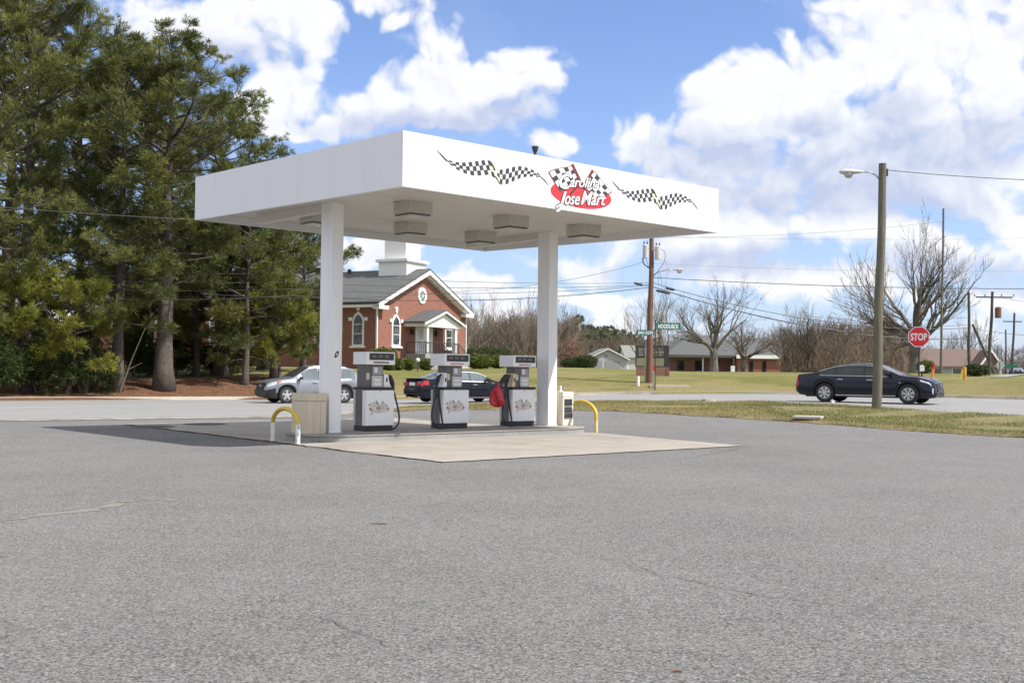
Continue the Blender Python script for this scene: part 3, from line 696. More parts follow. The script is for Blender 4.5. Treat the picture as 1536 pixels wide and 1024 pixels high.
def pump(label, u, v, side):
    # local frame: x along the island, y back, front face at y = 0, left edge at x = 0
    p = cw(u, v, 0.153)
    t = thing('fuel_pump', label, 'fuel pump', p, YAW, 'fuel pumps on the island')
    W, Dp = 0.74, 0.50
    MB().box(0.015, W - 0.015, 0.02, Dp - 0.02, 0.0, 0.115, 0.006).build('plinth', M_BLACK, t)
    cab = MB().box(0.012, W - 0.012, 0.016, Dp - 0.016, 0.116, 0.90, 0.004).build('cabinet', M_PUMPG, t)
    MB().box(0.0, W, -0.004, 0.0155, 0.125, 0.885, 0.006).build('front_panel', M_PUMPW, t)
    for s in (0.002, W - 0.0125):
        MB().box(s, s + 0.0105, 0.14, Dp - 0.10, 0.125, 0.885).build('side_panel', M_PUMPD, t)
    for s in (-0.001, W - 0.0125):
        MB().box(s, s + 0.0135, 0.0165, 0.13, 0.125, 0.885, 0.002).build('corner_post', M_PUMPW, t); MB().box(s, s + 0.0135, Dp - 0.09, Dp - 0.017, 0.125, 0.885, 0.002).build('corner_post', M_PUMPL, t)
    MB().box(-0.012, W + 0.012, -0.012, Dp + 0.004, 0.9005, 0.955, 0.012).build('top_cap', M_BLACK, t)
    mb = MB(); mb.lathe([(0.010, 0), (0.012, -0.006), (0.0, -0.007)], (W / 2, -0.004, 0.86), (0, 1, 0), 10); mb.build('lock', M_PUMPG, t)
    # pedestal and its modules
    x0 = 0.03 if side > 0 else 0.13
    ped = MB().box(x0, x0 + 0.46, 0.07, 0.40, 0.956, 1.445, 0.006).build('pedestal', M_PUMPD, t)
    MB().box(x0 + 0.17, x0 + 0.43, 0.05, 0.0695, 1.22, 1.40, 0.004).build('reader_panel', M_PUMPG, t)
    MB().box(x0 + 0.21, x0 + 0.30, 0.044, 0.0495, 1.27, 1.385, 0.002).build('price_sticker', M_DWHITE, t)
    mb = MB(); mb.box(x0 + 0.155, x0 + 0.435, 0.045, 0.0695, 0.957, 1.205, 0.006); kp = mb.build('keypad', M_PUMPL, t)
    mb = MB()
    for r_ in range(2): mb.box(x0 + 0.20, x0 + 0.39, 0.041, 0.0445, 0.99 + 0.09 * r_, 1.05 + 0.09 * r_, 0.002)
    mb.build('keypad_slot', M_DWHITE, kp)
    MB().box(x0 + 0.02, x0 + 0.10, 0.062, 0.0695, 1.12, 1.26, 0.003).build('decal', M_PUMPL, t)
    # head with display
    hd = MB().box(-0.005, W + 0.005, -0.015, Dp + 0.01, 1.446, 1.72, 0.012).build('display_head', M_PUMPW, t)
    MB().box(0.07, W - 0.03, -0.0215, -0.0155, 1.545, 1.695, 0.003).build('display_window', M_SCREEN, hd)
    mb = MB(); q = 0.18
    rr_ = random.Random(int(u * 10))
    while q < 0.56:
        w_ = rr_.uniform(0.022, 0.04); mb.box(q, q + w_, -0.0185, -0.0155, 1.475, 1.512 + rr_.uniform(-0.006, 0.003)); q += w_ + 0.008
    mb.build('price_strip', M_DRED if side > 0 else M_FADER, hd)
    for q in (0.14, 0.30, 0.47): MB().box(q, q + 0.11, -0.023, -0.0216, 1.60, 1.655).build('display_digits', mat('lcd_grey', (0.10, 0.105, 0.10), (0.14, 0.14, 0.135), 9, 0.3), hd)
    # nozzle boot, nozzle and hose
    xs = W - 0.16 if side > 0 else 0.02
    sgn = 1 if side > 0 else -1
    mb = MB()
    if side > 0: mb.prism([(0.52, 0.957), (0.69, 0.957), (0.64, 1.24), (0.53, 1.24)], 0.09, 0.36, lambda a, c, h: (a, h, c))
    else: mb.prism([(0.0, 0.957), (0.128, 0.957), (0.128, 1.28), (0.085, 1.28)], 0.05, 0.36, lambda a, c, h: (a, h, c))
    bt = mb.build('nozzle_boot', M_PUMPW if u < 6 else mat('boot_cream', (0.72, 0.60, 0.40), (0.66, 0.52, 0.32), 4, 0.4), t)
    mb = MB()
    if side > 0: mb.box(0.585, 0.625, 0.084, 0.0895, 1.07, 1.16, 0.003)
    else: mb.box(0.075, 0.115, 0.044, 0.0495, 1.08, 1.17, 0.003)
    mb.build('grade_button', M_CHK, bt)
    nx = W + 0.03 if side > 0 else -0.08
    nz = MB()
    nz.tube([(nx - sgn * 0.10, 0.16, 1.22), (nx - sgn * 0.05, 0.15, 1.19), (nx + 0.01 * sgn, 0.14, 1.06), (nx + 0.035 * sgn, 0.13, 0.95)], [0.02, 0.05, 0.055, 0.035], 10)
    nz.tube([(nx - sgn * 0.10, 0.16, 1.22), (nx - sgn * 0.13, 0.16, 1.25)], [0.03, 0.02], 8)
    nz.box(nx - 0.035, nx + 0.035, 0.10, 0.19, 0.70, 0.94, 0.012)
    nz.build('nozzle', M_BLACK, t, smooth=True, angle=0.7)
    if side > 0: pts = [(nx + 0.03, 0.13, 0.95), (nx + 0.06, 0.10, 0.78), (nx + 0.13, 0.06, 0.45), (nx + 0.15, 0.05, 0.25), (nx + 0.09, 0.04, 0.10), (nx - 0.05, 0.05, 0.03), (nx - 0.14, 0.18, 0.06)]
    else: pts = [(nx - 0.03, 0.13, 0.95), (nx - 0.10, 0.06, 0.78), (nx - 0.27, -0.05, 0.46), (nx - 0.31, -0.10, 0.22), (nx - 0.18, -0.13, 0.05), (nx + 0.0, -0.10, 0.025), (nx + 0.07, 0.02, 0.16), (nx + 0.06, 0.10, 0.50), (nx + 0.05, 0.14, 0.72)]
    hose_mb(pts).build('hose', M_BLACK, t, smooth=True)
    k = 0.27
    build_logo(t, lambda a, c, l: (W / 2 - 0.02 + (a - 4.43) * 0.31, -0.0046 - 0.0004 * l, 0.50 + (c - 0.42) * 0.31), M_FADER, M_FADEC, M_FADEK, M_FADEC, ring=True, full=False, m_text=mat('faded_lettering', (0.56, 0.50, 0.44), (0.70, 0.68, 0.62), 12, 0.6))
    return t
pump('white fuel pump nearest the left column, its hose hanging on the right', 2.04, 4.16, 1)
pump('middle white fuel pump with a white nozzle boot and hose looped on its left', 4.24, 4.28, -1)
p3 = pump('white fuel pump nearest the right column, with a red bagged nozzle', 6.46, 4.42, -1)
mb = MB(); mb.tube([(-0.06, 0.15, 1.22), (-0.16, 0.09, 1.20), (-0.30, 0.02, 1.12), (-0.43, -0.01, 1.04)], [0.05, 0.065, 0.06, 0.03], 10); mb.build('spare_nozzle', M_BLACK, p3, smooth=True)

# red plastic bag over the nozzle of the third pump
t = thing('plastic_bag', 'crumpled red plastic bag hanging over the nozzle beside the third pump', 'bag', cw(5.97, 4.40, 0.153), YAW)
mb = MB(); ra = random.Random(11); prof = [(0.03, 0.98), (0.08, 0.93), (0.13, 0.84), (0.165, 0.74), (0.18, 0.62), (0.15, 0.53), (0.06, 0.48)]
vs = []; n = 18
for r_, z in prof:
    for k in range(n):
        a = 2 * PI * k / n; rr2 = r_ * (1 + 0.28 * math.sin(3 * a + z * 9) + ra.uniform(-0.16, 0.16))
        vs.append((rr2 * math.cos(a) - 0.02, rr2 * math.sin(a) * 0.7, z + ra.uniform(-0.012, 0.012)))
mb.add(vs, [(i * n + k, i * n + (k + 1) % n, (i + 1) * n + (k + 1) % n, (i + 1) * n + k) for i in range(len(prof) - 1) for k in range(n)] + [tuple(range(n))])
mb.build('bag_body', mat('red_plastic', (0.66, 0.03, 0.05), (0.42, 0.016, 0.035), 14, 0.3, bump=0.8, bscale=22), t)
mb = MB(); mb.tube([(0.0, 0, 0.965), (0.03, 0, 1.03), (0.05, 0.02, 1.05)], [0.035, 0.02, 0.028], 8); mb.build('bag_knot', MATS['red_plastic'], t)

# trash bins, bollards
t = thing('trash_bin', 'tan metal trash bin with a lid seam beside the left column', 'trash bin', cw(0.46, 3.90, 0.153), YAW)
M_TAN = mat('tan_metal', (0.63, 0.545, 0.41), (0.57, 0.49, 0.365), 3, 0.45)
MB().box(0, 0.44, 0, 0.66, 0.0, 0.665, 0.01).build('bin_body', M_TAN, t)
MB().box(-0.004, 0.444, -0.004, 0.664, 0.672, 0.835, 0.012).build('bin_lid', M_TAN, t)
mb = MB(); mb.box(0.012, 0.428, 0.012, 0.648, 0.6655, 0.6715); mb.build('lid_gap', M_CHK, t)
mb = MB()
for xq in (0.14, 0.30): mb.box(xq, xq + 0.006, -0.002, 0.0, 0.03, 0.64)
mb.build('panel_seam', mat('tan_seam', (0.36, 0.30, 0.205), (0.33, 0.27, 0.19), 3, 0.5), t)
t = thing('trash_bin', 'cream waste and towel bin with two black openings beside the right column', 'trash bin', cw(7.86, 4.12, 0.153), YAW)
M_CRM = mat('cream_metal', (0.76, 0.70, 0.57), (0.69, 0.63, 0.50), 3, 0.45)
MB().box(0, 0.36, 0, 0.55, 0.0, 0.70, 0.01).build('bin_body', M_CRM, t)
MB().box(-0.006, 0.366, -0.006, 0.556, 0.703, 0.84, 0.014).build('bin_lid', M_CRM, t)
for z0, z1 in ((0.50, 0.66), (0.19, 0.46)):
    o = MB().box(0.045, 0.315, -0.006, 0.004, z0, z1, 0.004).build('bin_opening', M_CHK, t)
    MB().box(0.05, 0.31, -0.03, -0.0065, z0 + 0.005, z0 + 0.03, 0.005).build('opening_lip', M_BLACK, o)
MB().box(0.05, 0.31, -0.008, -0.0062, 0.30, 0.312).build('opening_bar', M_PUMPG, t)
t = thing('squeegee', 'small dark window squeegee standing on the lid of the cream bin', 'squeegee', cw(7.95, 4.3, 0.153 + 0.842), YAW)
MB().box(-0.03, 0.09, 0.0, 0.05, 0.0, 0.02, 0.004).build('squeegee_rest', M_CRM, t)
MB().box(-0.01, 0.06, 0.005, 0.045, 0.021, 0.15, 0.01).build('squeegee_head', M_PUMPL, t)
MB().box(0.062, 0.08, 0.0, 0.05, 0.03, 0.155, 0.004).build('squeegee_blade', M_BLACK, t)

def bollard(label, uv0, uv1, h, m_leg, split, right=False):
    a = cw(*uv0); c = cw(*uv1); mid = (a + c) / 2; d = (c - a); half = d.length / 2; ang = math.atan2(d.y, d.x)
    z0 = zg(mid.x, mid.y)
    t = thing('bollard', label, 'bollard', (mid.x, mid.y, z0), ang, 'bent pipe bollards at the ends of the island')
    r = 0.045; straight = h * 0.52
    pts = [Vector((-half * math.cos(q) * 1.0, 0, straight + (h - straight - r) * math.sin(q))) for q in np.linspace(0, PI, 25)]
    zs = split
    hoop = [Vector((-half, 0, zs))] + pts + [Vector((half, 0, zs))]
    MB().tube(hoop, r, 14).build('hoop', M_YEL, t, smooth=True, angle=0.9)
    for s in (-1, 1): MB().tube([(s * half, 0, 0.0), (s * half, 0, zs - 0.002)], r * 1.005, 14).build('leg', m_leg, t, smooth=True, angle=0.9)
    if not right:
        mb = MB(); rq = random.Random(2)
        for k in range(9):
            z = rq.uniform(0.08, 0.36); a0 = rq.uniform(-1.9, -0.9) - ang; w = rq.uniform(0.1, 0.22); hh = rq.uniform(0.015, 0.04)
            vs = [(half + r * 1.03 * math.cos(a0 + q * w), r * 1.03 * math.sin(a0 + q * w), z + hh * zz) for q, zz in ((-1, 0), (0, -1), (1, 0.2), (0.2, 1))]
            mb.add(vs, [(0, 1, 2, 3)])
        mb.build('paint_chip', M_CHK, t)
    return t
bollard('bent pipe bollard with yellow hoop and chipped white legs beside the tan bin', (-0.14, 4.26), (-0.24, 3.08), 0.735, M_WPIPE, 0.41)
bollard('bent pipe bollard, yellow down to one pale leg, beside the cream bin', (8.42, 4.55), (8.21, 3.30), 0.80, mat('pale_yellow_paint', (0.70, 0.62, 0.34), (0.66, 0.55, 0.24), 5, 0.5), 0.30, True)
for px, lab in ((229, 'dark round fill cover flush in the shaded lot, left of the other'), (307, 'dark round fill cover flush in the lot near the road edge')):
    x, y = G0(px, 640.5 if px < 250 else 637); 
    mb = MB(); mb.lathe([(0.52, 0.0), (0.52, 0.022), (0.50, 0.03), (0.0, 0.032)], (0, 0, 0), (0, 0, 1), 28)
    c = thing('fill_cover', lab, 'manhole cover', (x, y, zg(x, y)), 0, 'fill covers in the lot'); mb.build('cover_plate', mat('dark_iron', (0.05, 0.05, 0.05), (0.09, 0.085, 0.08), 8, 0.8, bump=0.5, bscale=30), c)
    mb = MB(); mb.lathe([(0.60, 0.0), (0.60, 0.016), (0.0, 0.018)], (0, 0, 0), (0, 0, 1), 28); mb.build('cover_collar', mat('worn_collar', (0.20, 0.19, 0.18), (0.14, 0.135, 0.13), 6, 0.9), c)

# ------------------------------------------------------------------ cars
def paint(name, c, rough=0.25, metal=0.5):
    m, b, v = new_mat(name)
    f = noise(m, v, 3.0, 5, 0.6)
    m.node_tree.links.new(mixrgb(m, rng(m, f, 0.3, 0.7, 0, 1), c, tuple(x * 0.86 for x in c)), b.inputs['Base Color'])
    b.inputs['Roughness'].default_value = rough; b.inputs['Metallic'].default_value = metal
    b.inputs['Coat Weight'].default_value = 0.4; b.inputs['Coat Roughness'].default_value = 0.06; b.inputs['Specular IOR Level'].default_value = 0.3
    return m
M_SILVER = paint('silver_paint', (0.33, 0.34, 0.37), 0.32, 0.65)
M_NAVY = paint('navy_paint', (0.006, 0.009, 0.022), 0.22, 0.2)
M_BLKPT = paint('charcoal_paint', (0.006, 0.008, 0.016), 0.25, 0.3)
M_CGLASS = mat('car_glass', (0.03, 0.036, 0.04), (0.05, 0.058, 0.062), 1.3, 0.05, spec=0.35)
M_SGLASS = mat('light_car_glass', (0.10, 0.125, 0.14), (0.15, 0.18, 0.195), 1.6, 0.05, spec=0.6)
M_TYRE = mat('tyre_rubber', (0.016, 0.016, 0.017), (0.026, 0.025, 0.024), 8, 0.85)
M_RIM = mat('alloy', (0.62, 0.62, 0.63), (0.5, 0.5, 0.51), 6, 0.3, metal=0.7)
M_TRIM = mat('black_trim', (0.014, 0.014, 0.015), (0.022, 0.022, 0.023), 6, 0.45)
M_CHROME = mat('chrome', (0.60, 0.60, 0.61), (0.48, 0.48, 0.50), 6, 0.28, metal=0.9)
M_TAIL = mat('tail_lamp', (0.42, 0.012, 0.02), (0.30, 0.01, 0.016), 7, 0.15, coat=0.8)
M_HEAD = mat('head_lamp', (0.62, 0.64, 0.66), (0.30, 0.31, 0.33), 7, 0.1, coat=1.0)
M_AMBER = mat('amber_lamp', (0.60, 0.14, 0.06), (0.5, 0.10, 0.05), 7, 0.2, coat=0.8)
def wheel_prof(r, w): return [(r * 0.66, -w / 2), (r * 0.93, -w / 2), (r, -w * 0.36), (r, w * 0.36), (r * 0.93, w / 2), (r * 0.66, w / 2), (r * 0.62, w * 0.42)]
def car(name, label, cat, S, loc, heading, group=None):
    t = thing(name, label, cat, loc, heading, group)
    L_, W2 = S['L'], S['W'] / 2
    wr, xf, xr = S['wr'], S['xf'], S['xr']; Ra = wr + 0.055; zc_ = wr
    xs = set(np.round(np.linspace(-L_ / 2, L_ / 2, int(L_ / 0.07)), 3))
    for xw in (xf, xr): xs |= {round(xw + Ra * math.cos(q), 3) for q in np.linspace(0, PI, 15)}
    for k in ('ws', 'bl'): xs |= set(S[k])
    for a in S['win']: xs |= {a[0], a[1]}
    for a in S['doors']: xs |= {a[0], a[1]}
    for e in (0.02, 0.05, 0.1, 0.17): xs |= {round(L_ / 2 - e, 3), round(-L_ / 2 + e, 3)}
    xs = sorted(xs)
    def sec(x):
        zt = lerp_pts(S['top'], x); zb_ = min(lerp_pts(S['belt'], x), zt - 0.025); hw = W2 * lerp_pts(S['plan'], x)
        zl_ = lerp_pts(S['sill'], x)
        for xw in (xf, xr):
            dx = abs(x - xw)
            if dx <= Ra + 1e-4: zl_ = max(zl_, zc_ + math.sqrt(max(0, Ra * Ra - dx * dx)))
        zl_ = min(zl_, zb_ - 0.05)
        g = zt - zb_; hwt = hw - 0.05 - g * 0.34
        h = zb_ - zl_
        cr_ = 0.018 if g > 0.2 else 0.03
        return [(hw * 0.86, zl_ + 0.0), (hw - 0.03, zl_ + 0.01), (hw - 0.008, zl_ + 0.30 * h), (hw, zl_ + 0.62 * h), (hw - 0.022, zl_ + 0.86 * h), (hw - 0.055, zb_),
                (hwt + 0.02, zb_ + 0.84 * g), (hwt - 0.03, zb_ + 0.96 * g), (hwt - 0.16, zt - 0.004), (hwt * 0.4, zt + cr_ * 0.6), (0.0, zt + cr_)]
    secs = [sec(x) for x in xs]; K = len(secs[0])
    ring = []
    for x, s in zip(xs, secs):
        ring.append([(x, -y, z) for y, z in s] + [(x, y, z) for y, z in s[-2::-1]])
    n = 2 * K - 1
    groups = {}
    def put(key, quad): groups.setdefault(key, []).append(quad)
    for i in range(len(xs) - 1):
        xm = (xs[i] + xs[i + 1]) / 2
        for j in range(n - 1):
            jj = j if j < K - 1 else n - 2 - j; side = 'R' if j < K - 1 else 'L'
            quad = (ring[i][j], ring[i + 1][j], ring[i + 1][j + 1], ring[i][j + 1])
            key = 'body'
            if jj == 5:
                for w in S['win']:
                    if w[0] < xm < w[1]: key = 'win' + side
            elif jj in (1, 2, 3, 4):
                for k, d in enumerate(S['doors']):
                    if d[0] < xm < d[1]: key = 'door%d%s' % (k, side)
            elif jj >= 8 or (jj == 7):
                if S['ws'][0] < xm < S['ws'][1]: key = 'ws'
                elif S['bl'][0] < xm < S['bl'][1]: key = 'bl'
            if jj == 0 or (jj == 1 and S.get('clad')): key = 'trim'
            if S.get('noselow') and xm > L_ / 2 - 0.42 and jj <= 2: key = 'trim'
            put(key, quad)
    def mk(quads, nm, m, parent):
        idx = {}; vs = []; fs = []
        for q in quads:
            f = []
            for p in q:
                kk = (round(p[0], 4), round(p[1], 4), round(p[2], 4))
                if kk not in idx: idx[kk] = len(vs); vs.append(p)
                if idx[kk] not in f: f.append(idx[kk])
            if len(f) >= 3: fs.append(tuple(f))
        mb = MB(); mb.add(vs, fs); return mb.build(nm, m, parent, smooth=True, angle=0.75)
    P_ = S['paint']
    body = mk(groups['body'], 'body', P_, t)
    # closed ends
    mb = MB(); mb.add(ring[0], [tuple(range(n))]); mb.build('rear_panel', P_, body)
    mb = MB(); mb.add(ring[-1], [tuple(range(n))[::-1]]); mb.build('front_panel', M_TRIM if S.get('clad') else P_, body)
    mk(groups['trim'], 'sill_trim', M_TRIM, t)
    for k in range(len(S['doors'])):
        for s in 'RL':
            if 'door%d%s' % (k, s) in groups:
                d = mk(groups['door%d%s' % (k, s)], 'door', P_, t)
                sg = -1 if s == 'R' else 1
                a, c_ = S['doors'][k]; xh = a + 0.22; zs = lerp_pts(S['belt'], xh) - 0.13; hw = W2 * lerp_pts(S['plan'], xh)
                MB().box(xh - 0.11, xh + 0.11, sg * (hw + 0.012) - 0.016, sg * (hw + 0.012) + 0.016, zs - 0.018, zs + 0.018, 0.006).build('door_handle', S.get('handle', M_CHROME), d)
                sm_ = MB()
                for xe in (a, c_):
                    s1 = sec(xe); pts = [(xe, sg * (y + 0.002), z) for y, z in s1[1:6]]
                    sm_.tube(pts, 0.007, 4)
                sm_.build('door_gap', M_TRIM, d)
    for s in 'RL': 
        if 'win' + s in groups: mk(groups['win' + s], 'side_window', S['glass'], t)
    mk(groups['ws'], 'windshield', M_CGLASS, t); mk(groups['bl'], 'rear_window', M_CGLASS, t)
    # pillars between the side windows, and chrome belt line
    for sg in (-1, 1):
        mb = MB()
        for xp in S['pillars']:
            s1 = sec(xp); a = s1[5]; c_ = s1[6]
            mb.prism([(xp - 0.045, 0), (xp + 0.045, 0), (xp + 0.03, 1), (xp - 0.03, 1)], 0.002, 0.010, lambda q, w, h: (q, sg * (a[0] + (c_[0] - a[0]) * w + h), a[1] + (c_[1] - a[1]) * w))
        mb.build('pillar', M_TRIM, t)
        mb = MB(); pts = []
        for xq in np.linspace(S['win'][0][0], S['win'][-1][1], 14):
            s1 = sec(xq); pts.append((xq, sg * (s1[5][0] + 0.006), s1[5][1] + 0.004))
        mb.tube(pts, 0.012, 5)
        if S.get('arc'):
            pts = []
            for xq in np.linspace(S['win'][0][0], S['win'][-1][1], 26):
                s1 = sec(xq); pts.append((xq, sg * (s1[6][0] + 0.004), s1[6][1] + 0.006))
            mb.tube(pts, 0.012, 5)
        mb.build('window_trim', S.get('trimm', M_CHROME), t)
    # underbody so that nothing shows through below
    mb = MB(); mb.box(-L_ / 2 + 0.35, L_ / 2 - 0.35, -W2 * 0.72, W2 * 0.72, 0.20, 0.62, 0.04); 
    for xw in (xf, xr): mb.box(xw - Ra, xw + Ra, -W2 * 0.93 + 0.22, W2 * 0.93 - 0.22, 0.25, min(0.75, zc_ + Ra - 0.02))
    mb.build('underbody', M_CHK, t)
    for xw in (xf, xr):
        for sg in (-1, 1):
            yw = sg * (W2 * lerp_pts(S['plan'], xw) - 0.125)
            w = MB().lathe(wheel_prof(wr, 0.22), (xw, yw, wr), (0, sg, 0), 32).build('wheel', M_TYRE, t, smooth=True, angle=0.6)
            mb = MB(); rr2 = wr * 0.66
            mb.lathe([(rr2 * 0.98, -0.02), (rr2 * 0.98, 0.10), (rr2 * 0.90, 0.105), (rr2 * 0.88, 0.05)], (xw, yw, wr), (0, sg, 0), 28)
            ns = S['spokes']
            for k in range(ns):
                a0 = 2 * PI * k / ns + 0.3
                for da in ((-0.16, 0.16) if S.get('split') else (0,)):
                    wd0, wd1 = (0.018, 0.022) if S.get('split') else (0.055, 0.045)
                    ca, sa = math.cos(a0), math.sin(a0); ca2, sa2 = math.cos(a0 + da), math.sin(a0 + da)
                    q = [(0.05 * ca - wd0 * sa, 0.05 * sa + wd0 * ca), (0.05 * ca + wd0 * sa, 0.05 * sa - wd0 * ca), (rr2 * 0.92 * ca2 + wd1 * sa2, rr2 * 0.92 * sa2 - wd1 * ca2), (rr2 * 0.92 * ca2 - wd1 * sa2, rr2 * 0.92 * sa2 + wd1 * ca2)]
                    mb.prism(q, 0.075, 0.098, lambda a, c_, h: (xw + a, yw + sg * h, wr + c_))
            mb.lathe([(0.06, 0.06), (0.06, 0.106), (0.04, 0.112), (0.0, 0.112)], (xw, yw, wr), (0, sg, 0), 14)
            mb.build('rim', M_RIM, w)
            mb = MB(); mb.lathe([(rr2, 0.02), (0.0, 0.021)], (xw, yw, wr), (0, sg, 0), 24); mb.build('brake_disc', M_TRIM, w)
    # mirrors
    for sg in (-1, 1):
        xm = S['mirror']; zm = lerp_pts(S['belt'], xm) + 0.09; hw = W2 * lerp_pts(S['plan'], xm)
        mb = MB(); mb.box(xm - 0.07, xm + 0.06, sg * (hw + 0.06) - 0.09, sg * (hw + 0.06) + 0.09, zm - 0.06, zm + 0.07, 0.03)
        mb.build('mirror', S.get('mirrorm', P_), t, smooth=True)
    # surface patch helper for lamps: quad strip laid just outside the body
    def patch(nm, m, x0, x1, r0, r1, sg, lift=0.012, xn=6, parent=None, slant=0.0):
        vs = []; rows_ = 5
        for i in range(xn + 1):
            for j in range(rows_ + 1):
                fr = r0 + (r1 - r0) * j / rows_
                x = x0 + (x1 - x0) * i / xn + slant * (fr - r0)
                s1 = sec(min(max(x, -L_ / 2), L_ / 2)); k = min(int(fr), K - 2); w_ = fr - k
                y = s1[k][0] * (1 - w_) + s1[k + 1][0] * w_; z = s1[k][1] * (1 - w_) + s1[k + 1][1] * w_
                vs.append((x + (0.006 if x0 > 0 else -0.006), sg * (y + lift), z + lift * 0.6))
        fs = [(i * (rows_ + 1) + j, (i + 1) * (rows_ + 1) + j, (i + 1) * (rows_ + 1) + j + 1, i * (rows_ + 1) + j + 1) for i in range(xn) for j in range(rows_)]
        mb = MB(); mb.add(vs, fs); return mb.build(nm, m, parent or t, smooth=True)
    S['extra'](t, patch, sec, L_, W2, ring)
    return t

SUV = dict(L=4.65, W=1.84, wr=0.36, xf=1.395, xr=-1.305, paint=M_SILVER, glass=M_SGLASS, clad=True, noselow=True, spokes=5, mirror=0.80, mirrorm=M_TRIM, handle=M_SILVER, trimm=M_SILVER,
    top=[(-2.325, 0.86), (-2.30, 0.98), (-2.22, 1.08), (-2.02, 1.34), (-1.78, 1.55), (-1.4, 1.645), (-0.7, 1.685), (0.0, 1.675), (0.30, 1.625), (1.05, 1.17), (1.25, 1.10), (1.7, 1.05), (2.05, 0.98), (2.22, 0.88), (2.30, 0.76), (2.325, 0.66)],
    belt=[(-2.325, 0.82), (-2.2, 0.98), (-1.8, 1.12), (-1.2, 1.09), (0.9, 1.02), (1.3, 1.0), (1.9, 0.94), (2.2, 0.82), (2.325, 0.62)],
    plan=[(-2.325, 0.78), (-2.25, 0.87), (-2.0, 0.95), (-1.4, 1.0), (1.3, 1.0), (1.8, 0.95), (2.1, 0.86), (2.25, 0.76), (2.325, 0.62)],
    sill=[(-2.325, 0.42), (-2.1, 0.30), (-1.7, 0.25), (1.8, 0.25), (2.1, 0.24), (2.325, 0.30)],
    ws=(0.33, 1.08), bl=(-2.18, -1.80), win=[(-1.86, -1.06), (-1.0, -0.16), (-0.08, 0.72)], doors=[(-1.0, -0.12), (-0.12, 0.92)], pillars=[-1.03, -0.12])
def suv_extra(t, patch, sec, L_, W2, ring):
    for sg in (-1, 1):
        patch('headlight', M_HEAD, 1.86, 2.24, 3.7, 5.1, sg, 0.014); patch('turn_signal', M_AMBER, 1.66, 1.86, 4.2, 5.1, sg, 0.013)
        patch('taillight', M_TAIL, -2.30, -1.98, 4.0, 5.5, sg, 0.014)
        patch('fog_light', M_TRIM, 2.0, 2.22, 1.3, 2.4, sg, 0.02)
        mb = MB(); mb.tube([(-1.6, sg * 0.60, 1.655), (-1.5, sg * 0.62, 1.71), (-0.3, sg * 0.63, 1.725), (0.05, sg * 0.62, 1.69)], 0.018, 6); mb.build('roof_rail', M_TRIM, t)
        # lower door moulding
        mb = MB(); mb.box(-0.85, 0.75, sg * (W2 - 0.006) - 0.02, sg * (W2 - 0.006) + 0.02, 0.285, 0.335, 0.008); mb.build('door_moulding', M_CHROME, t)
    mb = MB(); mb.prism([(-0.50, 0.66), (0.50, 0.66), (0.56, 0.86), (0.38, 0.90), (-0.38, 0.90), (-0.56, 0.86)], 0, 0.03, lambda a, c_, h: (2.335 - 0.06 * abs(a) + h - max(0, c_ - 0.7) * 0.40, a, c_))
    g = mb.build('grille', M_TRIM, t)
    mb = MB(); mb.lathe([(0.06, 0), (0.06, 0.012), (0.0, 0.013)], (2.330, 0, 0.79), (1, 0, 0.3), 16); mb.build('badge', M_CHROME, g)
    mb = MB(); mb.box(2.285, 2.34, -0.72, 0.72, 0.36, 0.58, 0.02); mb.build('bumper', M_TRIM, t)
    mb = MB(); mb.box(-2.35, -2.322, -0.26, 0.26, 0.70, 0.82); mb.build('licence_plate', M_DWHITE, t)
SUV['extra'] = suv_extra
SED = dict(L=4.85, W=1.82, wr=0.33, xf=1.475, xr=-1.305, paint=M_BLKPT, glass=M_SGLASS, spokes=5, split=True, mirror=0.86, arc=True,
    top=[(-2.425, 0.80), (-2.41, 0.98), (-2.36, 1.045), (-2.28, 1.06), (-1.85, 1.06), (-1.72, 1.08), (-1.05, 1.37), (-0.6, 1.44), (0.0, 1.455), (0.4, 1.42), (0.62, 1.36), (1.28, 1.02), (1.4, 0.99), (1.9, 0.92), (2.25, 0.80), (2.38, 0.68), (2.425, 0.58)],
    belt=[(-2.425, 0.77), (-2.3, 0.98), (-1.8, 0.985), (-1.2, 0.97), (0.9, 0.93), (1.3, 0.92), (1.9, 0.85), (2.2, 0.74), (2.425, 0.55)],
    plan=[(-2.425, 0.84), (-2.36, 0.90), (-2.1, 0.965), (-1.4, 1.0), (1.3, 1.0), (1.8, 0.96), (2.15, 0.86), (2.35, 0.72), (2.425, 0.60)],
    sill=[(-2.425, 0.36), (-2.2, 0.24), (-1.7, 0.20), (2.0, 0.19), (2.425, 0.24)],
    ws=(0.58, 1.28), bl=(-1.74, -1.05), win=[(-1.42, -0.92), (-0.86, 0.02), (0.08, 0.92)], doors=[(-1.12, 0.04), (0.04, 1.0)], pillars=[-0.89, 0.05])
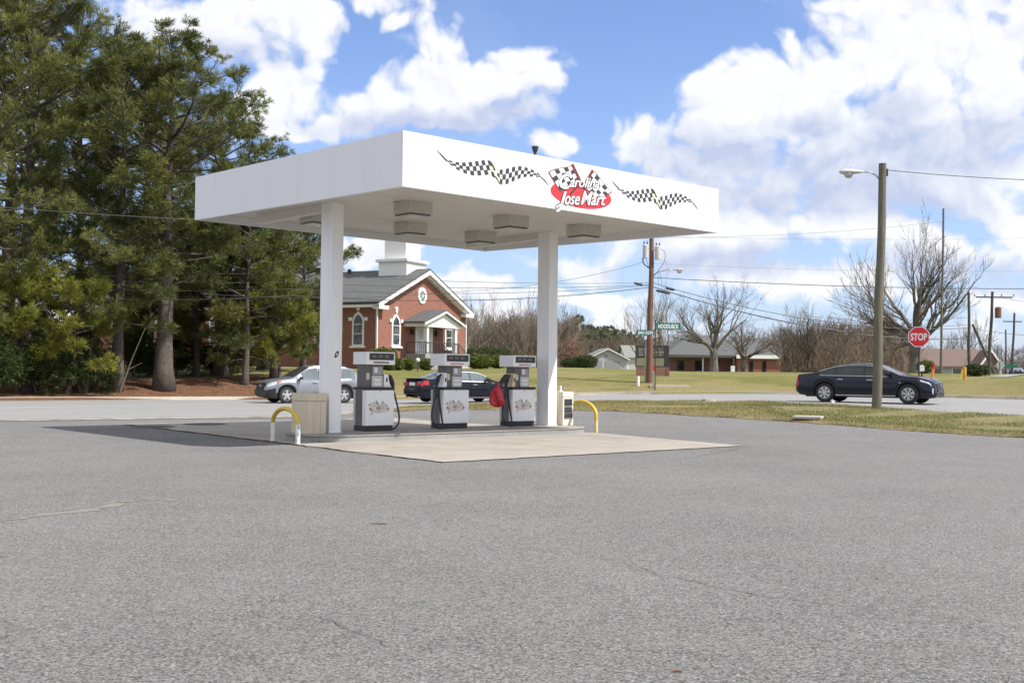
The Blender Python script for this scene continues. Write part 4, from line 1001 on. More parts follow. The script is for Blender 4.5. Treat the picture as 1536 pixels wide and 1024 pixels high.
def sed_extra(t, patch, sec, L_, W2, ring):
    for sg in (-1, 1):
        patch('headlight', M_HEAD, 1.98, 2.33, 3.8, 5.1, sg, 0.012)
        patch('taillight', M_TAIL, -2.40, -2.06, 3.4, 4.9, sg, 0.014)
        mb = MB(); mb.box(-2.445, -2.41, sg * 0.62 - 0.19, sg * 0.62 + 0.19, 0.76, 0.93, 0.01); o = mb.build('taillight', M_TAIL, t)
        mb = MB(); mb.box(-2.449, -2.4455, sg * 0.66 - 0.14, sg * 0.66 + 0.14, 0.895, 0.92, 0.001); mb.build('reverse_lamp', M_HEAD, o)
        mb = MB(); mb.lathe([(0.045, 0), (0.045, 0.09), (0.036, 0.092), (0.034, 0.02)], (-2.36, sg * 0.55, 0.27), (-1, 0, 0), 14); mb.build('tailpipe', M_CHROME, t)
        mb = MB(); mb.box(-0.9, 1.05, sg * (W2 - 0.01) - 0.012, sg * (W2 - 0.01) + 0.012, 0.225, 0.25, 0.004); mb.build('sill_strip', M_CHROME, t)
    mb = MB(); mb.box(-2.45, -2.428, -0.26, 0.26, 0.76, 0.90, 0.004); mb.build('licence_plate', M_DWHITE, t)
    mb = MB(); mb.box(-2.46, -2.424, -0.78, 0.78, 0.36, 0.62, 0.03); mb.build('bumper', M_BLKPT, t)
    mb = MB(); mb.box(-2.44, -2.16, -0.74, 0.74, 1.055, 1.085, 0.012); mb.build('spoiler', M_BLKPT, t)
SED['extra'] = sed_extra
LUX = dict(L=5.18, W=1.88, wr=0.36, xf=1.69, xr=-1.42, paint=M_NAVY, glass=M_CGLASS, spokes=7, split=True, mirror=0.98, arc=True,
    top=[(-2.59, 0.78), (-2.575, 0.95), (-2.53, 1.02), (-2.45, 1.055), (-2.0, 1.10), (-1.82, 1.13), (-1.1, 1.385), (-0.6, 1.465), (0.0, 1.475), (0.42, 1.435), (0.66, 1.37), (1.38, 1.055), (1.5, 1.03), (2.0, 0.98), (2.35, 0.90), (2.52, 0.80), (2.575, 0.66), (2.59, 0.52)],
    belt=[(-2.59, 0.75), (-2.45, 0.985), (-1.9, 1.01), (-1.2, 1.005), (0.9, 0.985), (1.4, 0.96), (2.0, 0.90), (2.4, 0.78), (2.59, 0.5)],
    plan=[(-2.59, 0.82), (-2.52, 0.88), (-2.25, 0.955), (-1.5, 1.0), (1.5, 1.0), (2.0, 0.965), (2.35, 0.88), (2.52, 0.78), (2.59, 0.68)],
    sill=[(-2.59, 0.40), (-2.4, 0.27), (-1.8, 0.21), (2.1, 0.20), (2.59, 0.24)],
    ws=(0.62, 1.38), bl=(-1.84, -1.1), win=[(-1.62, -1.02), (-0.95, 0.05), (0.12, 1.02)], doors=[(-1.02, 0.08), (0.08, 1.12)], pillars=[-0.985, 0.085])
def lux_extra(t, patch, sec, L_, W2, ring):
    for sg in (-1, 1):
        patch('headlight', M_HEAD, 2.10, 2.48, 4.45, 5.15, sg, 0.010, slant=-0.05)
        patch('running_lamp', M_HEAD, 2.50, 2.535, 2.2, 4.2, sg, 0.008)
        patch('taillight', M_TAIL, -2.57, -2.44, 2.4, 5.3, sg, 0.012)
        mb = MB(); mb.box(-1.0, 1.25, sg * (W2 - 0.012) - 0.012, sg * (W2 - 0.012) + 0.012, 0.265, 0.295, 0.004); mb.build('sill_strip', M_CHROME, t)
        mb = MB(); mb.box(1.36, 1.44, sg * (W2 + 0.002) - 0.008, sg * (W2 + 0.002) + 0.008, 0.76, 0.785, 0.003); mb.build('fender_badge', M_CHROME, t)
        mb = MB(); mb.tube([(2.32, sg * 0.78, 0.29), (2.52, sg * 0.62, 0.27), (2.60, sg * 0.3, 0.26)], 0.022, 6); mb.build('chin_strip', M_CHROME, t)
    mb = MB(); mb.prism([(-0.30, 0.46), (0.30, 0.46), (0.48, 0.74), (0.44, 0.80), (-0.44, 0.80), (-0.48, 0.74)], 0, 0.02, lambda a, c_, h: (2.622 + h - 0.07 * abs(a) - max(0, c_ - 0.5) * 0.14, a, c_))
    fr = mb.build('grille', M_CHROME, t)
    mb = MB(); mb.prism([(-0.28, 0.475), (0.28, 0.475), (0.455, 0.735), (0.425, 0.785), (-0.425, 0.785), (-0.455, 0.735)], 0.021, 0.03, lambda a, c_, h: (2.622 + h - 0.07 * abs(a) - max(0, c_ - 0.5) * 0.14, a, c_))
    mb.build('grille_mesh', mat('grille_grey', (0.02, 0.02, 0.022), (0.05, 0.05, 0.052), 40, 0.6), fr)
    mb = MB(); mb.prism([(-0.07, 0.68), (0, 0.60), (0.07, 0.68), (0.06, 0.73), (-0.06, 0.73)], 0.031, 0.04, lambda a, c_, h: (2.622 + h - 0.07 * abs(a) - max(0, c_ - 0.5) * 0.14, a, c_)); mb.build('badge', M_CHROME, fr)
    mb = MB(); mb.box(2.50, 2.615, -0.55, 0.55, 0.31, 0.43, 0.02); mb.build('bumper_intake', M_TRIM, t)
    mb = MB(); mb.box(-2.61, -2.592, -0.26, 0.26, 0.52, 0.64, 0.003); mb.build('licence_plate', M_DWHITE, t)
LUX['extra'] = lux_extra
suv = car('crossover_car', 'silver crossover car turning in from the road behind the left column', 'car', SUV, (-9.13, 51.4, zg(-9.13, 51.4) + 0.008), R(211.6), 'cars on the road')
car('sedan_car', 'black sedan seen from its tail, partly hidden behind the fuel pumps', 'car', SED, (-2.35, 51.6, zg(-2.35, 51.6) + 0.008), R(33), 'cars on the road')
car('sedan_car', 'long navy blue sedan with chrome window trim behind the wooden lamp pole', 'car', LUX, (13.584, 43.13, zg(13.58, 43.13) + 0.008), R(-34.4), 'cars on the road')
p = at(1521, 165); dup(suv, (p.x, p.y, zl(p.x, p.y)), R(-100), 'tiny far silver car on the side street at the right edge', 'cars on the road')

# ------------------------------------------------------------------ buildings
def brick(name, c1, c2, mortar):
    m, b, v = new_mat(name); L = m.node_tree.links
    sx = node(m, 'ShaderNodeSeparateXYZ'); L.new(v, sx.inputs[0])
    cb = node(m, 'ShaderNodeCombineXYZ'); L.new(mth(m, 'ADD', sx.outputs[0], sx.outputs[1]), cb.inputs[0]); L.new(sx.outputs[2], cb.inputs[1])
    bt = node(m, 'ShaderNodeTexBrick'); L.new(cb.outputs[0], bt.inputs['Vector'])
    bt.inputs['Color1'].default_value = (*c1, 1); bt.inputs['Color2'].default_value = (*c2, 1); bt.inputs['Mortar'].default_value = (*mortar, 1)
    bt.inputs['Scale'].default_value = 1.0; bt.inputs['Brick Width'].default_value = 0.21; bt.inputs['Row Height'].default_value = 0.075; bt.inputs['Mortar Size'].default_value = 0.008
    base = mixrgb(m, rng(m, noise(m, v, 1.3, 7, 0.7), 0.35, 0.7, 0, 0.5), bt.outputs['Color'], tuple(q * 0.72 for q in c1))
    L.new(base, b.inputs['Base Color']); b.inputs['Roughness'].default_value = 0.9
    return m
M_BRICK = brick('red_brick', (0.31, 0.112, 0.072), (0.21, 0.068, 0.046), (0.27, 0.20, 0.165))
M_BRICK2 = brick('brown_brick', (0.27, 0.135, 0.10), (0.22, 0.105, 0.08), (0.30, 0.22, 0.18))
M_SHING = mat('roof_shingle', (0.068, 0.072, 0.072), (0.105, 0.109, 0.107), 3.5, 0.9, bump=0.5, stretch=(1, 1, 4))
M_SHINGB = mat('brown_shingle', (0.15, 0.10, 0.082), (0.115, 0.078, 0.066), 3.5, 0.9, bump=0.5, stretch=(1, 1, 4))
M_SHINGG = mat('green_grey_shingle', (0.22, 0.225, 0.20), (0.17, 0.175, 0.16), 3.5, 0.9)
M_SIDING = mat('grey_siding', (0.42, 0.43, 0.45), (0.36, 0.37, 0.39), 2, 0.7)
M_GDOOR = mat('garage_door_grey', (0.30, 0.31, 0.33), (0.26, 0.27, 0.29), 2, 0.6)
M_STAIN = mat('stained_glass', (0.03, 0.035, 0.04), (0.13, 0.15, 0.15), 3.5, 0.15, lo=0.45, hi=0.6)
M_WDOOR = mat('white_door', (0.78, 0.78, 0.76), (0.70, 0.70, 0.68), 2, 0.5)

CHX, CHY, CHZ = -9.6, 80.0, 1.85
ch = thing('church', 'red brick church with a gabled front, white steeple base and grey shingle roof', 'church', (CHX, CHY, CHZ), math.atan2(0.893, 0.45))
# local: x along the gable front (0..12.9), y back along the nave (positive = away from the front)
GW, NL, EH, RH = 12.9, 30.0, 4.55, 7.25
mb = MB()
prof = [(0, -1.2), (GW, -1.2), (GW, EH), (GW / 2, RH - 0.12), (0, EH)]
mb.prism(prof, 0, NL, lambda a, c, h: (a, h, c)); mb.build('wall', M_BRICK, ch)
rf = MB(); ov, th = 0.45, 0.16
for s in (-1, 1):
    e = lambda k: (GW / 2 + s * (GW / 2 + ov) * k)
    zE = EH - ov * (RH - EH) / (GW / 2)
    pr = [(GW / 2, RH), (e(1), zE), (e(1), zE + th), (GW / 2, RH + th)]
    if s > 0: pr = pr[::-1]
    rf.prism(pr, -0.5, NL + 0.4, lambda a, c, h: (a, h, c))
roof = rf.build('roof', M_SHING, ch); fix_normals(roof)
tr = MB()
for s in (-1, 1):
    x1 = GW / 2 + s * (GW / 2 + ov); zE = EH - ov * (RH - EH) / (GW / 2)
    tr.prism([(GW / 2, RH - 0.30), (x1, zE - 0.24), (x1, zE - 0.004), (GW / 2, RH - 0.004)], -0.53, -0.30, lambda a, c, h: (a, h, c))
    tr.prism([(GW / 2, RH - 0.42), (x1 - s * 0.1, zE - 0.36), (x1 - s * 0.1, zE - 0.245), (GW / 2, RH - 0.305)], -0.30, -0.004, lambda a, c, h: (a, h, c))
    xa, xb = sorted((x1, x1 - s * 0.62)); tr.box(xa, xb, -0.55, NL if s < 0 else 0.2, zE - 0.24, zE - 0.05, 0.0)
    xa, xb = sorted((x1, x1 - s * 1.25)); tr.box(xa, xb, -0.545, -0.005, zE - 0.36, zE - 0.10)
o = tr.build('cornice', M_WHITE, ch); fix_normals(o)
# steeple base
sx_, sy_ = GW / 2, 1.95
MB().box(sx_ - 1.4, sx_ + 1.4, sy_ + 0.0 - 1.25, sy_ + 1.25, RH - 1.0, RH + 0.62, 0.02).build('steeple', M_WHITE, ch)
st_ = [c for c in kids(ch) if c.name.startswith('steeple')][0]
MB().box(sx_ - 1.58, sx_ + 1.58, sy_ - 1.43, sy_ + 1.43, RH + 0.622, RH + 0.85, 0.03).build('steeple_cornice', M_WHITE, st_)
MB().box(sx_ - 1.05, sx_ + 1.05, sy_ - 0.95, sy_ + 0.95, RH + 0.852, RH + 4.2, 0.02).build('belfry', M_WHITE, st_)
mb = MB(); mb.lathe([(1.35, RH + 4.202), (1.35, RH + 4.4), (0.9, RH + 4.45), (0.05, RH + 7.6), (0, RH + 7.6)], (sx_, sy_, 0), (0, 0, 1), 8); mb.build('spire', M_SHING, st_)
for yv, hh in ((6.5, 0.35), (7.6, 0.25), (12.6, 0.4)):
    mb = MB(); mb.lathe([(0.16, 0), (0.16, hh), (0.2, hh + 0.03), (0.0, hh + 0.1)], (GW / 2 - 0.5, yv, RH - 0.15), (0, 0, 1), 8); mb.build('roof_vent', M_CHK, roof)
def arch_poly(w, h, pointed=True):
    pts = [(-w / 2, 0), (w / 2, 0)]
    hs = h - w * 0.75
    for k in range(7):
        a = R(60 * k / 6); pts.append((-w / 2 + w * math.cos(a), hs + w * 0.87 * math.sin(a)))
    for k in range(5, -1, -1):
        a = R(60 * k / 6); pts.append((w / 2 - w * math.cos(a), hs + w * 0.87 * math.sin(a)))
    return pts
def church_window(f, w, h):       # f(a, z, out) -> local
    mb = MB(); mb.prism(arch_poly(w, h), -0.05, 0.06, f); fr = mb.build('window', M_WHITE, ch); fix_normals(fr)
    g = MB(); g.prism([(a, c + 0.12) for a, c in arch_poly(w * 0.72, h * 0.86)], 0.061, 0.075, f); q = g.build('pane', M_STAIN, fr); fix_normals(q)
    g = MB(); g.prism([(-w / 2 - 0.14, -0.14), (w / 2 + 0.14, -0.14), (w / 2 + 0.14, -0.002), (-w / 2 - 0.14, -0.002)], -0.05, 0.16, f); q = g.build('sill', M_WHITE, fr); fix_normals(q)
    for s in (-1, 1):
        g = MB(); g.prism([(s * w / 2 - (0.30 if s < 0 else -0.02), h * 0.73), (s * w / 2 + (0.30 if s > 0 else -0.02), h * 0.73), (s * w / 2 + (0.30 if s > 0 else -0.02), h * 0.83), (s * w / 2 - (0.30 if s < 0 else -0.02), h * 0.83)], -0.04, 0.10, f); q = g.build('impost', M_WHITE, fr); fix_normals(q)
    g = MB(); g.prism([(-0.09, h + 0.05), (0.09, h + 0.05), (0.17, h + 0.42), (0, h + 0.52), (-0.17, h + 0.42)], -0.04, 0.10, f)
    q = g.build('keystone', M_WHITE, fr); fix_normals(q)
    g = MB()
    g.box(0, 0.001, 0, 0.001, 0, 0.001)
    g = MB()
    for zq in (0.35, 0.62): g.prism([(-w * 0.34, h * zq), (w * 0.34, h * zq), (w * 0.34, h * zq + 0.04), (-w * 0.34, h * zq + 0.04)], 0.0755, 0.09, f)
    q = g.build('glazing_bar', M_WHITE, fr); fix_normals(q)
front = lambda xc, z0: (lambda a, c, h: (xc + a, -h, z0 + c))
sidew = lambda yc, z0: (lambda a, c, h: (-h, yc - a, z0 + c))
for xc in (2.55, 10.2): church_window(front(xc, 1.45), 1.15, 2.35)
for k in range(8): church_window(sidew(1.5 + 3.3 * k, 1.4), 1.0, 2.45)
mb = MB(); ringp = [(0.62 * math.cos(t), 0.62 * math.sin(t)) for t in np.linspace(0, 2 * PI, 28, endpoint=False)]
mb.prism(ringp, -0.05, 0.07, front(GW / 2 - 0.3, 5.35)); rw = mb.build('round_window', M_WHITE, ch); fix_normals(rw)
mb = MB(); mb.prism([(a * 0.58, c * 0.58) for a, c in ringp], 0.071, 0.08, front(GW / 2 - 0.3, 5.35)); q = mb.build('pane', M_STAIN, rw); fix_normals(q)
mb = MB()
for a in range(0, 180, 45): ca, sa = math.cos(R(a)), math.sin(R(a)); mb.prism([(-0.42 * ca - 0.02 * sa, -0.42 * sa + 0.02 * ca), (-0.42 * ca + 0.02 * sa, -0.42 * sa - 0.02 * ca), (0.42 * ca + 0.02 * sa, 0.42 * sa - 0.02 * ca), (0.42 * ca - 0.02 * sa, 0.42 * sa + 0.02 * ca)], 0.0805, 0.095, front(GW / 2 - 0.3, 5.35))
q = mb.build('glazing_bar', M_WHITE, rw); fix_normals(q)
for xq in (-0.06, 12.86): MB().box(xq, xq + 0.1, -0.12, -0.005, -0.4, EH - 0.3, 0.01).build('downspout', M_WHITE, ch)
# side annex door and small sign
MB().box(-0.03, 0.0, 19.2, 20.3, 1.0, 3.4, 0.0).build('window_shutter', M_WHITE, ch)
# porch
PC, PWd, PD = 6.45, 2.85, 2.1
por = MB().box(PC - 2.6, PC + 2.6, -1.75, -0.004, -1.2, 0.93, 0.02).build('porch', MATS['island_concrete'], ch)
prf = MB(); zE, zR = 3.22, 4.15
for s in (-1, 1):
    pr = [(PC, zR), (PC + s * (PWd + 0.2), zE - 0.06), (PC + s * (PWd + 0.2), zE + 0.06), (PC, zR + 0.12)]
    if s > 0: pr = pr[::-1]
    prf.prism(pr, -1.95, -0.005, lambda a, c, h: (a, h, c))
q = prf.build('porch_roof', M_SHING, ch); fix_normals(q)
pd = MB()
pd.prism([(PC - PWd, zE - 0.02), (PC + PWd, zE - 0.02), (PC, zR - 0.08)], -1.73, -1.57, lambda a, c, h: (a, h, c))
for s in (-1, 1): pd.prism([(PC, zR - 0.14), (PC + s * (PWd + 0.22), zE - 0.2), (PC + s * (PWd + 0.22), zE - 0.065), (PC, zR - 0.004)], -2.01, -1.955, lambda a, c, h: (a, h, c))
pd.box(PC - PWd, PC + PWd, -1.75, -1.45, zE - 0.30, zE - 0.025)
for s in (-1, 1): xa, xb = sorted((PC + s * PWd, PC + s * (PWd - 0.3))); pd.box(xa, xb, -1.44, -0.01, zE - 0.30, zE - 0.025)
q = pd.build('pediment', M_WHITE, ch); fix_normals(q)
for s in (-1, 1): MB().box(PC + s * 2.1 - 0.15, PC + s * 2.1 + 0.15, -1.66, -1.36, 0.932, zE - 0.302, 0.02).build('porch_column', M_WHITE, ch)
dr = MB().box(PC - 1.25, PC + 1.25, -0.08, -0.005, 0.932, 3.25, 0.01).build('door_frame', M_WHITE, ch)
for s in (-1, 1):
    xa, xb = sorted((PC + s * 0.02, PC + s * 0.98))
    d = MB().box(xa, xb, -0.11, -0.081, 0.95, 2.95, 0.006).build('door', M_WDOOR, ch)
    mb = MB()
    for z0 in (1.1, 2.0): mb.box(xa + 0.15, xb - 0.15, -0.116, -0.1105, z0, z0 + 0.75, 0.002)
    mb.build('door_panel', M_PUMPL, d)
    mb = MB(); mb.box(PC + s * 1.75 - 0.09, PC + s * 1.75 + 0.09, -0.2, -0.006, 2.35, 2.75, 0.02); mb.build('wall_lantern', M_CHK, ch)
stp = MB()
for k in range(5): stp.box(PC + 2.602 + 0.32 * k, PC + 2.60 + 0.32 * (k + 1), -1.7, -0.3, -1.2, 0.75 - 0.18 * k)
stp.build('steps', MATS['kerb_concrete'], ch)
rl = MB()
def rail(p0, p1, h=0.85, n=10):
    a, c = Vector(p0), Vector(p1); up = Vector((0, 0, h))
    rl.tube([a + up, c + up], 0.025, 5); rl.tube([a + up * 0.12, c + up * 0.12], 0.018, 5)
    for k in range(n + 1): q = a.lerp(c, k / n); rl.tube([q, q + up], 0.014 if k % n else 0.025, 4)
rail((PC - 2.5, -1.7, 0.93), (PC + 2.3, -1.7, 0.93), n=26); rail((PC + 2.4, -1.7, 0.93), (PC + 4.6, -1.7, -0.3), n=12); rail((PC + 2.4, -0.3, 0.93), (PC + 4.6, -0.3, -0.3), n=12); rail((PC - 2.5, -1.7, 0.93), (PC - 2.5, -0.1, 0.93), n=9)
rl.build('railing', M_CHK, ch)

def house(name, label, cat, loc, rz, W, D, EH_, RH_, m_wall, m_roof, ridge='x', ov=0.4, hip=False):
    t = thing(name, label, cat, loc, rz)
    mb = MB()
    if ridge == 'y': mb.prism([(0, -1.5), (W, -1.5), (W, EH_), (W / 2, RH_ - 0.1), (0, EH_)], 0, D, lambda a, c, h: (a, h, c))
    elif hip: mb.box(0, W, 0, D, -1.5, EH_)
    else: mb.prism([(0, -1.5), (D, -1.5), (D, EH_), (D / 2, RH_ - 0.1), (0, EH_)], 0, W, lambda a, c, h: (h, a, c))
    q = mb.build('wall', m_wall, t); fix_normals(q)
    rf = MB(); thk = 0.14
    if hip:
        o4 = [(-ov, -ov), (W + ov, -ov), (W + ov, D + ov), (-ov, D + ov)]; rI = min(D / 2, W * 0.36)
        vs = [(a, c, EH_ + 0.003) for a, c in o4] + [(a, c, EH_ + 0.2) for a, c in o4] + [(rI, D / 2, RH_), (W - rI, D / 2, RH_)]
        rf.add(vs, [(3, 2, 1, 0), (0, 1, 5, 4), (1, 2, 6, 5), (2, 3, 7, 6), (3, 0, 4, 7), (4, 5, 9, 8), (5, 6, 9), (6, 7, 8, 9), (7, 4, 8)])
    else:
        S_ = W if ridge == 'y' else D; Ln = D if ridge == 'y' else W
        for s in (-1, 1):
            x1 = S_ / 2 + s * (S_ / 2 + ov); zE = EH_ - ov * (RH_ - EH_) / (S_ / 2)
            pr = [(S_ / 2, RH_), (x1, zE), (x1, zE + thk), (S_ / 2, RH_ + thk)]
            rf.prism(pr, -ov, Ln + ov, (lambda a, c, h: (a, h, c)) if ridge == 'y' else (lambda a, c, h: (h, a, c)))
    q = rf.build('roof', m_roof, t); fix_normals(q)
    return t
# grey garage
p = at(888, 190); g_ = house('garage', 'pale grey garage with two roll doors and a low gable in the distance', 'garage', (p.x - 0.6, p.y, zpix(888, 556, 190)), R(4), 6.6, 9.5, 2.15, 3.75, M_SIDING, M_SHINGG, 'y')
for a, w in ((0.45, 1.9), (2.9, 2.6)):
    d = MB().box(a, a + w, -0.06, -0.005, 0.05, 1.75).build('garage_door', M_GDOOR, g_)
    mb = MB()
    for k in range(1, 4): mb.box(a + 0.03, a + w - 0.03, -0.066, -0.0605, 0.05 + 0.43 * k, 0.07 + 0.43 * k)
    mb.build('door_joint', M_PUMPD, d)
MB().box(2.95, 3.15, -0.1, -0.005, 2.4, 2.65).build('wall_lamp', M_CHK, g_)
mb = MB()
for s in (-1, 1): mb.prism([(3.3, 3.62), (3.3 + s * 3.75, 1.78), (3.3 + s * 3.75, 1.93), (3.3, 3.78)], -0.44, -0.402, lambda a, c, h: (a, h, c))
q = mb.build('gable_trim', M_WHITE, g_); fix_normals(q)
p = at(941, 191); h_ = house('house', 'low house with white wall beside the grey garage and long grey roof', 'house', (p.x, p.y + 0.5, zpix(941, 556, 190)), R(4), 16, 9, 2.3, 4.3, M_WDOOR, M_SHINGG, 'x')
MB().box(0.5, 1.5, -0.05, -0.005, 0.1, 2.0).build('door', M_PUMPL, h_)
for a in (1.75, ): 
    f = MB().box(a - 0.1, a + 0.9, -0.06, -0.005, 0.6, 1.9).build('window', M_WHITE, h_)
    MB().box(a, a + 0.8, -0.07, -0.061, 0.7, 1.8).build('pane', M_GLASS, f)
# long brick building with grey hipped roof
p = at(1004, 150); bz = zpix(1100, 564, 150)
bb = house('brick_building', 'long brown brick building with a grey hipped roof and deep shaded porch', 'building', (p.x, p.y, bz), R(1.5), 10.6, 13, 2.55, 5.6, M_BRICK2, M_SHING, 'x', 0.7, hip=True)
mb = MB(); mb.box(-0.7, 8.3, -2.2, -0.71, 2.40, 2.55); mb.build('porch_roof', M_SHING, bb)
for a in (-0.6, 4.0, 8.05): MB().box(a, a + 0.16, -2.1, -1.94, -1.2, 2.399).build('porch_post', M_GDOOR, bb)
for a in (1.0, 3.4, 5.6): 
    f = MB().box(a, a + 1.0, -0.06, -0.004, 0.7, 2.0).build('window', M_DKMET, bb); MB().box(a + 0.08, a + 0.92, -0.07, -0.061, 0.78, 1.92).build('pane', M_GLASS, f)
p = at(1103, 149); wing = house('brick_building', 'sunlit low brick wing with white fascia and narrow windows beside the bare trees', 'building', (p.x, p.y - 2.2, bz), R(1.5), 7.6, 11, 2.45, 4.6, M_BRICK, M_SHING, 'x', 0.3, hip=True)
mb = MB(); mb.box(-0.35, 7.95, -0.42, -0.33, 2.3, 2.75); mb.build('fascia_board', M_WHITE, wing)
for a in (1.4, 3.1, 5.6): 
    f = MB().box(a, a + 0.5, -0.06, -0.004, 0.5, 2.0).build('window', M_DKMET, wing); MB().box(a + 0.06, a + 0.44, -0.07, -0.061, 0.56, 1.94).build('pane', M_GLASS, f)
# brown roofed house at right
p = at(1388, 150); rz_ = zpix(1440, 573, 150)
rh = house('house', 'tan house with brown shingle roof and white porch posts behind the stop sign', 'house', (p.x, p.y, rz_), R(3), 8.8, 9, 2.2, 4.35, M_SIDING, M_SHINGB, 'x', 0.5)
for a in (0.7, 3.6): 
    f = MB().box(a, a + 1.3, -0.06, -0.004, 0.7, 1.9).build('window', M_WHITE, rh); MB().box(a + 0.1, a + 1.2, -0.07, -0.061, 0.8, 1.8).build('pane', M_GLASS, f)
mb = MB()
for s in (-1, 1): mb.prism([(7.6, 4.0), (7.6 + s * 1.5, 2.0), (7.6 + s * 1.5, 2.28), (7.6, 4.3)], -2.9, -2.7, lambda a, c, h: (a, h, c))
q = mb.build('porch_gable', M_WHITE, rh); fix_normals(q)
mb = MB(); mb.prism([(6.1, 2.2), (9.1, 2.2), (7.6, 4.2)], -2.69, 0.5, lambda a, c, h: (a, h, c)); q = mb.build('porch_roof', M_SHINGB, rh); fix_normals(q)
for a in (6.2, 8.8): MB().box(a, a + 0.22, -2.65, -2.43, -1.2, 2.19).build('porch_post', M_WHITE, rh)
MB().box(6.9, 7.8, -0.05, -0.004, 0.0, 1.95).build('door', M_DRED, rh)

# ------------------------------------------------------------------ poles, signs, wires
def pole_thing(name, label, px, D, ytop, r0, r1, m, lean=0.0, group=None, ybase=None, cat='pole'):
    p = at(px, D); z = zpix(px, ybase, D) if ybase else p.z
    H = zpix(px, ytop, D) - z
    t = thing(name, label, cat, (p.x, p.y, z), 0, group)
    pts = [(lean * H * k / 8 + 0.02 * math.sin(k * 1.3), 0.015 * math.sin(k * 2.1), -0.3 + (H + 0.3) * k / 8) for k in range(9)]
    MB().tube(pts, [r0 + (r1 - r0) * k / 8 for k in range(9)], 14).build('pole', m, t, smooth=True, angle=0.9)
    return t, H
def cobra(t, base, d, drop, m_arm, L_=1.1, r=0.028, big=1.0):
    b = Vector(base); d = Vector(d)
    MB().tube([b, b + d * 0.25 * L_ + Vector((0, 0, 0.16)), b + d * 0.6 * L_ + Vector((0, 0, 0.26)), b + d * L_ + Vector((0, 0, 0.27))], r, 8).build('lamp_arm', m_arm, t, smooth=True)
    e = b + d * L_ + Vector((0, 0, 0.27))
    prof = [(0.04, -0.05), (0.075, 0.05), (0.13, 0.2), (0.17, 0.38), (0.185, 0.55), (0.165, 0.7), (0.10, 0.8), (0.0, 0.83)]
    mb = MB(); n = 16; vs = []
    side = Vector((-d.y, d.x, 0))
    for r_, h in prof:
        for k in range(n):
            a = 2 * PI * k / n; zz = math.sin(a); zz = zz * (0.62 if zz > 0 else 0.45)
            vs.append(e + d * h * big + side * r_ * math.cos(a) * big + Vector((0, 0, r_ * zz * big)))
    mb.add(vs, [(i * n + k, i * n + (k + 1) % n, (i + 1) * n + (k + 1) % n, (i + 1) * n + k) for i in range(len(prof) - 1) for k in range(n)] + [tuple(range(n))[::-1]])
    hd = mb.build('lamp_head', M_PUMPL, t, smooth=True); fix_normals(hd)
    mb = MB(); prof = [(0.155, -0.045), (0.15, -0.10), (0.12, -0.16), (0.07, -0.20), (0.0, -0.21)]
    mb.lathe(prof, e + d * 0.50 * big, (0, 0, 1), 16); mb.build('lamp_lens', mat('lamp_glass', (0.45, 0.46, 0.46), (0.38, 0.39, 0.40), 5, 0.12, coat=0.6), hd, smooth=True)
    mb = MB(); mb.lathe([(0.035, 0.09), (0.035, 0.16), (0.0, 0.17)], e + d * 0.42 * big, (0, 0, 1), 10); mb.build('photocell', M_PUMPL, hd)
D1 = 38.0
lpole, H1 = pole_thing('street_lamp', 'weathered wooden street lamp pole leaning slightly on the grass strip', 1314.5, D1, 244, 0.165, 0.125, M_WOODG, 0.026, ybase=617, cat='street lamp')
cobra(lpole, (0.026 * H1 - 0.10, 0, H1 - 0.55), (-1, 0.1, 0), 0, M_GALV, 0.55, 0.022, 0.95)
MB().box(0.026 * H1 + 0.10, 0.026 * H1 + 0.16, -0.06, 0.06, H1 - 0.42, H1 - 0.18, 0.01).build('wire_clamp', M_DKMET, lpole)
D2 = 66.0
upole, H2 = pole_thing('utility_pole', 'reddish wooden utility pole with two grey transformers behind the canopy corner', 974, D2, 352, 0.20, 0.125, M_WOODR, 0.012, ybase=576, cat='utility pole')
zq = lambda py: zpix(975, py, D2) - upole.location.z
lx0 = 0.012 * H2
for dx, dy, y0, y1 in ((-0.36, -0.05, 368, 387), (0.34, -0.1, 370, 389)):
    mb = MB(); za, zb2 = zq(y1), zq(y0); x = lx0 + dx
    mb.lathe([(0.17, za), (0.175, za + 0.04), (0.175, zb2 - 0.05), (0.185, zb2 - 0.04), (0.185, zb2), (0.12, zb2 + 0.05), (0, zb2 + 0.06)], (x, dy, 0), (0, 0, 1), 18)
    tr_ = mb.build('transformer', M_PUMPL, upole, smooth=True, angle=0.6)
    mb = MB()
    for q in (-0.09, 0.09): mb.lathe([(0.03, zb2 + 0.03), (0.045, zb2 + 0.09), (0.03, zb2 + 0.14), (0.045, zb2 + 0.19), (0.015, zb2 + 0.26), (0.0, zb2 + 0.27)], (x + q, dy, 0), (0, 0, 1), 8)
    mb.build('bushing', M_DKMET, tr_)
    mb = MB(); mb.box(min(x, lx0), max(x, lx0), -0.03 + dy, 0.03 + dy, zb2 - 0.22, zb2 - 0.14); mb.build('bracket', M_GALV, upole)
mb = MB(); mb.tube([(lx0 - 0.12, 0, zq(402)), (lx0 - 0.42, -0.05, zq(397)), (lx0 - 0.52, -0.05, zq(392))], 0.035, 6); mb.build('insulator_arm', M_DKMET, upole)
mb = MB(); mb.lathe([(0.05, 0), (0.06, 0.1), (0.04, 0.15), (0.06, 0.2), (0.04, 0.3), (0, 0.31)], (lx0 - 0.52, -0.05, zq(394)), (0, 0, 1), 8); mb.build('insulator', M_GALV, upole)
cobra(upole, (lx0 + 0.12, -0.05, zq(412)), (0.94, -0.34, 0), 0, M_GALV, 1.15, 0.026, 0.72)
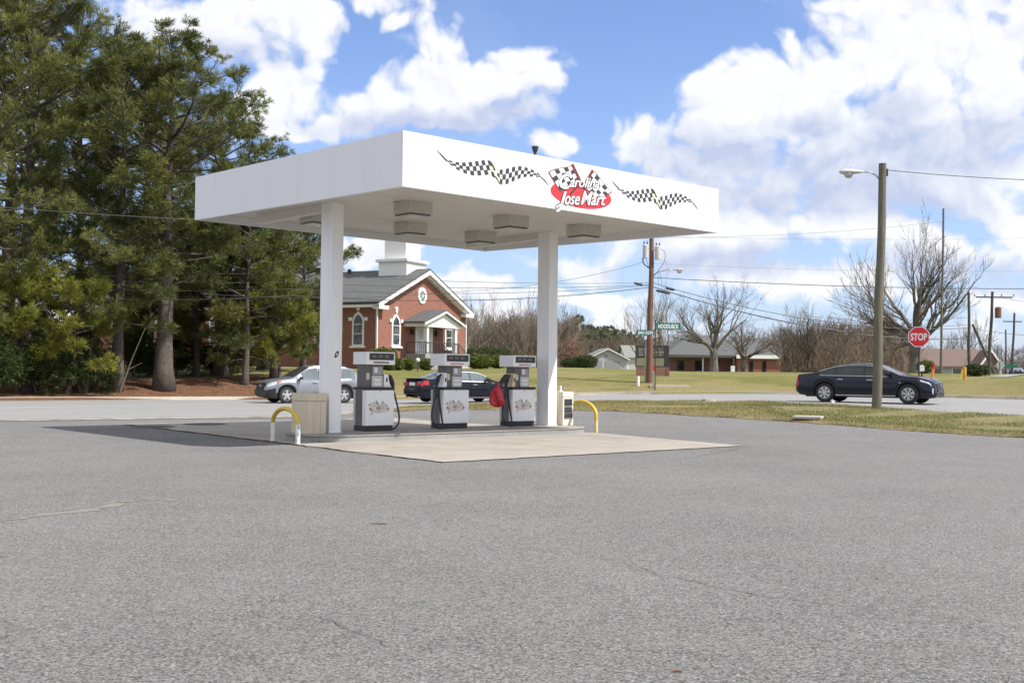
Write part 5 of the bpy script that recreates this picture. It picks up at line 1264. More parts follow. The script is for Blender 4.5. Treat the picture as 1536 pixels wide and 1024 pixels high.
for pts in ([(lx0 + 0.42, -0.1, zq(372)), (lx0 + 0.75, -0.1, zq(378)), (lx0 + 0.72, -0.1, zq(392)), (lx0 + 0.4, -0.1, zq(405)), (lx0 + 0.1, -0.1, zq(415))], [(lx0 - 0.35, -0.1, zq(387)), (lx0 - 0.2, -0.15, zq(400)), (lx0, -0.2, zq(415))]):
    o = hose_mb(pts, 0.014); o.build('drop_wire', M_CHK, upole)
mb = MB(); mb.tube([(-0.24, -0.02, -0.1), (-0.20, -0.02, 2.6)], 0.04, 6); mb.build('ground_conduit', M_GALV, upole)

far_poles = {}
for key, lab, px, D, yt, yb, r, m, lean in (
    ('grey', 'tall thin pale pole rising above the bare oak crown', 1411, 85, 312, 573, 0.10, M_WOODG, 0.018),
    ('mid', 'dark utility pole with a leaning brace right of the oak', 1454, 80, 438, 576, 0.12, M_WOODD, -0.004),
    ('trans', 'leaning dark utility pole with a rusty transformer and crossarm', 1482, 75, 437, 578, 0.12, M_WOODD, 0.052),
    ('far', 'distant utility pole with crossarm at the right edge', 1517, 110, 469, 574, 0.13, M_WOODD, 0.05),
    ('stub', 'short far utility pole between the two crossarm poles', 1509, 150, 494, 572, 0.13, M_WOODD, 0.0)):
    t, H = pole_thing('utility_pole', lab, px, D, yt, r, r * 0.7, m, lean, ybase=yb, cat='utility pole', group='utility poles along the side street')
    far_poles[key] = (t, H, lean)
t, H, ln = far_poles['trans']
mb = MB(); mb.box(ln * H - 1.1, ln * H + 1.3, -0.045, 0.045, H - 0.42, H - 0.33); mb.build('crossarm', M_WOODD, t)
mb = MB()
for q in (-1.2, -0.5, 0.6, 1.4): mb.lathe([(0.04, 0), (0.06, 0.08), (0.03, 0.18), (0, 0.19)], (ln * H + q, 0, H - 0.319), (0, 0, 1), 8)
mb.build('insulator', M_GALV, t)
mb = MB(); mb.lathe([(0.19, H - 1.75), (0.20, H - 1.7), (0.20, H - 1.08), (0.12, H - 1.02), (0, H - 1.01)], (ln * H + 0.32, -0.1, 0), (0, 0, 1), 16); mb.build('transformer', mat('rusty_tank', (0.19, 0.085, 0.05), (0.14, 0.07, 0.045), 5, 0.7), t)
t, H, ln = far_poles['far']
mb = MB(); mb.box(ln * H - 1.1, ln * H + 0.7, -0.05, 0.05, H - 0.9, H - 0.80); mb.build('crossarm', M_WOODD, t)
t, H, ln = far_poles['mid']
mb = MB(); mb.tube([(2.15, -0.2, -0.3), (0.25, 0, H * 0.93 * 0.7)], 0.09, 8); mb.build('brace', M_WOODD, t)
t, H, ln = far_poles['grey']
mb = MB()
for k in range(9): mb.tube([(ln * H * 0.9 - 0.02, 0, H - 0.4 - k * 0.35), (ln * H + (0.22 if k % 2 else -0.18), -0.05, H - 0.36 - k * 0.35)], 0.02, 5)
mb.build('pole_step', M_GALV, t)

WG = 'overhead wires'
def wire(label, pts, r=0.012, sag=0.0):
    # pts: (px, py, D) anchor points at the poles
    P = [Vector(((px - 768) / F_PX * D, D, zpix(px, py, D))) for px, py, D in pts]; out = []
    for a, c in zip(P, P[1:]):
        for k in range(14):
            t = k / 14; q = a.lerp(c, t); q.z -= sag * 4 * t * (1 - t); out.append(q)
    out.append(P[-1]); o = P[0]
    w = MB(); w.tube([q - o for q in out], r, 5); ob = w.build('overhead_wire', mat('wire_grey', (0.10, 0.10, 0.10), (0.06, 0.06, 0.06), 5, 0.5, metal=0.3), loc=o)
    return tag(ob, label, 'wire', WG)
wire('black wire running from the street lamp pole top to the right edge', [(1332, 254, 38), (1700, 272, 36)], 0.012, 0.1)
wire('thin high wire from the transformer pole to the tall pale pole', [(978, 356, 66), (1416, 331, 85)], 0.009, 0.3)
wire('thin high wire crossing behind the street lamp pole to the right edge', [(978, 354, 66), (1700, 353, 70)], 0.007, 0.2)
wire('strong level wire from the utility pole lamp to the right edge', [(980, 416, 66), (1700, 432, 60)], 0.020, 0.25)
w1 = wire('upper sloping cable from the red utility pole with black splice sleeve', [(979, 424, 66), (1454, 492, 80)], 0.022, 0.9)
w2 = wire('thick lower sloping cable from the red utility pole with long splice sleeve', [(979, 430, 66), (1256, 496, 74), (1454, 507, 80)], 0.032, 0.25)
wire('faint wire between the dark pole and the transformer pole', [(979, 395, 66), (1700, 400, 90)], 0.006, 0.4)
for y0, y1, r, s, lab in ((431, 411, 0.022, 0.7, 'thick cable from the red utility pole to the left, lowest before the pines'), (428, 401, 0.014, 0.5, 'thin cable just above the lowest one before the pines'),
                          (427, 391, 0.014, 0.35, 'thin cable second from top before the pines'), (424, 378, 0.012, 0.3, 'topmost thin cable of the bundle before the pines')):
    wire(lab, [(972, y0, 66), (440, y1 + 32, 60), (-200, y1 + 10, 50)], r, s * 0.7)
wire('wire rising from behind the canopy to the insulator of the red utility pole', [(961, 394, 66), (700, 436, 61), (300, 440, 56)], 0.011, 0.3)
wire('pale wire across the upper pines to behind the canopy', [(-120, 300, 40), (420, 334, 44), (974, 355, 66)], 0.011, 0.1)
for y0, y1 in ((470, 476), (480, 487)):
    wire('sagging service wire to the pole with a brace, ' + ('upper' if y0 == 470 else 'lower') + ' of the two', [(1180, y0, 110), (1454, y1, 80)], 0.012, 0.4)
wire('wire from the dark braced pole past the transformer pole to the right edge', [(1454, 486, 80), (1484, 497, 75), (1640, 507, 70)], 0.014, 0.1)
wire('service wire from the crossarm to the right edge', [(1500, 446, 75), (1640, 462, 66)], 0.009, 0.1)
for px, py, D, L_, lab in ((1005, 433, 66.8, 0.55, 'short black splice sleeve on the upper sloping cable'), (994, 437.5, 66.5, 0.85, 'long black splice sleeve on the lower sloping cable'), (957, 425.5, 65.8, 0.5, 'short black splice sleeve left of the red utility pole'), (1249, 495, 73.8, 0.7, 'black splice sleeve hanging on the lower cable end')):
    x = (px - 768) / F_PX * D; mb = MB(); mb.tube([(-L_ / 2, 0, 0.1 * L_), (-L_ * 0.4, 0, 0.08 * L_), (L_ * 0.4, 0, -0.1 * L_), (L_ / 2, 0, -0.12 * L_)], [0.02, 0.07, 0.07, 0.02], 8)
    tag(mb.build('splice_sleeve', M_CHK, loc=(x, D, zpix(px, py, D))), lab, 'cable sleeve', 'splice sleeves on the cables')

# stop sign
D3 = 51.0
p = at(1378.5, D3); s_ = thing('stop_sign', 'red octagonal STOP sign on a dark post behind the navy sedan', 'road sign', p, R(-24))
zs = zpix(1378.5, 505, D3) - p.z
MB().box(-0.035, 0.035, 0.012, 0.062, -0.3, zs + 0.5, 0.004).build('post', M_DKMET, s_)
oc = lambda r: [(r * math.cos(R(22.5 + 45 * k)), r * math.sin(R(22.5 + 45 * k))) for k in range(8)]
fs_ = lambda a, c, h: (a, -h, zs + c)
q = MB().prism(oc(0.49), -0.006, 0.006, fs_).build('sign_plate', M_DWHITE, s_); fix_normals(q)
mb = MB(); mb.add([fs_(a, c, 0.008) for a, c in oc(0.455)], [tuple(range(8))]); mb.build('sign_face', mat('stop_red', (0.62, 0.02, 0.03), (0.56, 0.02, 0.028), 3, 0.4), s_)
mb = MB(); text_mb(mb, 'STOP', lambda x, y: fs_(x, y - 0.155, 0.011), size=0.44, bold=0.012, width=0.70); mb.build('lettering', M_DWHITE, s_)
# street name signs
M_SGREEN = mat('sign_green', (0.0, 0.13, 0.085), (0.0, 0.11, 0.072), 3, 0.45)
D4 = 63.0
p = at(983, D4); sg = thing('street_sign', 'dark post carrying two green street name blades by the red utility pole', 'street sign', p, 0)
zt = zpix(983, 482, D4) - p.z
MB().tube([(0, 0, -0.3), (0, 0, zt + 0.1)], 0.035, 8).build('post', M_DKMET, sg)
def blade(zc_, x0, x1, h, rz, txt):
    cs, sn = math.cos(rz), math.sin(rz)
    f = lambda a, c, hh: (a * cs + hh * sn, a * sn - hh * cs, zc_ + c)
    o = MB().prism([(x0, -h / 2), (x1, -h / 2), (x1, h / 2), (x0, h / 2)], -0.01, 0.01, f).build('name_blade', M_SGREEN, sg); fix_normals(o)
    mb = MB(); text_mb(mb, txt, lambda x, y: f((x0 + x1) / 2 + x, y - h * 0.30, 0.013), size=h * 0.85, bold=0.008, width=(x1 - x0) * 0.86); mb.build('lettering', M_DWHITE, o)
    return o
blade(zpix(983, 489, D4) - p.z, 0.06, 1.42, 0.38, 0.10, 'HOODUBCK')
blade(zpix(983, 499, D4) - p.z, -1.05, -0.06, 0.30, -0.12, 'JMN RDPJ')
# church notice board
p = at(977, 72); nb_ = thing('notice_board', 'dark framed changeable letter sign on a brick base behind the utility pole', 'sign', p, R(-6))
W = 1.95
MB().box(-0.95, 0.95, -0.16, 0.16, -0.2, 0.55, 0.01).build('brick_base', M_BRICK2, nb_)
MB().box(0.953, 1.15, -0.18, 0.18, -0.2, 0.55, 0.01).build('brick_pier', M_BRICK, nb_)
MB().box(-1.0, 1.12, -0.12, 0.12, 0.552, 1.92, 0.015).build('frame', M_DKMET, nb_)
for x0, x1, z0, z1, m_ in ((-0.93, -0.16, 0.62, 1.12, 'b'), (0.02, 0.80, 0.62, 1.12, 'b'), (-0.85, 0.78, 1.22, 1.80, 't')):
    o = MB().box(x0, x1, -0.128, -0.1205, z0, z1).build('letter_panel', mat('letter_panel_olive', (0.20, 0.19, 0.115), (0.26, 0.245, 0.16), 3, 0.4) if m_ == 'b' else mat('letter_panel_dark', (0.05, 0.05, 0.045), (0.12, 0.115, 0.095), 5, 0.4), nb_)
mb = MB(); rq = random.Random(4)
for row in range(3):
    q = -0.78
    while q < 0.70:
        w_ = rq.uniform(0.05, 0.1)
        if rq.random() < 0.6: mb.box(q, q + w_, -0.133, -0.129, 1.28 + row * 0.17, 1.38 + row * 0.17)
        q += w_ + 0.035
mb.build('board_letters', mat('letter_pale', (0.36, 0.35, 0.30), (0.28, 0.27, 0.23), 5, 0.5), nb_)
MB().box(-0.3, 0.25, -0.166, -0.1605, 0.2, 0.36).build('name_plaque', M_DWHITE, nb_)
# small posts
def post(label, px, D, ytop, ybase, r, m, name='marker_post', cap=None, lean=0.0):
    p = at(px, D); z = zpix(px, ybase, D); H = zpix(px, ytop, D) - z
    t = thing(name, label, 'marker post', (p.x, p.y, z), 0)
    MB().tube([(0, 0, -0.25), (lean * H * 0.5, 0, H * 0.5), (lean * H, 0, H)], r, 10).build('post', m, t, smooth=True, angle=0.8)
    if cap: MB().tube([(lean * H * 0.72, 0, H * 0.72), (lean * H, 0, H + 0.02)], r * 1.12, 10).build('band', cap, t)
    return t
post('short white post in the grass left of the red utility pole', 957.5, 65, 564, 577, 0.10, M_WPIPE)
post('thin pale marker post with a red top beside the street sign post', 981.5, 64, 549, 577, 0.045, mat('pale_green_post', (0.45, 0.50, 0.42), (0.38, 0.42, 0.36), 3, 0.5), cap=M_RED)
t = post('orange pipeline marker post in the grass right of the navy sedan', 1447.5, 62, 551, 589, 0.075, mat('orange_post', (0.80, 0.26, 0.05), (0.66, 0.20, 0.04), 4, 0.5), cap=mat('amber_band', (0.72, 0.42, 0.06), (0.62, 0.36, 0.05), 4, 0.5))
p = at(1435, 66); gg = thing('guy_guard', 'slanted yellow guy wire guard leaning behind the orange post', 'guy guard', (p.x, p.y, zpix(1435, 574, 66)), 0)
MB().tube([(0, 0, -0.2), (0.45, 0, 0.95)], 0.05, 8).build('guard_tube', M_YEL, gg); MB().tube([(0.45, 0, 0.95), (1.0, 0.4, 2.1)], 0.012, 5).build('guy_wire', M_CHK, gg)
t = post('red and orange slanted marker post under the oak behind the sedan hood', 1397, 64, 547, 569, 0.07, MATS['orange_post'], lean=0.22, cap=M_RED)
p = at(1383, 58); mbx = thing('mailbox', 'small white mailbox on a dark post beside the stop sign', 'mailbox', (p.x, p.y, p.z), R(-15))
zz = zpix(1382.5, 552, 58) - p.z
MB().box(-0.04, 0.04, -0.04, 0.04, -0.2, zz - 0.17).build('post', M_DKMET, mbx)
mb = MB(); mb.prism([(-0.11, -0.16), (0.11, -0.16), (0.11, 0.06)] + [(0.11 * math.cos(R(a)), 0.06 + 0.11 * math.sin(R(a))) for a in range(20, 180, 20)] + [(-0.11, 0.06)], -0.25, 0.25, lambda a, c, h: (a, h, zz + c)); q = mb.build('box', M_DWHITE, mbx); fix_normals(q)
MB().box(0.112, 0.13, -0.1, 0.0, zz, zz + 0.12).build('flag', M_RED, mbx)
p = at(1250, 40.4, False); t = thing('marker_post', 'stubby dark stake with a white tip at the road edge before the sedan', 'marker post', (p.x, p.y, zpix(1250, 613, 40.4)), 0)
MB().box(-0.02, 0.02, -0.02, 0.02, -0.1, 0.19, 0.003).build('stake', M_CHK, t); MB().prism([(-0.05, 0.191), (0.07, 0.191), (0.05, 0.27), (-0.06, 0.33)], -0.03, 0.03, lambda a, c, h: (a, h, c)).build('tip', M_DWHITE, t)
# storm drain and concrete scrap
p = at(1213, 33.6, False); dn = thing('storm_drain', 'flat concrete storm drain slab at the lot edge before the wooden pole', 'storm drain', (p.x, p.y, zg(p.x, p.y)), R(-22))
MB().box(-0.42, 0.40, -0.3, 0.35, 0.09, 0.165, 0.012).build('slab', M_KERB, dn); MB().box(-0.37, 0.36, -0.24, 0.3, -0.1, 0.088).build('inlet', M_CHK, dn)
mb = MB(); rq = random.Random(9); ringq = [(0.30 * math.cos(q) * rq.uniform(0.7, 1.1), 0.16 * math.sin(q) * rq.uniform(0.7, 1.1)) for q in np.linspace(0, 2 * PI, 9, endpoint=False)]
p = at(1064, 42.6, False); mb.prism(ringq, -0.02, 0.10, lambda a, c, h: (a, c, h)); tag(mb.build('concrete_chunk', M_KERB, loc=(p.x, p.y, zverge(p.x, p.y))), 'broken pale concrete chunk lying in the grass strip', 'concrete')
p = at(1003, 64.5); mb = MB(); mb.box(-1.1, 1.1, -0.5, 0.5, -0.1, 0.06, 0.02); tag(mb.build('utility_cover', M_KERB, loc=(p.x, p.y, p.z - 0.0)), 'pale concrete cover slab in the bank right of the street sign', 'cover slab')
# far signs
p = at(1100, 135); t = thing('road_sign', 'small white sign on a dark post before the brick wing', 'road sign', (p.x, p.y, p.z), 0)
zz = zpix(1098, 553, 135) - p.z
MB().box(0.4, 0.5, 0.0, 0.08, -0.3, zz).build('post', M_CHK, t); MB().box(-0.28, 0.22, -0.02, -0.001, zz - 0.35, zz + 0.35, 0.008).build('sign_plate', M_DWHITE, t)
p = at(1500.5, 88); t = thing('road_sign', 'grey back of a diamond road sign by the side street', 'road sign', (p.x, p.y, p.z), R(8)); zz = zpix(1500.5, 548, 88) - p.z
MB().box(-0.03, 0.03, -0.06, -0.01, -0.3, zz + 0.3).build('post', M_GALV, t); q = MB().prism([(-0.40, 0), (0, -0.52), (0.40, 0), (0, 0.52)], -0.006, 0.006, lambda a, c, h: (a, -h, zz + c)).build('sign_plate', M_GALV, t)
p = at(1515, 90); t = thing('street_sign', 'small green street name sign beside the diamond sign', 'street sign', (p.x, p.y, p.z), 0); zz = zpix(1515, 549, 90) - p.z
MB().tube([(0.0, 0, -0.3), (0.0, 0, zz + 0.2)], 0.035, 6).build('post', M_DKMET, t); MB().box(-0.55, 0.6, -0.05, -0.036, zz - 0.12, zz + 0.12).build('name_blade', M_SGREEN, t)
# white globe on the church lawn
p = at(627, 74); t = thing('globe_lamp', 'small white globe lamp among the round shrubs before the church', 'lamp', (p.x, p.y, p.z), 0); zz = zpix(627, 540, 74) - p.z
mb = MB(); mb.lathe([(0.14 * math.sin(a), -0.14 * math.cos(a)) for a in np.linspace(0.15, PI - 0.01, 12)], (0, 0, max(zz, 0.25)), (0, 0, 1), 16); mb.build('globe', M_DWHITE, t, smooth=True)
MB().tube([(0, 0, -0.2), (0, 0, max(zz, 0.25) - 0.13)], 0.03, 6).build('post', M_CHK, t)
# side street seen at the far right
mb = MB(); P = [(1490, 100), (1760, 60), (1760, 85), (1560, 135), (1500, 190), (1490, 190)]; vs = []
for px, D in P: x = (px - 768) / F_PX * D; vs.append((x, D, zl(x, D) + 0.03))
mb.add(vs, [tuple(range(len(P)))]); struct(mb.build('side_street', M_ROAD))
def strip(name, pts, w, m, lift=0.03):
    xs_ = [Vector(((px - 768) / F_PX * D, D)) for px, D in pts]; P = []
    for a, c in zip(xs_, xs_[1:]): P += [a.lerp(c, k / 8) for k in range(8)]
    P.append(xs_[-1]); vs = []
    for i, q in enumerate(P):
        d = (P[min(i + 1, len(P) - 1)] - P[max(i - 1, 0)]).normalized(); n_ = Vector((-d.y, d.x)) * w
        for s in (-1, 1): r_ = q + n_ * s; vs.append((r_.x, r_.y, zl(r_.x, r_.y) + lift))
    mb = MB(); mb.add(vs, [(2 * i, 2 * i + 2, 2 * i + 3, 2 * i + 1) for i in range(len(P) - 1)]); return struct(mb.build(name, m))
strip('side_path', [(1496, 68), (1518, 75), (1560, 80)], 0.6, M_ROAD, 0.04)
strip('driveway', [(1000, 128), (1200, 122), (1330, 112), (1420, 100)], 1.4, M_ROAD, 0.05)

# ------------------------------------------------------------------ trees
def rot_towards(d, ang, az):
    d = d.normalized(); a = d.orthogonal().normalized(); b = d.cross(a)
    return (d * math.cos(ang) + (a * math.cos(az) + b * math.sin(az)) * math.sin(ang)).normalized()
class Tufts:
    def __init__(s, seed): s.v = []; s.f = []; s.t = []; s.r = random.Random(seed); s.k = (1, 1, 1)
    def tuft(s, p, d, n, ln, wd, tone):
        r = s.r; n = max(3, int(n * s.k[0])); ln *= s.k[1]; wd *= s.k[2]
        for _ in range(n):
            q = Vector((r.gauss(0, 1), r.gauss(0, 1), r.gauss(0, 1))); q = (q.normalized() * 0.85 + d * 0.75 + Vector((0, 0, 0.35))).normalized()
            L_ = ln * r.uniform(0.7, 1.25); side = q.cross(Vector((r.gauss(0, 1), r.gauss(0, 1), r.gauss(0, 1)))).normalized() * wd * r.uniform(0.7, 1.2)
            b = p + q * 0.02; o = len(s.v); mid = b + q * L_ * 0.55; tip = b + q * L_ + Vector((0, 0, -0.04 * L_))
            s.v += [tuple(b), tuple(mid - side), tuple(tip), tuple(mid + side)]
            s.f.append((o, o + 1, o + 2, o + 3)); s.t.append(min(1, max(0, tone + r.gauss(0, 0.2))))
    def leaf(s, p, size, tone):
        r = s.r; q = Vector((r.gauss(0, 1), r.gauss(0, 1), r.gauss(0, 1))).normalized(); a = q.orthogonal().normalized(); b = q.cross(a); o = len(s.v)
        s.v += [tuple(p + a * size), tuple(p + b * size * 0.6), tuple(p - a * size), tuple(p - b * size * 0.6)]; s.f.append((o, o + 1, o + 2, o + 3)); s.t.append(min(1, max(0, tone + r.gauss(0, 0.18))))
    def build(s, name, m, parent):
        mb = MB(); mb.v = s.v; mb.f = s.f; mb.t = s.t; return mb.build(name, m, parent)
def pine(seed, H, cr_, base, r0, nl=46, dens=1.0, tk=(1, 1, 1), lean=(0, 0)):
    """wood and needle data of a loblolly-like pine in local space"""
    r = random.Random(seed); wood = MB(); tf = Tufts(seed + 99); tf.k = tk
    tp = []; x = y = 0
    for k in range(13):
        t = k / 12; x += r.gauss(0, 0.05) + lean[0] * 0.08; y += r.gauss(0, 0.05) + lean[1] * 0.08
        tp.append(Vector((x, y, -0.4 + (H * 0.97 + 0.4) * t)))
    rad = [r0 * (1.55 if k == 0 else 1.12 if k == 1 else 1) * (1 - 0.86 * (k / 12) ** 1.15) for k in range(13)]
    wood.tube(tp, rad, 10)
    def trunk_at(z):
        t = min(1, max(0, (z + 0.4) / (H * 0.97 + 0.4))) * 12; i = min(11, int(t)); return tp[i].lerp(tp[i + 1], t - i)
    az = r.uniform(0, 6)
    for i in range(nl):
        t = (i + r.random()) / nl; z = base + (H * 0.985 - base) * t
        az += 2.4 + r.gauss(0, 0.5)
        prof = (0.62 + 0.5 * t if t < 0.5 else 0.75 * (1 - ((t - 0.5) / 0.5) ** 2.4) + 0.14)
        L_ = cr_ * prof * r.uniform(0.6, 1.2)
        up = -0.12 + 0.75 * t + r.gauss(0, 0.12)
        d = Vector((math.cos(az), math.sin(az), up)).normalized(); p0 = trunk_at(z); pts = [p0]; p = p0.copy(); n = 7
        for k in range(n):
            d = (d + Vector((r.gauss(0, 0.10), r.gauss(0, 0.10), 0.05 + r.gauss(0, 0.07)))).normalized(); p = p + d * L_ / n; pts.append(p)
        lr = max(0.02, 0.012 * L_ + 0.02)
        wood.tube(pts, [lr * (1 - 0.8 * k / n) for k in range(n + 1)], 5, cap=False)
        nsb = int((5 + L_ * 2.3) * dens)
        tone0 = r.uniform(0.2, 0.68)
        for sidx in range(nsb):
            f = r.uniform(0.28, 1.0) ** 0.8; q = f * n; k = min(n - 1, int(q)); ps = pts[k].lerp(pts[k + 1], q - k)
            dd = (pts[k + 1] - pts[k]).normalized(); sd = rot_towards(dd, r.uniform(0.5, 1.15), r.uniform(0, 2 * PI)); sd.z = sd.z * 0.6 + 0.2; sd.normalize()
            sl = r.uniform(0.35, 0.95) * (0.55 + 0.16 * L_) * (1.1 - 0.5 * f)
            pe = ps + sd * sl
            wood.tube([ps, ps.lerp(pe, 0.5) + Vector((0, 0, -0.03)), pe], [0.014, 0.010, 0.006], 3, cap=False)
            for q2 in (0.3, 0.55, 0.78, 1.0):
                pp = ps.lerp(pe, q2) + Vector((r.gauss(0, 0.07), r.gauss(0, 0.07), r.gauss(0, 0.05)))
                tf.tuft(pp, sd, 12 if q2 < 1 else 18, 0.31, 0.0135, tone0 + r.gauss(0, 0.08))
        tf.tuft(pts[-1], d, 26, 0.33, 0.0135, tone0 + 0.1)
    return wood, tf
PG = 'pines beside the road'
def make_pine(label, args, loc, rz=0.0, m=M_NEEDLE, name='pine_tree', group=PG, sc=None):
    w, tf = pine(*args[0], **args[1]); t = thing(name, label, 'pine tree', loc, rz, group)
    w.build('trunk', M_BARK, t, smooth=True); tf.build('crown', m, t)
    if sc: t.scale = sc
    return t
def gp(px, D, z=None): p = at(px, D); return (p.x, p.y, p.z if z is None else z)
A = make_pine('thick trunked tall pine with flared root, most prominent in the grove', ((21, 17.6, 5.8, 4.4, 0.40), dict(nl=78, dens=1.25)), gp(246, 57), 0.3, sc=(1.12, 1.12, 1.0))
B = make_pine('tall dark pine with slim trunk left of the thickest pine', ((22, 19.2, 5.2, 3.4, 0.30), dict(nl=84, dens=1.25)), gp(172, 55.5), 1.0, sc=(1.0, 1.0, 0.88))
Cc = make_pine('young low pine with drooping bright branches at the grove right end', ((23, 10.4, 3.8, 1.3, 0.20), dict(nl=56, dens=1.4)), gp(408, 64), 0.0)
dup(A, gp(40, 53.5), 2.1, 'tallest pine at the left edge, its top outside the view', PG, (0.85, 0.85, 1.2))
dup(B, gp(-45, 51), 3.9, 'pine cut by the left edge of the view', PG, (1.1, 1.1, 1.05))
dup(A, gp(330, 66), 4.4, 'pine behind the thick one, with a rounded shoulder over the canopy', PG, (1.0, 1.0, 0.90))
dup(B, gp(118, 63), 5.2, 'slim pine deep in the grove behind the two left trunks', PG, (0.9, 0.9, 1.06))
dup(B, gp(215, 69), 2.7, 'pine at the back of the grove between the thick trunk and slim trunk', PG, (1.2, 1.2, 0.98))
dup(A, gp(10, 62), 0.9, 'pine behind the left edge trees of the grove', PG, (1.1, 1.1, 1.12))
dup(Cc, gp(455, 71), 2.3, 'small pine brushing the church wall left of the column', PG, (0.95, 0.95, 1.05))
dup(Cc, gp(372, 60.5), 3.4, 'slender dark stemmed pine between the thick trunk and the low bright pine', PG, (0.9, 0.9, 1.02))
dup(Cc, gp(292, 65), 1.1, 'small pine screening the brick wall right of the thick trunk', PG, (0.95, 0.95, 0.85)); dup(Cc, gp(345, 68), 4.2, 'small pine against the church wall deep in the shade', PG, (1.1, 1.1, 0.95)); dup(Cc, gp(228, 67), 5.4, 'small pine behind the thick trunk hiding the wall windows', PG, (1.0, 1.0, 0.9))
dup(A, gp(398, 73), 1.7, 'background pine whose branch tips reach over the canopy roof edge', PG, (1.0, 1.0, 0.74))
# low bright branches and dark evergreen shrubs at the grove's foot
def shrub(seed, w, d, h, n, tf_len=0.2, needle=True):
    r = random.Random(seed); tf = Tufts(seed); wood = MB()
    for k in range(7):
        a = r.uniform(0, 6.28); wood.tube([(0.1 * math.cos(a), 0.1 * math.sin(a), -0.2), (w * 0.25 * math.cos(a), d * 0.25 * math.sin(a), h * 0.45), (w * 0.36 * math.cos(a), d * 0.36 * math.sin(a), h * 0.8)], [0.05, 0.035, 0.012], 5, cap=False)
    lobes = [(r.uniform(-0.30, 0.30) * w, r.uniform(-0.30, 0.30) * d, r.uniform(0.25, 0.68) * h, r.uniform(0.22, 0.34)) for _ in range(12)]
    for _ in range(n):
        lx, ly, lz, lr = r.choice(lobes); q = Vector((r.gauss(0, 1), r.gauss(0, 1), r.gauss(0, 1))).normalized(); rr2 = lr * r.uniform(0.35, 1.05) 
        p = Vector((lx + q.x * rr2 * w, ly + q.y * rr2 * d, max(0.03, lz + q.z * rr2 * h)))
        tone = 0.45 + r.gauss(0, 0.15)
        if needle: tf.tuft(p, q, 8, tf_len, 0.016, tone)
        else:
            for _ in range(4): tf.leaf(p + Vector((r.gauss(0, 0.05), r.gauss(0, 0.05), r.gauss(0, 0.05))), 0.045, tone)
    return wood, tf
def make_shrub(label, seed, loc, w, d, h, n, m, needle=True, cat='shrub', name='shrub', group=None, rz=0.0):
    wd, tf = shrub(seed, w, d, h, n, needle=needle); t = thing(name, label, cat, loc, rz, group)
    wd.build('stem', M_TWIGD, t); tf.build('foliage', m, t); return t
EG = 'dark evergreen shrubs under the pines'
s0 = make_shrub('dark evergreen shrub at the foot of the left pines, biggest of them', 31, gp(60, 53.2), 3.2, 2.4, 3.1, 1900, M_HEDGED, group=EG, name='evergreen_shrub')
dup(s0, gp(128, 54.2), 1.2, 'dark evergreen shrub against the slim pine trunk', EG, (0.85, 0.9, 0.95)); dup(s0, gp(-10, 51), 2.6, 'dark evergreen shrub cut by the left edge', EG, (1.0, 1.0, 1.1))
dup(s0, gp(105, 57.5), 4.0, 'dark evergreen shrub filling the gap behind the front two', EG, (1.1, 1.0, 1.25)); dup(s0, gp(20, 56.5), 5.0, 'tall dark evergreen shrub behind the left edge shrub', EG, (1.2, 1.0, 1.35))
dup(s0, gp(262, 66), 1.4, 'dark shrub in the deep shade behind the thick pine trunk', EG, (1.0, 1.0, 0.8)); dup(s0, gp(205, 64), 2.2, 'dark shrub between the two front pine trunks', EG, (1.0, 1.0, 0.9)); dup(s0, gp(352, 69), 3.3, 'dark shrub hiding the brick wall foot right of the thick pine', EG, (1.2, 1.0, 0.75))
dup(s0, gp(325, 66.5), 0.4, 'low dark shrub against the brick wall under the pines', EG, (0.8, 0.8, 0.6))
LG = 'young pines with low bright boughs'
y0 = make_pine('young pine with low yellow green boughs at the left edge', ((41, 5.0, 3.0, 1.5, 0.12), dict(nl=30, dens=1.3)), gp(25, 52.6), 0.5, M_NEEDLEY, group=LG)
dup(y0, gp(108, 53.6), 2.2, 'young pine with low yellow green boughs in front of the dark shrubs', LG, (0.95, 0.95, 1.0)); dup(y0, gp(-55, 50.5), 4.0, 'young pine with bright boughs just outside the left edge', LG)
dup(y0, gp(418, 62.5), 5.1, 'young pine with bright low boughs behind the silver crossover', LG, (0.9, 0.9, 0.9))
# fallen leaning stick
p = gp(182, 55); mb = MB(); mb.tube([(0, 0, 0.1), (0.5, 0, 1.6), (1.15, 0, 3.2)], [0.04, 0.03, 0.012], 6); mb.tube([(0.35, 0, 1.15), (1.0, 0.1, 1.5)], [0.02, 0.008], 5)
tag(mb.build('dead_branch', M_TWIGL, loc=p), 'bare grey dead branch leaning among the pine trunks', 'branch')

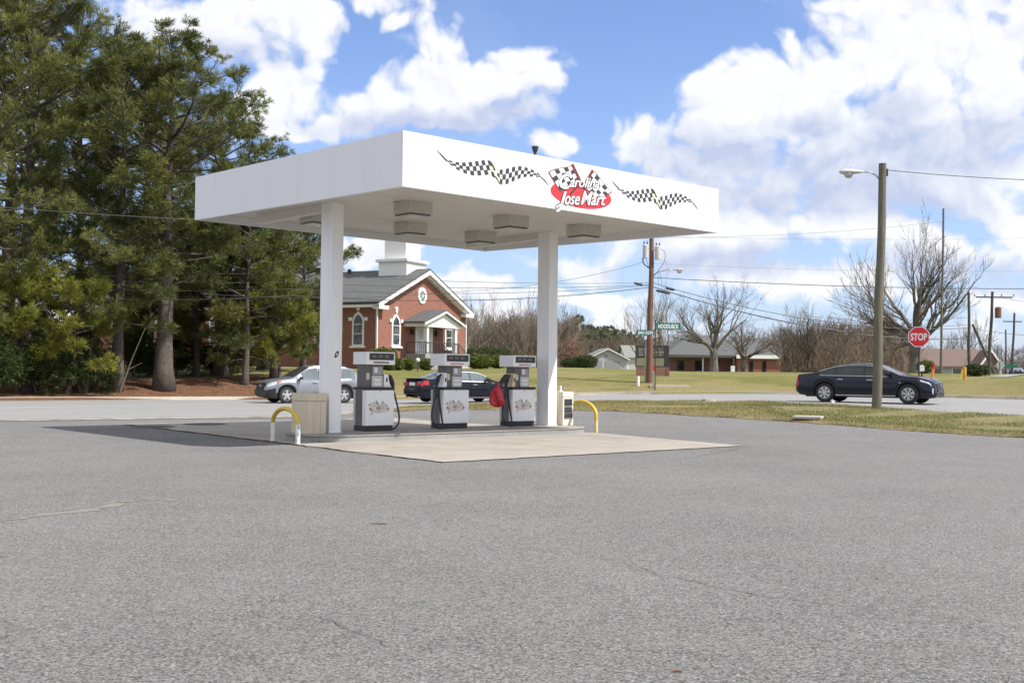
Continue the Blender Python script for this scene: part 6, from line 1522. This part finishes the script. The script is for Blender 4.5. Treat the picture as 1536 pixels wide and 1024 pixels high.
def bare(seed, H, r0, levels=5, spread=0.55, fork=0.28, droop=0.0, nb=(3, 4), twig=0.011, low=0.16, ratio=0.68, ndir=None, tmax=0.95):
    r = random.Random(seed); mb = MB()
    def grow(p, d, L_, rad, lev):
        n = 4 if lev < 3 else 3; pts = [p]; q = p.copy(); dd = d
        for k in range(n):
            dd = (dd + Vector((r.gauss(0, 0.11), r.gauss(0, 0.11), r.gauss(0.03, 0.08) - droop * lev * 0.04))).normalized(); q = q + dd * L_ / n; pts.append(q)
        r1 = rad * (0.62 if lev < levels else 0.5)
        mb.tube(pts, [rad + (r1 - rad) * k / n for k in range(n + 1)], (9, 7, 5, 4, 3, 3, 3)[lev], cap=False)
        if lev >= levels: return
        m_ = r.randint(*nb) + (1 if lev in (1, 2) else 0)
        for k in range(m_):
            f = 1.0 if k == 0 else r.uniform(0.35, 1.0); i = min(n - 1, int(f * n - 1e-6)); ps = pts[i].lerp(pts[i + 1], f * n - i)
            nd = rot_towards(dd, spread * r.uniform(0.45, 1.3) * (0.5 if k == 0 else 1), r.uniform(0, 2 * PI))
            nd.z += 0.12; nd.normalize()
            grow(ps, nd, min(L_ * 0.85, L_ * ratio * r.uniform(0.75, 1.15)), max(twig, r1 * r.uniform(0.5, 0.8)), lev + 1)
    tl = H * fork
    trunk = [Vector((0, 0, -0.3)), Vector((0.03, 0, tl * 0.3)), Vector((0.0, 0.05, tl))]
    mb.tube(trunk, [r0 * 1.35, r0, r0 * 0.85], 12, cap=False)
    m_ = ndir or 5
    for k in range(m_):
        a = 2 * PI * k / m_ + r.gauss(0, 0.3); tilt = r.uniform(0.2, tmax) if k else 0.1
        d = Vector((math.sin(tilt) * math.cos(a), math.sin(tilt) * math.sin(a), math.cos(tilt))); z = tl * r.uniform(0.7, 1.0) if k else tl * 0.98
        grow(Vector((0, 0, z)), d, H * 0.30 * r.uniform(0.85, 1.15), r0 * (0.42 if k else 0.6), 1)
    return mb
def make_bare(label, mb, m, loc, rz=0, group=None, name='bare_tree', sc=None):
    t = thing(name, label, 'bare tree', loc, rz, group); o = mb.build('branches', m, t, smooth=True)
    if sc: t.scale = sc
    return t
oak = bare(51, 10.6, 0.46, levels=6, spread=0.58, fork=0.26, nb=(2, 3), twig=0.011, ndir=13, ratio=0.70, tmax=1.4)
make_bare('huge bare oak with spreading crown behind the stop sign', oak, M_TWIGD, gp(1373, 88), 0.4, name='oak_tree', sc=(1.0, 1.0, 1.06))
tA = make_bare('black trunked bare tree forking before the brick building', bare(52, 8.0, 0.36, levels=6, spread=0.60, fork=0.26, ndir=8, nb=(2, 3), twig=0.010, tmax=1.25), M_TWIGD, gp(1071, 100), 1.0, group='bare trees before the brick building')
dup(tA, gp(1116, 104), 3.0, 'smaller bare tree right of the black trunked one', 'bare trees before the brick building', (0.8, 0.8, 0.62))
tB = make_bare('tall pale bare tree with upright limbs behind the red utility pole', bare(53, 11.5, 0.24, levels=5, spread=0.42, fork=0.22, ndir=6, nb=(2, 3), twig=0.013), M_TWIGL, gp(996, 135), 0.0, group='pale bare trees behind the notice board')
dup(tB, gp(960, 140), 2.0, 'slighter pale bare tree left of the red utility pole', 'pale bare trees behind the notice board', (0.8, 0.8, 0.85)); 
WGp = 'bare trees in the woodland behind the lawn'; WL = 'greyish brown bare tree standing in the dense winter woodland behind the lawn'
v1 = make_bare(WL, bare(54, 11, 0.20, levels=5, spread=0.45, fork=0.25, ndir=6, nb=(2, 3), twig=0.018), M_TWIGL, gp(712, 165), 0.2, WGp)
v2 = make_bare(WL, bare(55, 10, 0.18, levels=5, spread=0.5, fork=0.2, ndir=7, nb=(2, 3), twig=0.02), M_TWIGB, gp(742, 170), 0.2, WGp)
v3 = make_bare(WL, bare(56, 9, 0.16, levels=5, spread=0.55, fork=0.15, ndir=7, nb=(2, 3), twig=0.02), M_TWIG, gp(770, 160), 0.2, WGp)
rq = random.Random(77)
for i, px in enumerate(list(np.linspace(688, 872, 44)) + list(np.linspace(876, 962, 12))):
    D = rq.uniform(150, 215) if px < 860 else rq.uniform(206, 225); s = rq.uniform(0.85, 1.15) * (1.0 if px < 850 else 0.62) * D / 172
    dup((v1, v2, v3)[i % 3], gp(px + rq.uniform(-6, 6), D), rq.uniform(0, 6), WL, WGp, (s * 0.9, s * 0.9, s))
RG = 'brown bare trees in the thicket behind the navy sedan'; RL = 'tangled brown bare tree in the thicket behind the navy sedan'
for i, px in enumerate(np.linspace(1180, 1352, 26)):
    D = rq.uniform(112, 135); s = (rq.uniform(0.5, 0.72) if px < 1290 else rq.uniform(0.62, 0.82))
    dup((v2, v3, v2)[i % 3], gp(px + rq.uniform(-5, 5), D), rq.uniform(0, 6), RL, RG, (s * 1.1, s * 1.1, s))
dup(tA, gp(1213, 118), 5.0, 'bare tree standing clear above the brown thicket', RG, (0.75, 0.75, 0.92))
BG = 'bare trees behind the low brick building'
for i, px in enumerate(np.linspace(985, 1200, 22)):
    D = rq.uniform(185, 225); s = rq.uniform(0.75, 1.0) * D / 215
    dup((v1, v2, v3)[i % 3], gp(px + rq.uniform(-5, 5), D), rq.uniform(0, 6), 'greyish bare tree in the band of woods behind the low brick building', BG, (s, s, s))
FG = 'bare trees far behind the brown roofed house'
for px, D, s in ((1440, 190, 0.9), (1470, 200, 1.0), (1497, 190, 0.8), (1425, 200, 0.9), (1545, 200, 0.8)): dup((v1, v3)[px % 2], gp(px, D), px, 'grey bare tree far behind the brown roofed house', FG, s)
# brush: the uncountable tangle at the foot of the woods
def brush(name, label, strips, n, m, seed):
    r = random.Random(seed); vs = []; fs = []
    for _ in range(n):
        px0, px1, D0, D1, hm = r.choice(strips); px = r.uniform(px0, px1); D = r.uniform(D0, D1); b = at(px, D); b.z -= 0.1
        h = hm * r.uniform(0.2, 1.0) * (0.72 + 0.28 * math.sin(px * 0.13) * math.cos(px * 0.041 + D)); z0 = h * r.uniform(0, 0.7)
        d = Vector((r.gauss(0, 0.45), r.gauss(0, 0.45), 1)).normalized(); a = b + Vector((0, 0, z0)); c = a + d * (h - z0) * r.uniform(0.3, 1)
        w = r.uniform(0.012, 0.035) * D / 150; o = len(vs); vs += [tuple(a + Vector((-w, 0, 0))), tuple(a + Vector((w, 0.3 * w, 0))), tuple(c)]; fs.append((o, o + 1, o + 2))
    mb = MB(); mb.v = vs; mb.f = fs; return stuff(mb.build(name, m), label, 'brush')
brush('woodland_brush', 'dense brown winter brush filling the foot of the woodland', [(686, 872, 165, 225, 9.0), (686, 965, 206, 232, 6.0), (686, 872, 160, 200, 5.0), (975, 1210, 190, 228, 6.5)], 54000, M_TWIGB, 1)
brush('thicket_brush', 'tan tangled brush and vines behind the navy sedan', [(1172, 1350, 116, 140, 5.0), (1225, 1372, 112, 135, 6.8)], 36000, M_TWIGB, 2)
brush('roadside_brush', 'thin grey brush beyond the side street houses', [(1392, 1620, 195, 230, 7.0)], 14000, M_TWIG, 3)
# far evergreen ridge
FPG = 'pines on the far ridge'
fp = make_pine('dark green pine on the far wooded ridge right of the right column', ((61, 13, 3.6, 0.6, 0.25), dict(nl=34, dens=0.55, tk=(0.5, 2.2, 6.0))), gp(868, 270), 0.0, M_HAZEPINE, group=FPG)
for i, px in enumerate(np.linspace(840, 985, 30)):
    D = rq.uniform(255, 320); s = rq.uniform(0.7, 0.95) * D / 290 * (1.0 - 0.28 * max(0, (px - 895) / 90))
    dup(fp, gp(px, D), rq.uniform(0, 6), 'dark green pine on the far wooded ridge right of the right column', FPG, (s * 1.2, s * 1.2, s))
# hedges before the church
HG = 'clipped shrubs before the church'
def clipped(label, seed, px, D, w, d, h, n, m, box=False, ybase=None, name='hedge'):
    p = at(px, D); z = p.z
    r = random.Random(seed); tf = Tufts(seed); wood = MB()
    for k in range(5): wood.tube([(r.uniform(-.1, .1), r.uniform(-.1, .1), -0.15), (r.uniform(-.3, .3) * w, r.uniform(-.3, .3) * d, h * 0.7)], [0.04, 0.012], 5, cap=False)
    for _ in range(n):
        q = Vector((r.gauss(0, 1), r.gauss(0, 1), r.gauss(0, 1))).normalized(); k = r.uniform(0.72, 1.03) if r.random() < 0.75 else r.uniform(0.3, 0.8)
        if box:
            mx_ = max(abs(q.x), abs(q.y), abs(q.z)); q = q.lerp(q / mx_, 0.72)
        bumpy = 1 + 0.07 * math.sin(q.x * 5 + seed) * math.cos(q.z * 6)
        pp = Vector((q.x * w / 2, q.y * d / 2, h * 0.5 + q.z * h * 0.5)) * 1.0; pp = Vector((pp.x * k * bumpy, pp.y * k * bumpy, h * 0.5 + (pp.z - h * 0.5) * k * bumpy))
        for _ in range(3): tf.leaf(pp + Vector((r.gauss(0, 0.04), r.gauss(0, 0.04), r.gauss(0, 0.04))), 0.05, 0.5)
    t = thing(name, label, 'shrub', (p.x, p.y, z), 0, HG); wood.build('stem', M_TWIGD, t); tf.build('foliage', m, t); return t
clipped('tall square clipped hedge at the church corner', 71, 575.5, 77.5, 1.85, 1.3, 1.45, 2300, M_HEDGE, True)
c0 = clipped('round clipped shrub right of the tall square hedge', 72, 597.5, 76, 0.85, 0.9, 0.85, 1100, M_HEDGE)
dup(c0, gp(613, 76.5), 1.0, 'round clipped shrub left of the white globe lamp', HG, (1.05, 1.0, 0.95)); dup(c0, gp(640, 77.5), 2.0, 'round clipped shrub right of the white globe lamp', HG, (1.0, 1.0, 0.95))
dup(c0, gp(585, 75.5), 3.0, 'round clipped shrub under the tall square hedge', HG, (0.9, 0.9, 0.85))
c1 = clipped('broad clipped hedge right of the church steps', 73, 720, 84, 2.0, 1.6, 1.1, 2300, M_HEDGE)
dup(c1, gp(748, 86), 1.5, 'bright rounded hedge behind the third pump head', HG, (0.9, 0.9, 0.95)); dup(c1, gp(780, 88), 2.5, 'clipped hedge between the third pump and the right column', HG, (1.0, 1.0, 0.9)); dup(c1, gp(800, 89), 4.0, 'clipped hedge touching the right column in view', HG, (0.9, 0.9, 0.85))
c2_ = clipped('long dark evergreen hedge sloping down from the church corner', 74, 730, 95, 5.2, 1.6, 1.75, 3000, M_HEDGED)
clipped('sculpted dark bush with flat flared crown before the grey garage', 75, 878.5, 100, 2.25, 1.8, 1.25, 2000, M_HEDGED)
make_shrub('reddish bare shrub right of the right column', 76, gp(854, 105), 2.4, 2.0, 3.2, 500, M_TWIGP, group=HG, name='bare_shrub')
clipped('dark green low shrub at the reddish bare shrub foot', 77, 858, 103, 2.2, 1.2, 1.1, 1300, M_HEDGED)
clipped('dark shrub in the grass behind the orange marker post', 78, 1464, 72, 1.7, 1.0, 0.75, 1200, M_HEDGED)
clipped('yellow green shrub beside the mailbox under the oak', 79, 1389, 84, 1.4, 1.0, 1.0, 900, M_HEDGE)
# fallen leaves / pine cones under the pines
vs = []; fs = []; mb = MB(); rq = random.Random(8)
for _ in range(9000):
    x = rq.uniform(-24, -11.5); y = yfar(x) + 0.5 + 9 * rq.random(); z = zl(x, y) + 0.01; a = rq.uniform(0, 6.28); l = rq.uniform(0.05, 0.14); w = 0.02; h = rq.uniform(0.0, 0.08)
    o = len(vs); vs += [(x, y, z), (x + l * math.cos(a), y + l * math.sin(a), z + h), (x - w * math.sin(a), y + w * math.cos(a), z)]; fs.append((o, o + 1, o + 2))
mb.v = vs; mb.f = fs; stuff(mb.build('pine_straw', mat('pine_straw', (0.31, 0.165, 0.09), (0.15, 0.08, 0.045), 3, 0.95)), 'loose reddish pine straw covering the bank under the pines', 'pine straw')

# ------------------------------------------------------------------ sky and sun
SUN = Vector((0.72, -0.28, 1.0)).normalized()
EL = math.asin(SUN.z); AZ = math.atan2(SUN.x, SUN.y)
sd_ = bpy.data.lights.new('sun', 'SUN'); sd_.energy = 4.2; sd_.angle = R(0.53); sd_.color = (1.0, 0.965, 0.91)
so = bpy.data.objects.new('sun', sd_); col.objects.link(so); so.rotation_euler = SUN.to_track_quat('Z', 'Y').to_euler(); so.location = (30, -10, 60)
w = bpy.data.worlds.new('World'); scene.world = w; w.use_nodes = True
nt = w.node_tree; NN = nt.nodes; LL = nt.links; NN.clear()
class W_: pass
wm = W_(); wm.node_tree = nt
out = NN.new('ShaderNodeOutputWorld'); bg = NN.new('ShaderNodeBackground'); LL.new(bg.outputs[0], out.inputs[0])
sky = NN.new('ShaderNodeTexSky'); sky.sky_type = 'NISHITA'; sky.sun_disc = False; sky.sun_elevation = EL; sky.sun_rotation = AZ
sky.air_density = 1.0; sky.dust_density = 0.3; sky.ozone_density = 2.5; sky.altitude = 0
SKY_S, CLOUD_S = 0.105, 1.0
skyc = NN.new('ShaderNodeVectorMath'); skyc.operation = 'SCALE'; skyc.inputs['Scale'].default_value = SKY_S; LL.new(sky.outputs[0], skyc.inputs[0])
sk2 = NN.new('ShaderNodeVectorMath'); sk2.operation = 'MULTIPLY'; sk2.inputs[1].default_value = (0.97, 0.98, 1.16); LL.new(skyc.outputs[0], sk2.inputs[0]); skyc = sk2
tcw = NN.new('ShaderNodeTexCoord'); sepw = NN.new('ShaderNodeSeparateXYZ'); LL.new(tcw.outputs['Generated'], sepw.inputs[0])
ay = mth(wm, 'MAXIMUM', mth(wm, 'ABSOLUTE', sepw.outputs[1]), 0.06)
gxn = mth(wm, 'DIVIDE', sepw.outputs[0], ay); gzn = mth(wm, 'DIVIDE', sepw.outputs[2], ay)
cmb = NN.new('ShaderNodeCombineXYZ'); LL.new(gxn, cmb.inputs[0]); LL.new(gzn, cmb.inputs[1])
BL = [(560, 150, 70, 30), (640, 130, 75, 40), (715, 112, 85, 38), (785, 82, 50, 34), (805, 115, 45, 40), (620, 172, 130, 30), (720, 165, 110, 34), (530, 180, 70, 24),
      (430, 20, 90, 34), (300, 45, 170, 60), (545, 12, 50, 22), (420, 125, 60, 34), (400, 165, 60, 40), (455, 195, 70, 22), (575, 38, 30, 16),
      (948, 200, 50, 42), (1000, 215, 60, 45), (1080, 135, 55, 48), (1135, 110, 60, 45), (1180, 170, 130, 85), (1265, 95, 100, 85), (1340, 60, 150, 75), (1450, 55, 130, 80), (1400, 150, 150, 90), (1500, 110, 80, 70),
      (1230, 235, 190, 55), (1110, 235, 150, 55), (1390, 240, 150, 45), (1530, 232, 50, 34), (822, 212, 36, 24), (1500, 5, 90, 30), (1060, 190, 80, 40), (1130, 170, 80, 50), (1240, 170, 110, 60), (1330, 210, 120, 60), (1470, 170, 110, 70), (1440, 250, 130, 45),
      (1120, 345, 110, 36), (1040, 380, 150, 34), (1330, 335, 95, 34), (1430, 375, 130, 46), (1510, 325, 60, 40), (1230, 420, 130, 26), (560, 385, 110, 26), (880, 395, 110, 26), (700, 430, 90, 20), (860, 440, 120, 16), (1130, 420, 120, 22), (1500, 430, 80, 26),
      (1100, 290, 130, 40), (1300, 290, 150, 50), (1480, 290, 90, 40), (1370, 10, 120, 50), (1530, 60, 60, 60), (1180, 60, 40, 30), (-150, 150, 260, 120), (1800, 180, 220, 120), (200, -300, 300, 130), (900, -420, 420, 150), (1700, -350, 300, 140), (-500, 330, 260, 70), (2100, 380, 300, 70)]
def noise2(vec, scale, detail, rough, out='Fac'):
    n = NN.new('ShaderNodeTexNoise'); n.noise_dimensions = '2D'; n.inputs['Scale'].default_value = scale; n.inputs['Detail'].default_value = detail; n.inputs['Roughness'].default_value = rough
    LL.new(vec, n.inputs['Vector']); return n.outputs[out]
def blobs(V, lst, smooth=True):
    acc = None
    for px, py, rx_, ry_ in lst:
        sx2, sy2 = F_PX / rx_ / 1.36, F_PX / ry_ / 1.36
        m2 = NN.new('ShaderNodeVectorMath'); m2.operation = 'MULTIPLY_ADD'; LL.new(V, m2.inputs[0]); m2.inputs[1].default_value = (sx2, sy2, 0)
        m2.inputs[2].default_value = (-(px - 768) / F_PX * sx2, -(559 - py) / F_PX * sy2, 0)
        ln = NN.new('ShaderNodeVectorMath'); ln.operation = 'LENGTH'; LL.new(m2.outputs[0], ln.inputs[0]); d = ln.outputs['Value']
        if acc is None: acc = d
        else:
            q = NN.new('ShaderNodeMath'); q.operation = 'SMOOTH_MIN'; LL.new(acc, q.inputs[0]); LL.new(d, q.inputs[1]); q.inputs[2].default_value = 0.2; acc = q.outputs[0]
    return mth(wm, 'SUBTRACT', 1.0, acc)
P0 = cmb.outputs[0]
vm = NN.new('ShaderNodeVectorMath'); vm.operation = 'MULTIPLY_ADD'; LL.new(noise2(P0, 9, 4, 0.55, 'Color'), vm.inputs[0]); vm.inputs[1].default_value = (0.05, 0.05, 0.0)
vo2 = NN.new('ShaderNodeVectorMath'); vo2.operation = 'ADD'; LL.new(P0, vo2.inputs[0]); vo2.inputs[1].default_value = (-0.025, -0.025, 0); LL.new(vo2.outputs[0], vm.inputs[2])
V = vm.outputs[0]
acc = blobs(V, BL)
mp = NN.new('ShaderNodeMapping'); mp.inputs['Scale'].default_value = (1.0, 2.6, 1.0); LL.new(V, mp.inputs['Vector'])
gen = noise2(mp.outputs['Vector'], 3.4, 3, 0.5)
low = mth(wm, 'ADD', rng(wm, gzn, 0.02, 0.16, -0.03, -0.38), mth(wm, 'ADD', rng(wm, gzn, 0.42, 0.8, 0.0, 0.75), rng(wm, sepw.outputs[1], 0.1, -0.1, 0.0, 0.5)))  # unseen cloud cover overhead and behind the camera, added to whiten the fill light
acc = mth(wm, 'MAXIMUM', acc, mth(wm, 'ADD', mth(wm, 'MULTIPLY', mth(wm, 'SUBTRACT', gen, 0.42), 2.2), low))
def detail_(vec):
    vo = NN.new('ShaderNodeTexVoronoi'); vo.voronoi_dimensions = '2D'; vo.inputs['Scale'].default_value = 20; vo.inputs['Detail'].default_value = 2; vo.inputs['Roughness'].default_value = 0.6
    LL.new(vec, vo.inputs['Vector'])
    return mth(wm, 'ADD', mth(wm, 'MULTIPLY', mth(wm, 'SUBTRACT', noise2(vec, 12.5, 10, 0.62), 0.5), 1.05), mth(wm, 'MULTIPLY', mth(wm, 'SUBTRACT', 0.40, vo.outputs['Distance']), 0.5))
n0 = detail_(V)
offs = NN.new('ShaderNodeVectorMath'); offs.operation = 'ADD'; LL.new(V, offs.inputs[0]); offs.inputs[1].default_value = (0.005, 0.013, 0)
n1 = detail_(offs.outputs[0])
d0 = mth(wm, 'ADD', mth(wm, 'MAXIMUM', acc, -0.8), n0)
alpha = NN.new('ShaderNodeMapRange'); alpha.interpolation_type = 'SMOOTHSTEP'; LL.new(d0, alpha.inputs[0]); alpha.inputs[1].default_value = -0.06; alpha.inputs[2].default_value = 0.36
SH = [(640, 185, 150, 22), (1110, 235, 130, 42), (1250, 265, 160, 48), (1400, 215, 120, 45), (1180, 300, 120, 28), (1330, 300, 120, 25), (1330, 150, 50, 25), (1480, 180, 60, 25), (1430, 400, 110, 22), (1080, 400, 120, 16), (300, 90, 90, 20), (760, 160, 50, 22), (1060, 250, 60, 22), (1230, 175, 50, 22)]
shade = rng(wm, mth(wm, 'ADD', blobs(V, SH), mth(wm, 'MULTIPLY', mth(wm, 'SUBTRACT', noise2(V, 11, 4, 0.55), 0.5), 0.7)), -0.30, 0.55, 0, 0.58)
lit = mth(wm, 'SUBTRACT', mth(wm, 'ADD', mth(wm, 'MULTIPLY', mth(wm, 'SUBTRACT', n0, n1), 0.6), 0.80), shade)
ccol = mixrgb(wm, rng(wm, lit, 0.10, 0.80), (0.375, 0.42, 0.555), (0.665, 0.67, 0.69))
hz_ = rng(wm, sepw.outputs[2], 0.0, 0.24, 0.5, 0.0)
skym = mixrgb(wm, hz_, skyc.outputs[0], (0.285, 0.375, 0.60))
veil = rng(wm, noise2(cmb.outputs[0], 4.5, 6, 0.6), 0.4, 0.8, 0, 0.3)
skym = mixrgb(wm, veil, skym, (0.34, 0.41, 0.60))
fin = mixrgb(wm, mth(wm, 'MULTIPLY', alpha.outputs[0], 0.96), skym, ccol)
LL.new(fin, bg.inputs[0]); bg.inputs[1].default_value = CLOUD_S
w.cycles.sampling_method = 'MANUAL'; w.cycles.sample_map_resolution = 512
scene.view_settings.view_transform = 'Standard'
try: scene.view_settings.look = 'None'
except Exception: pass
scene.view_settings.exposure = 0.62; scene.view_settings.gamma = 1.0
scene.cycles.use_denoising = True
scene.cycles.max_bounces = 6; scene.cycles.transparent_max_bounces = 4
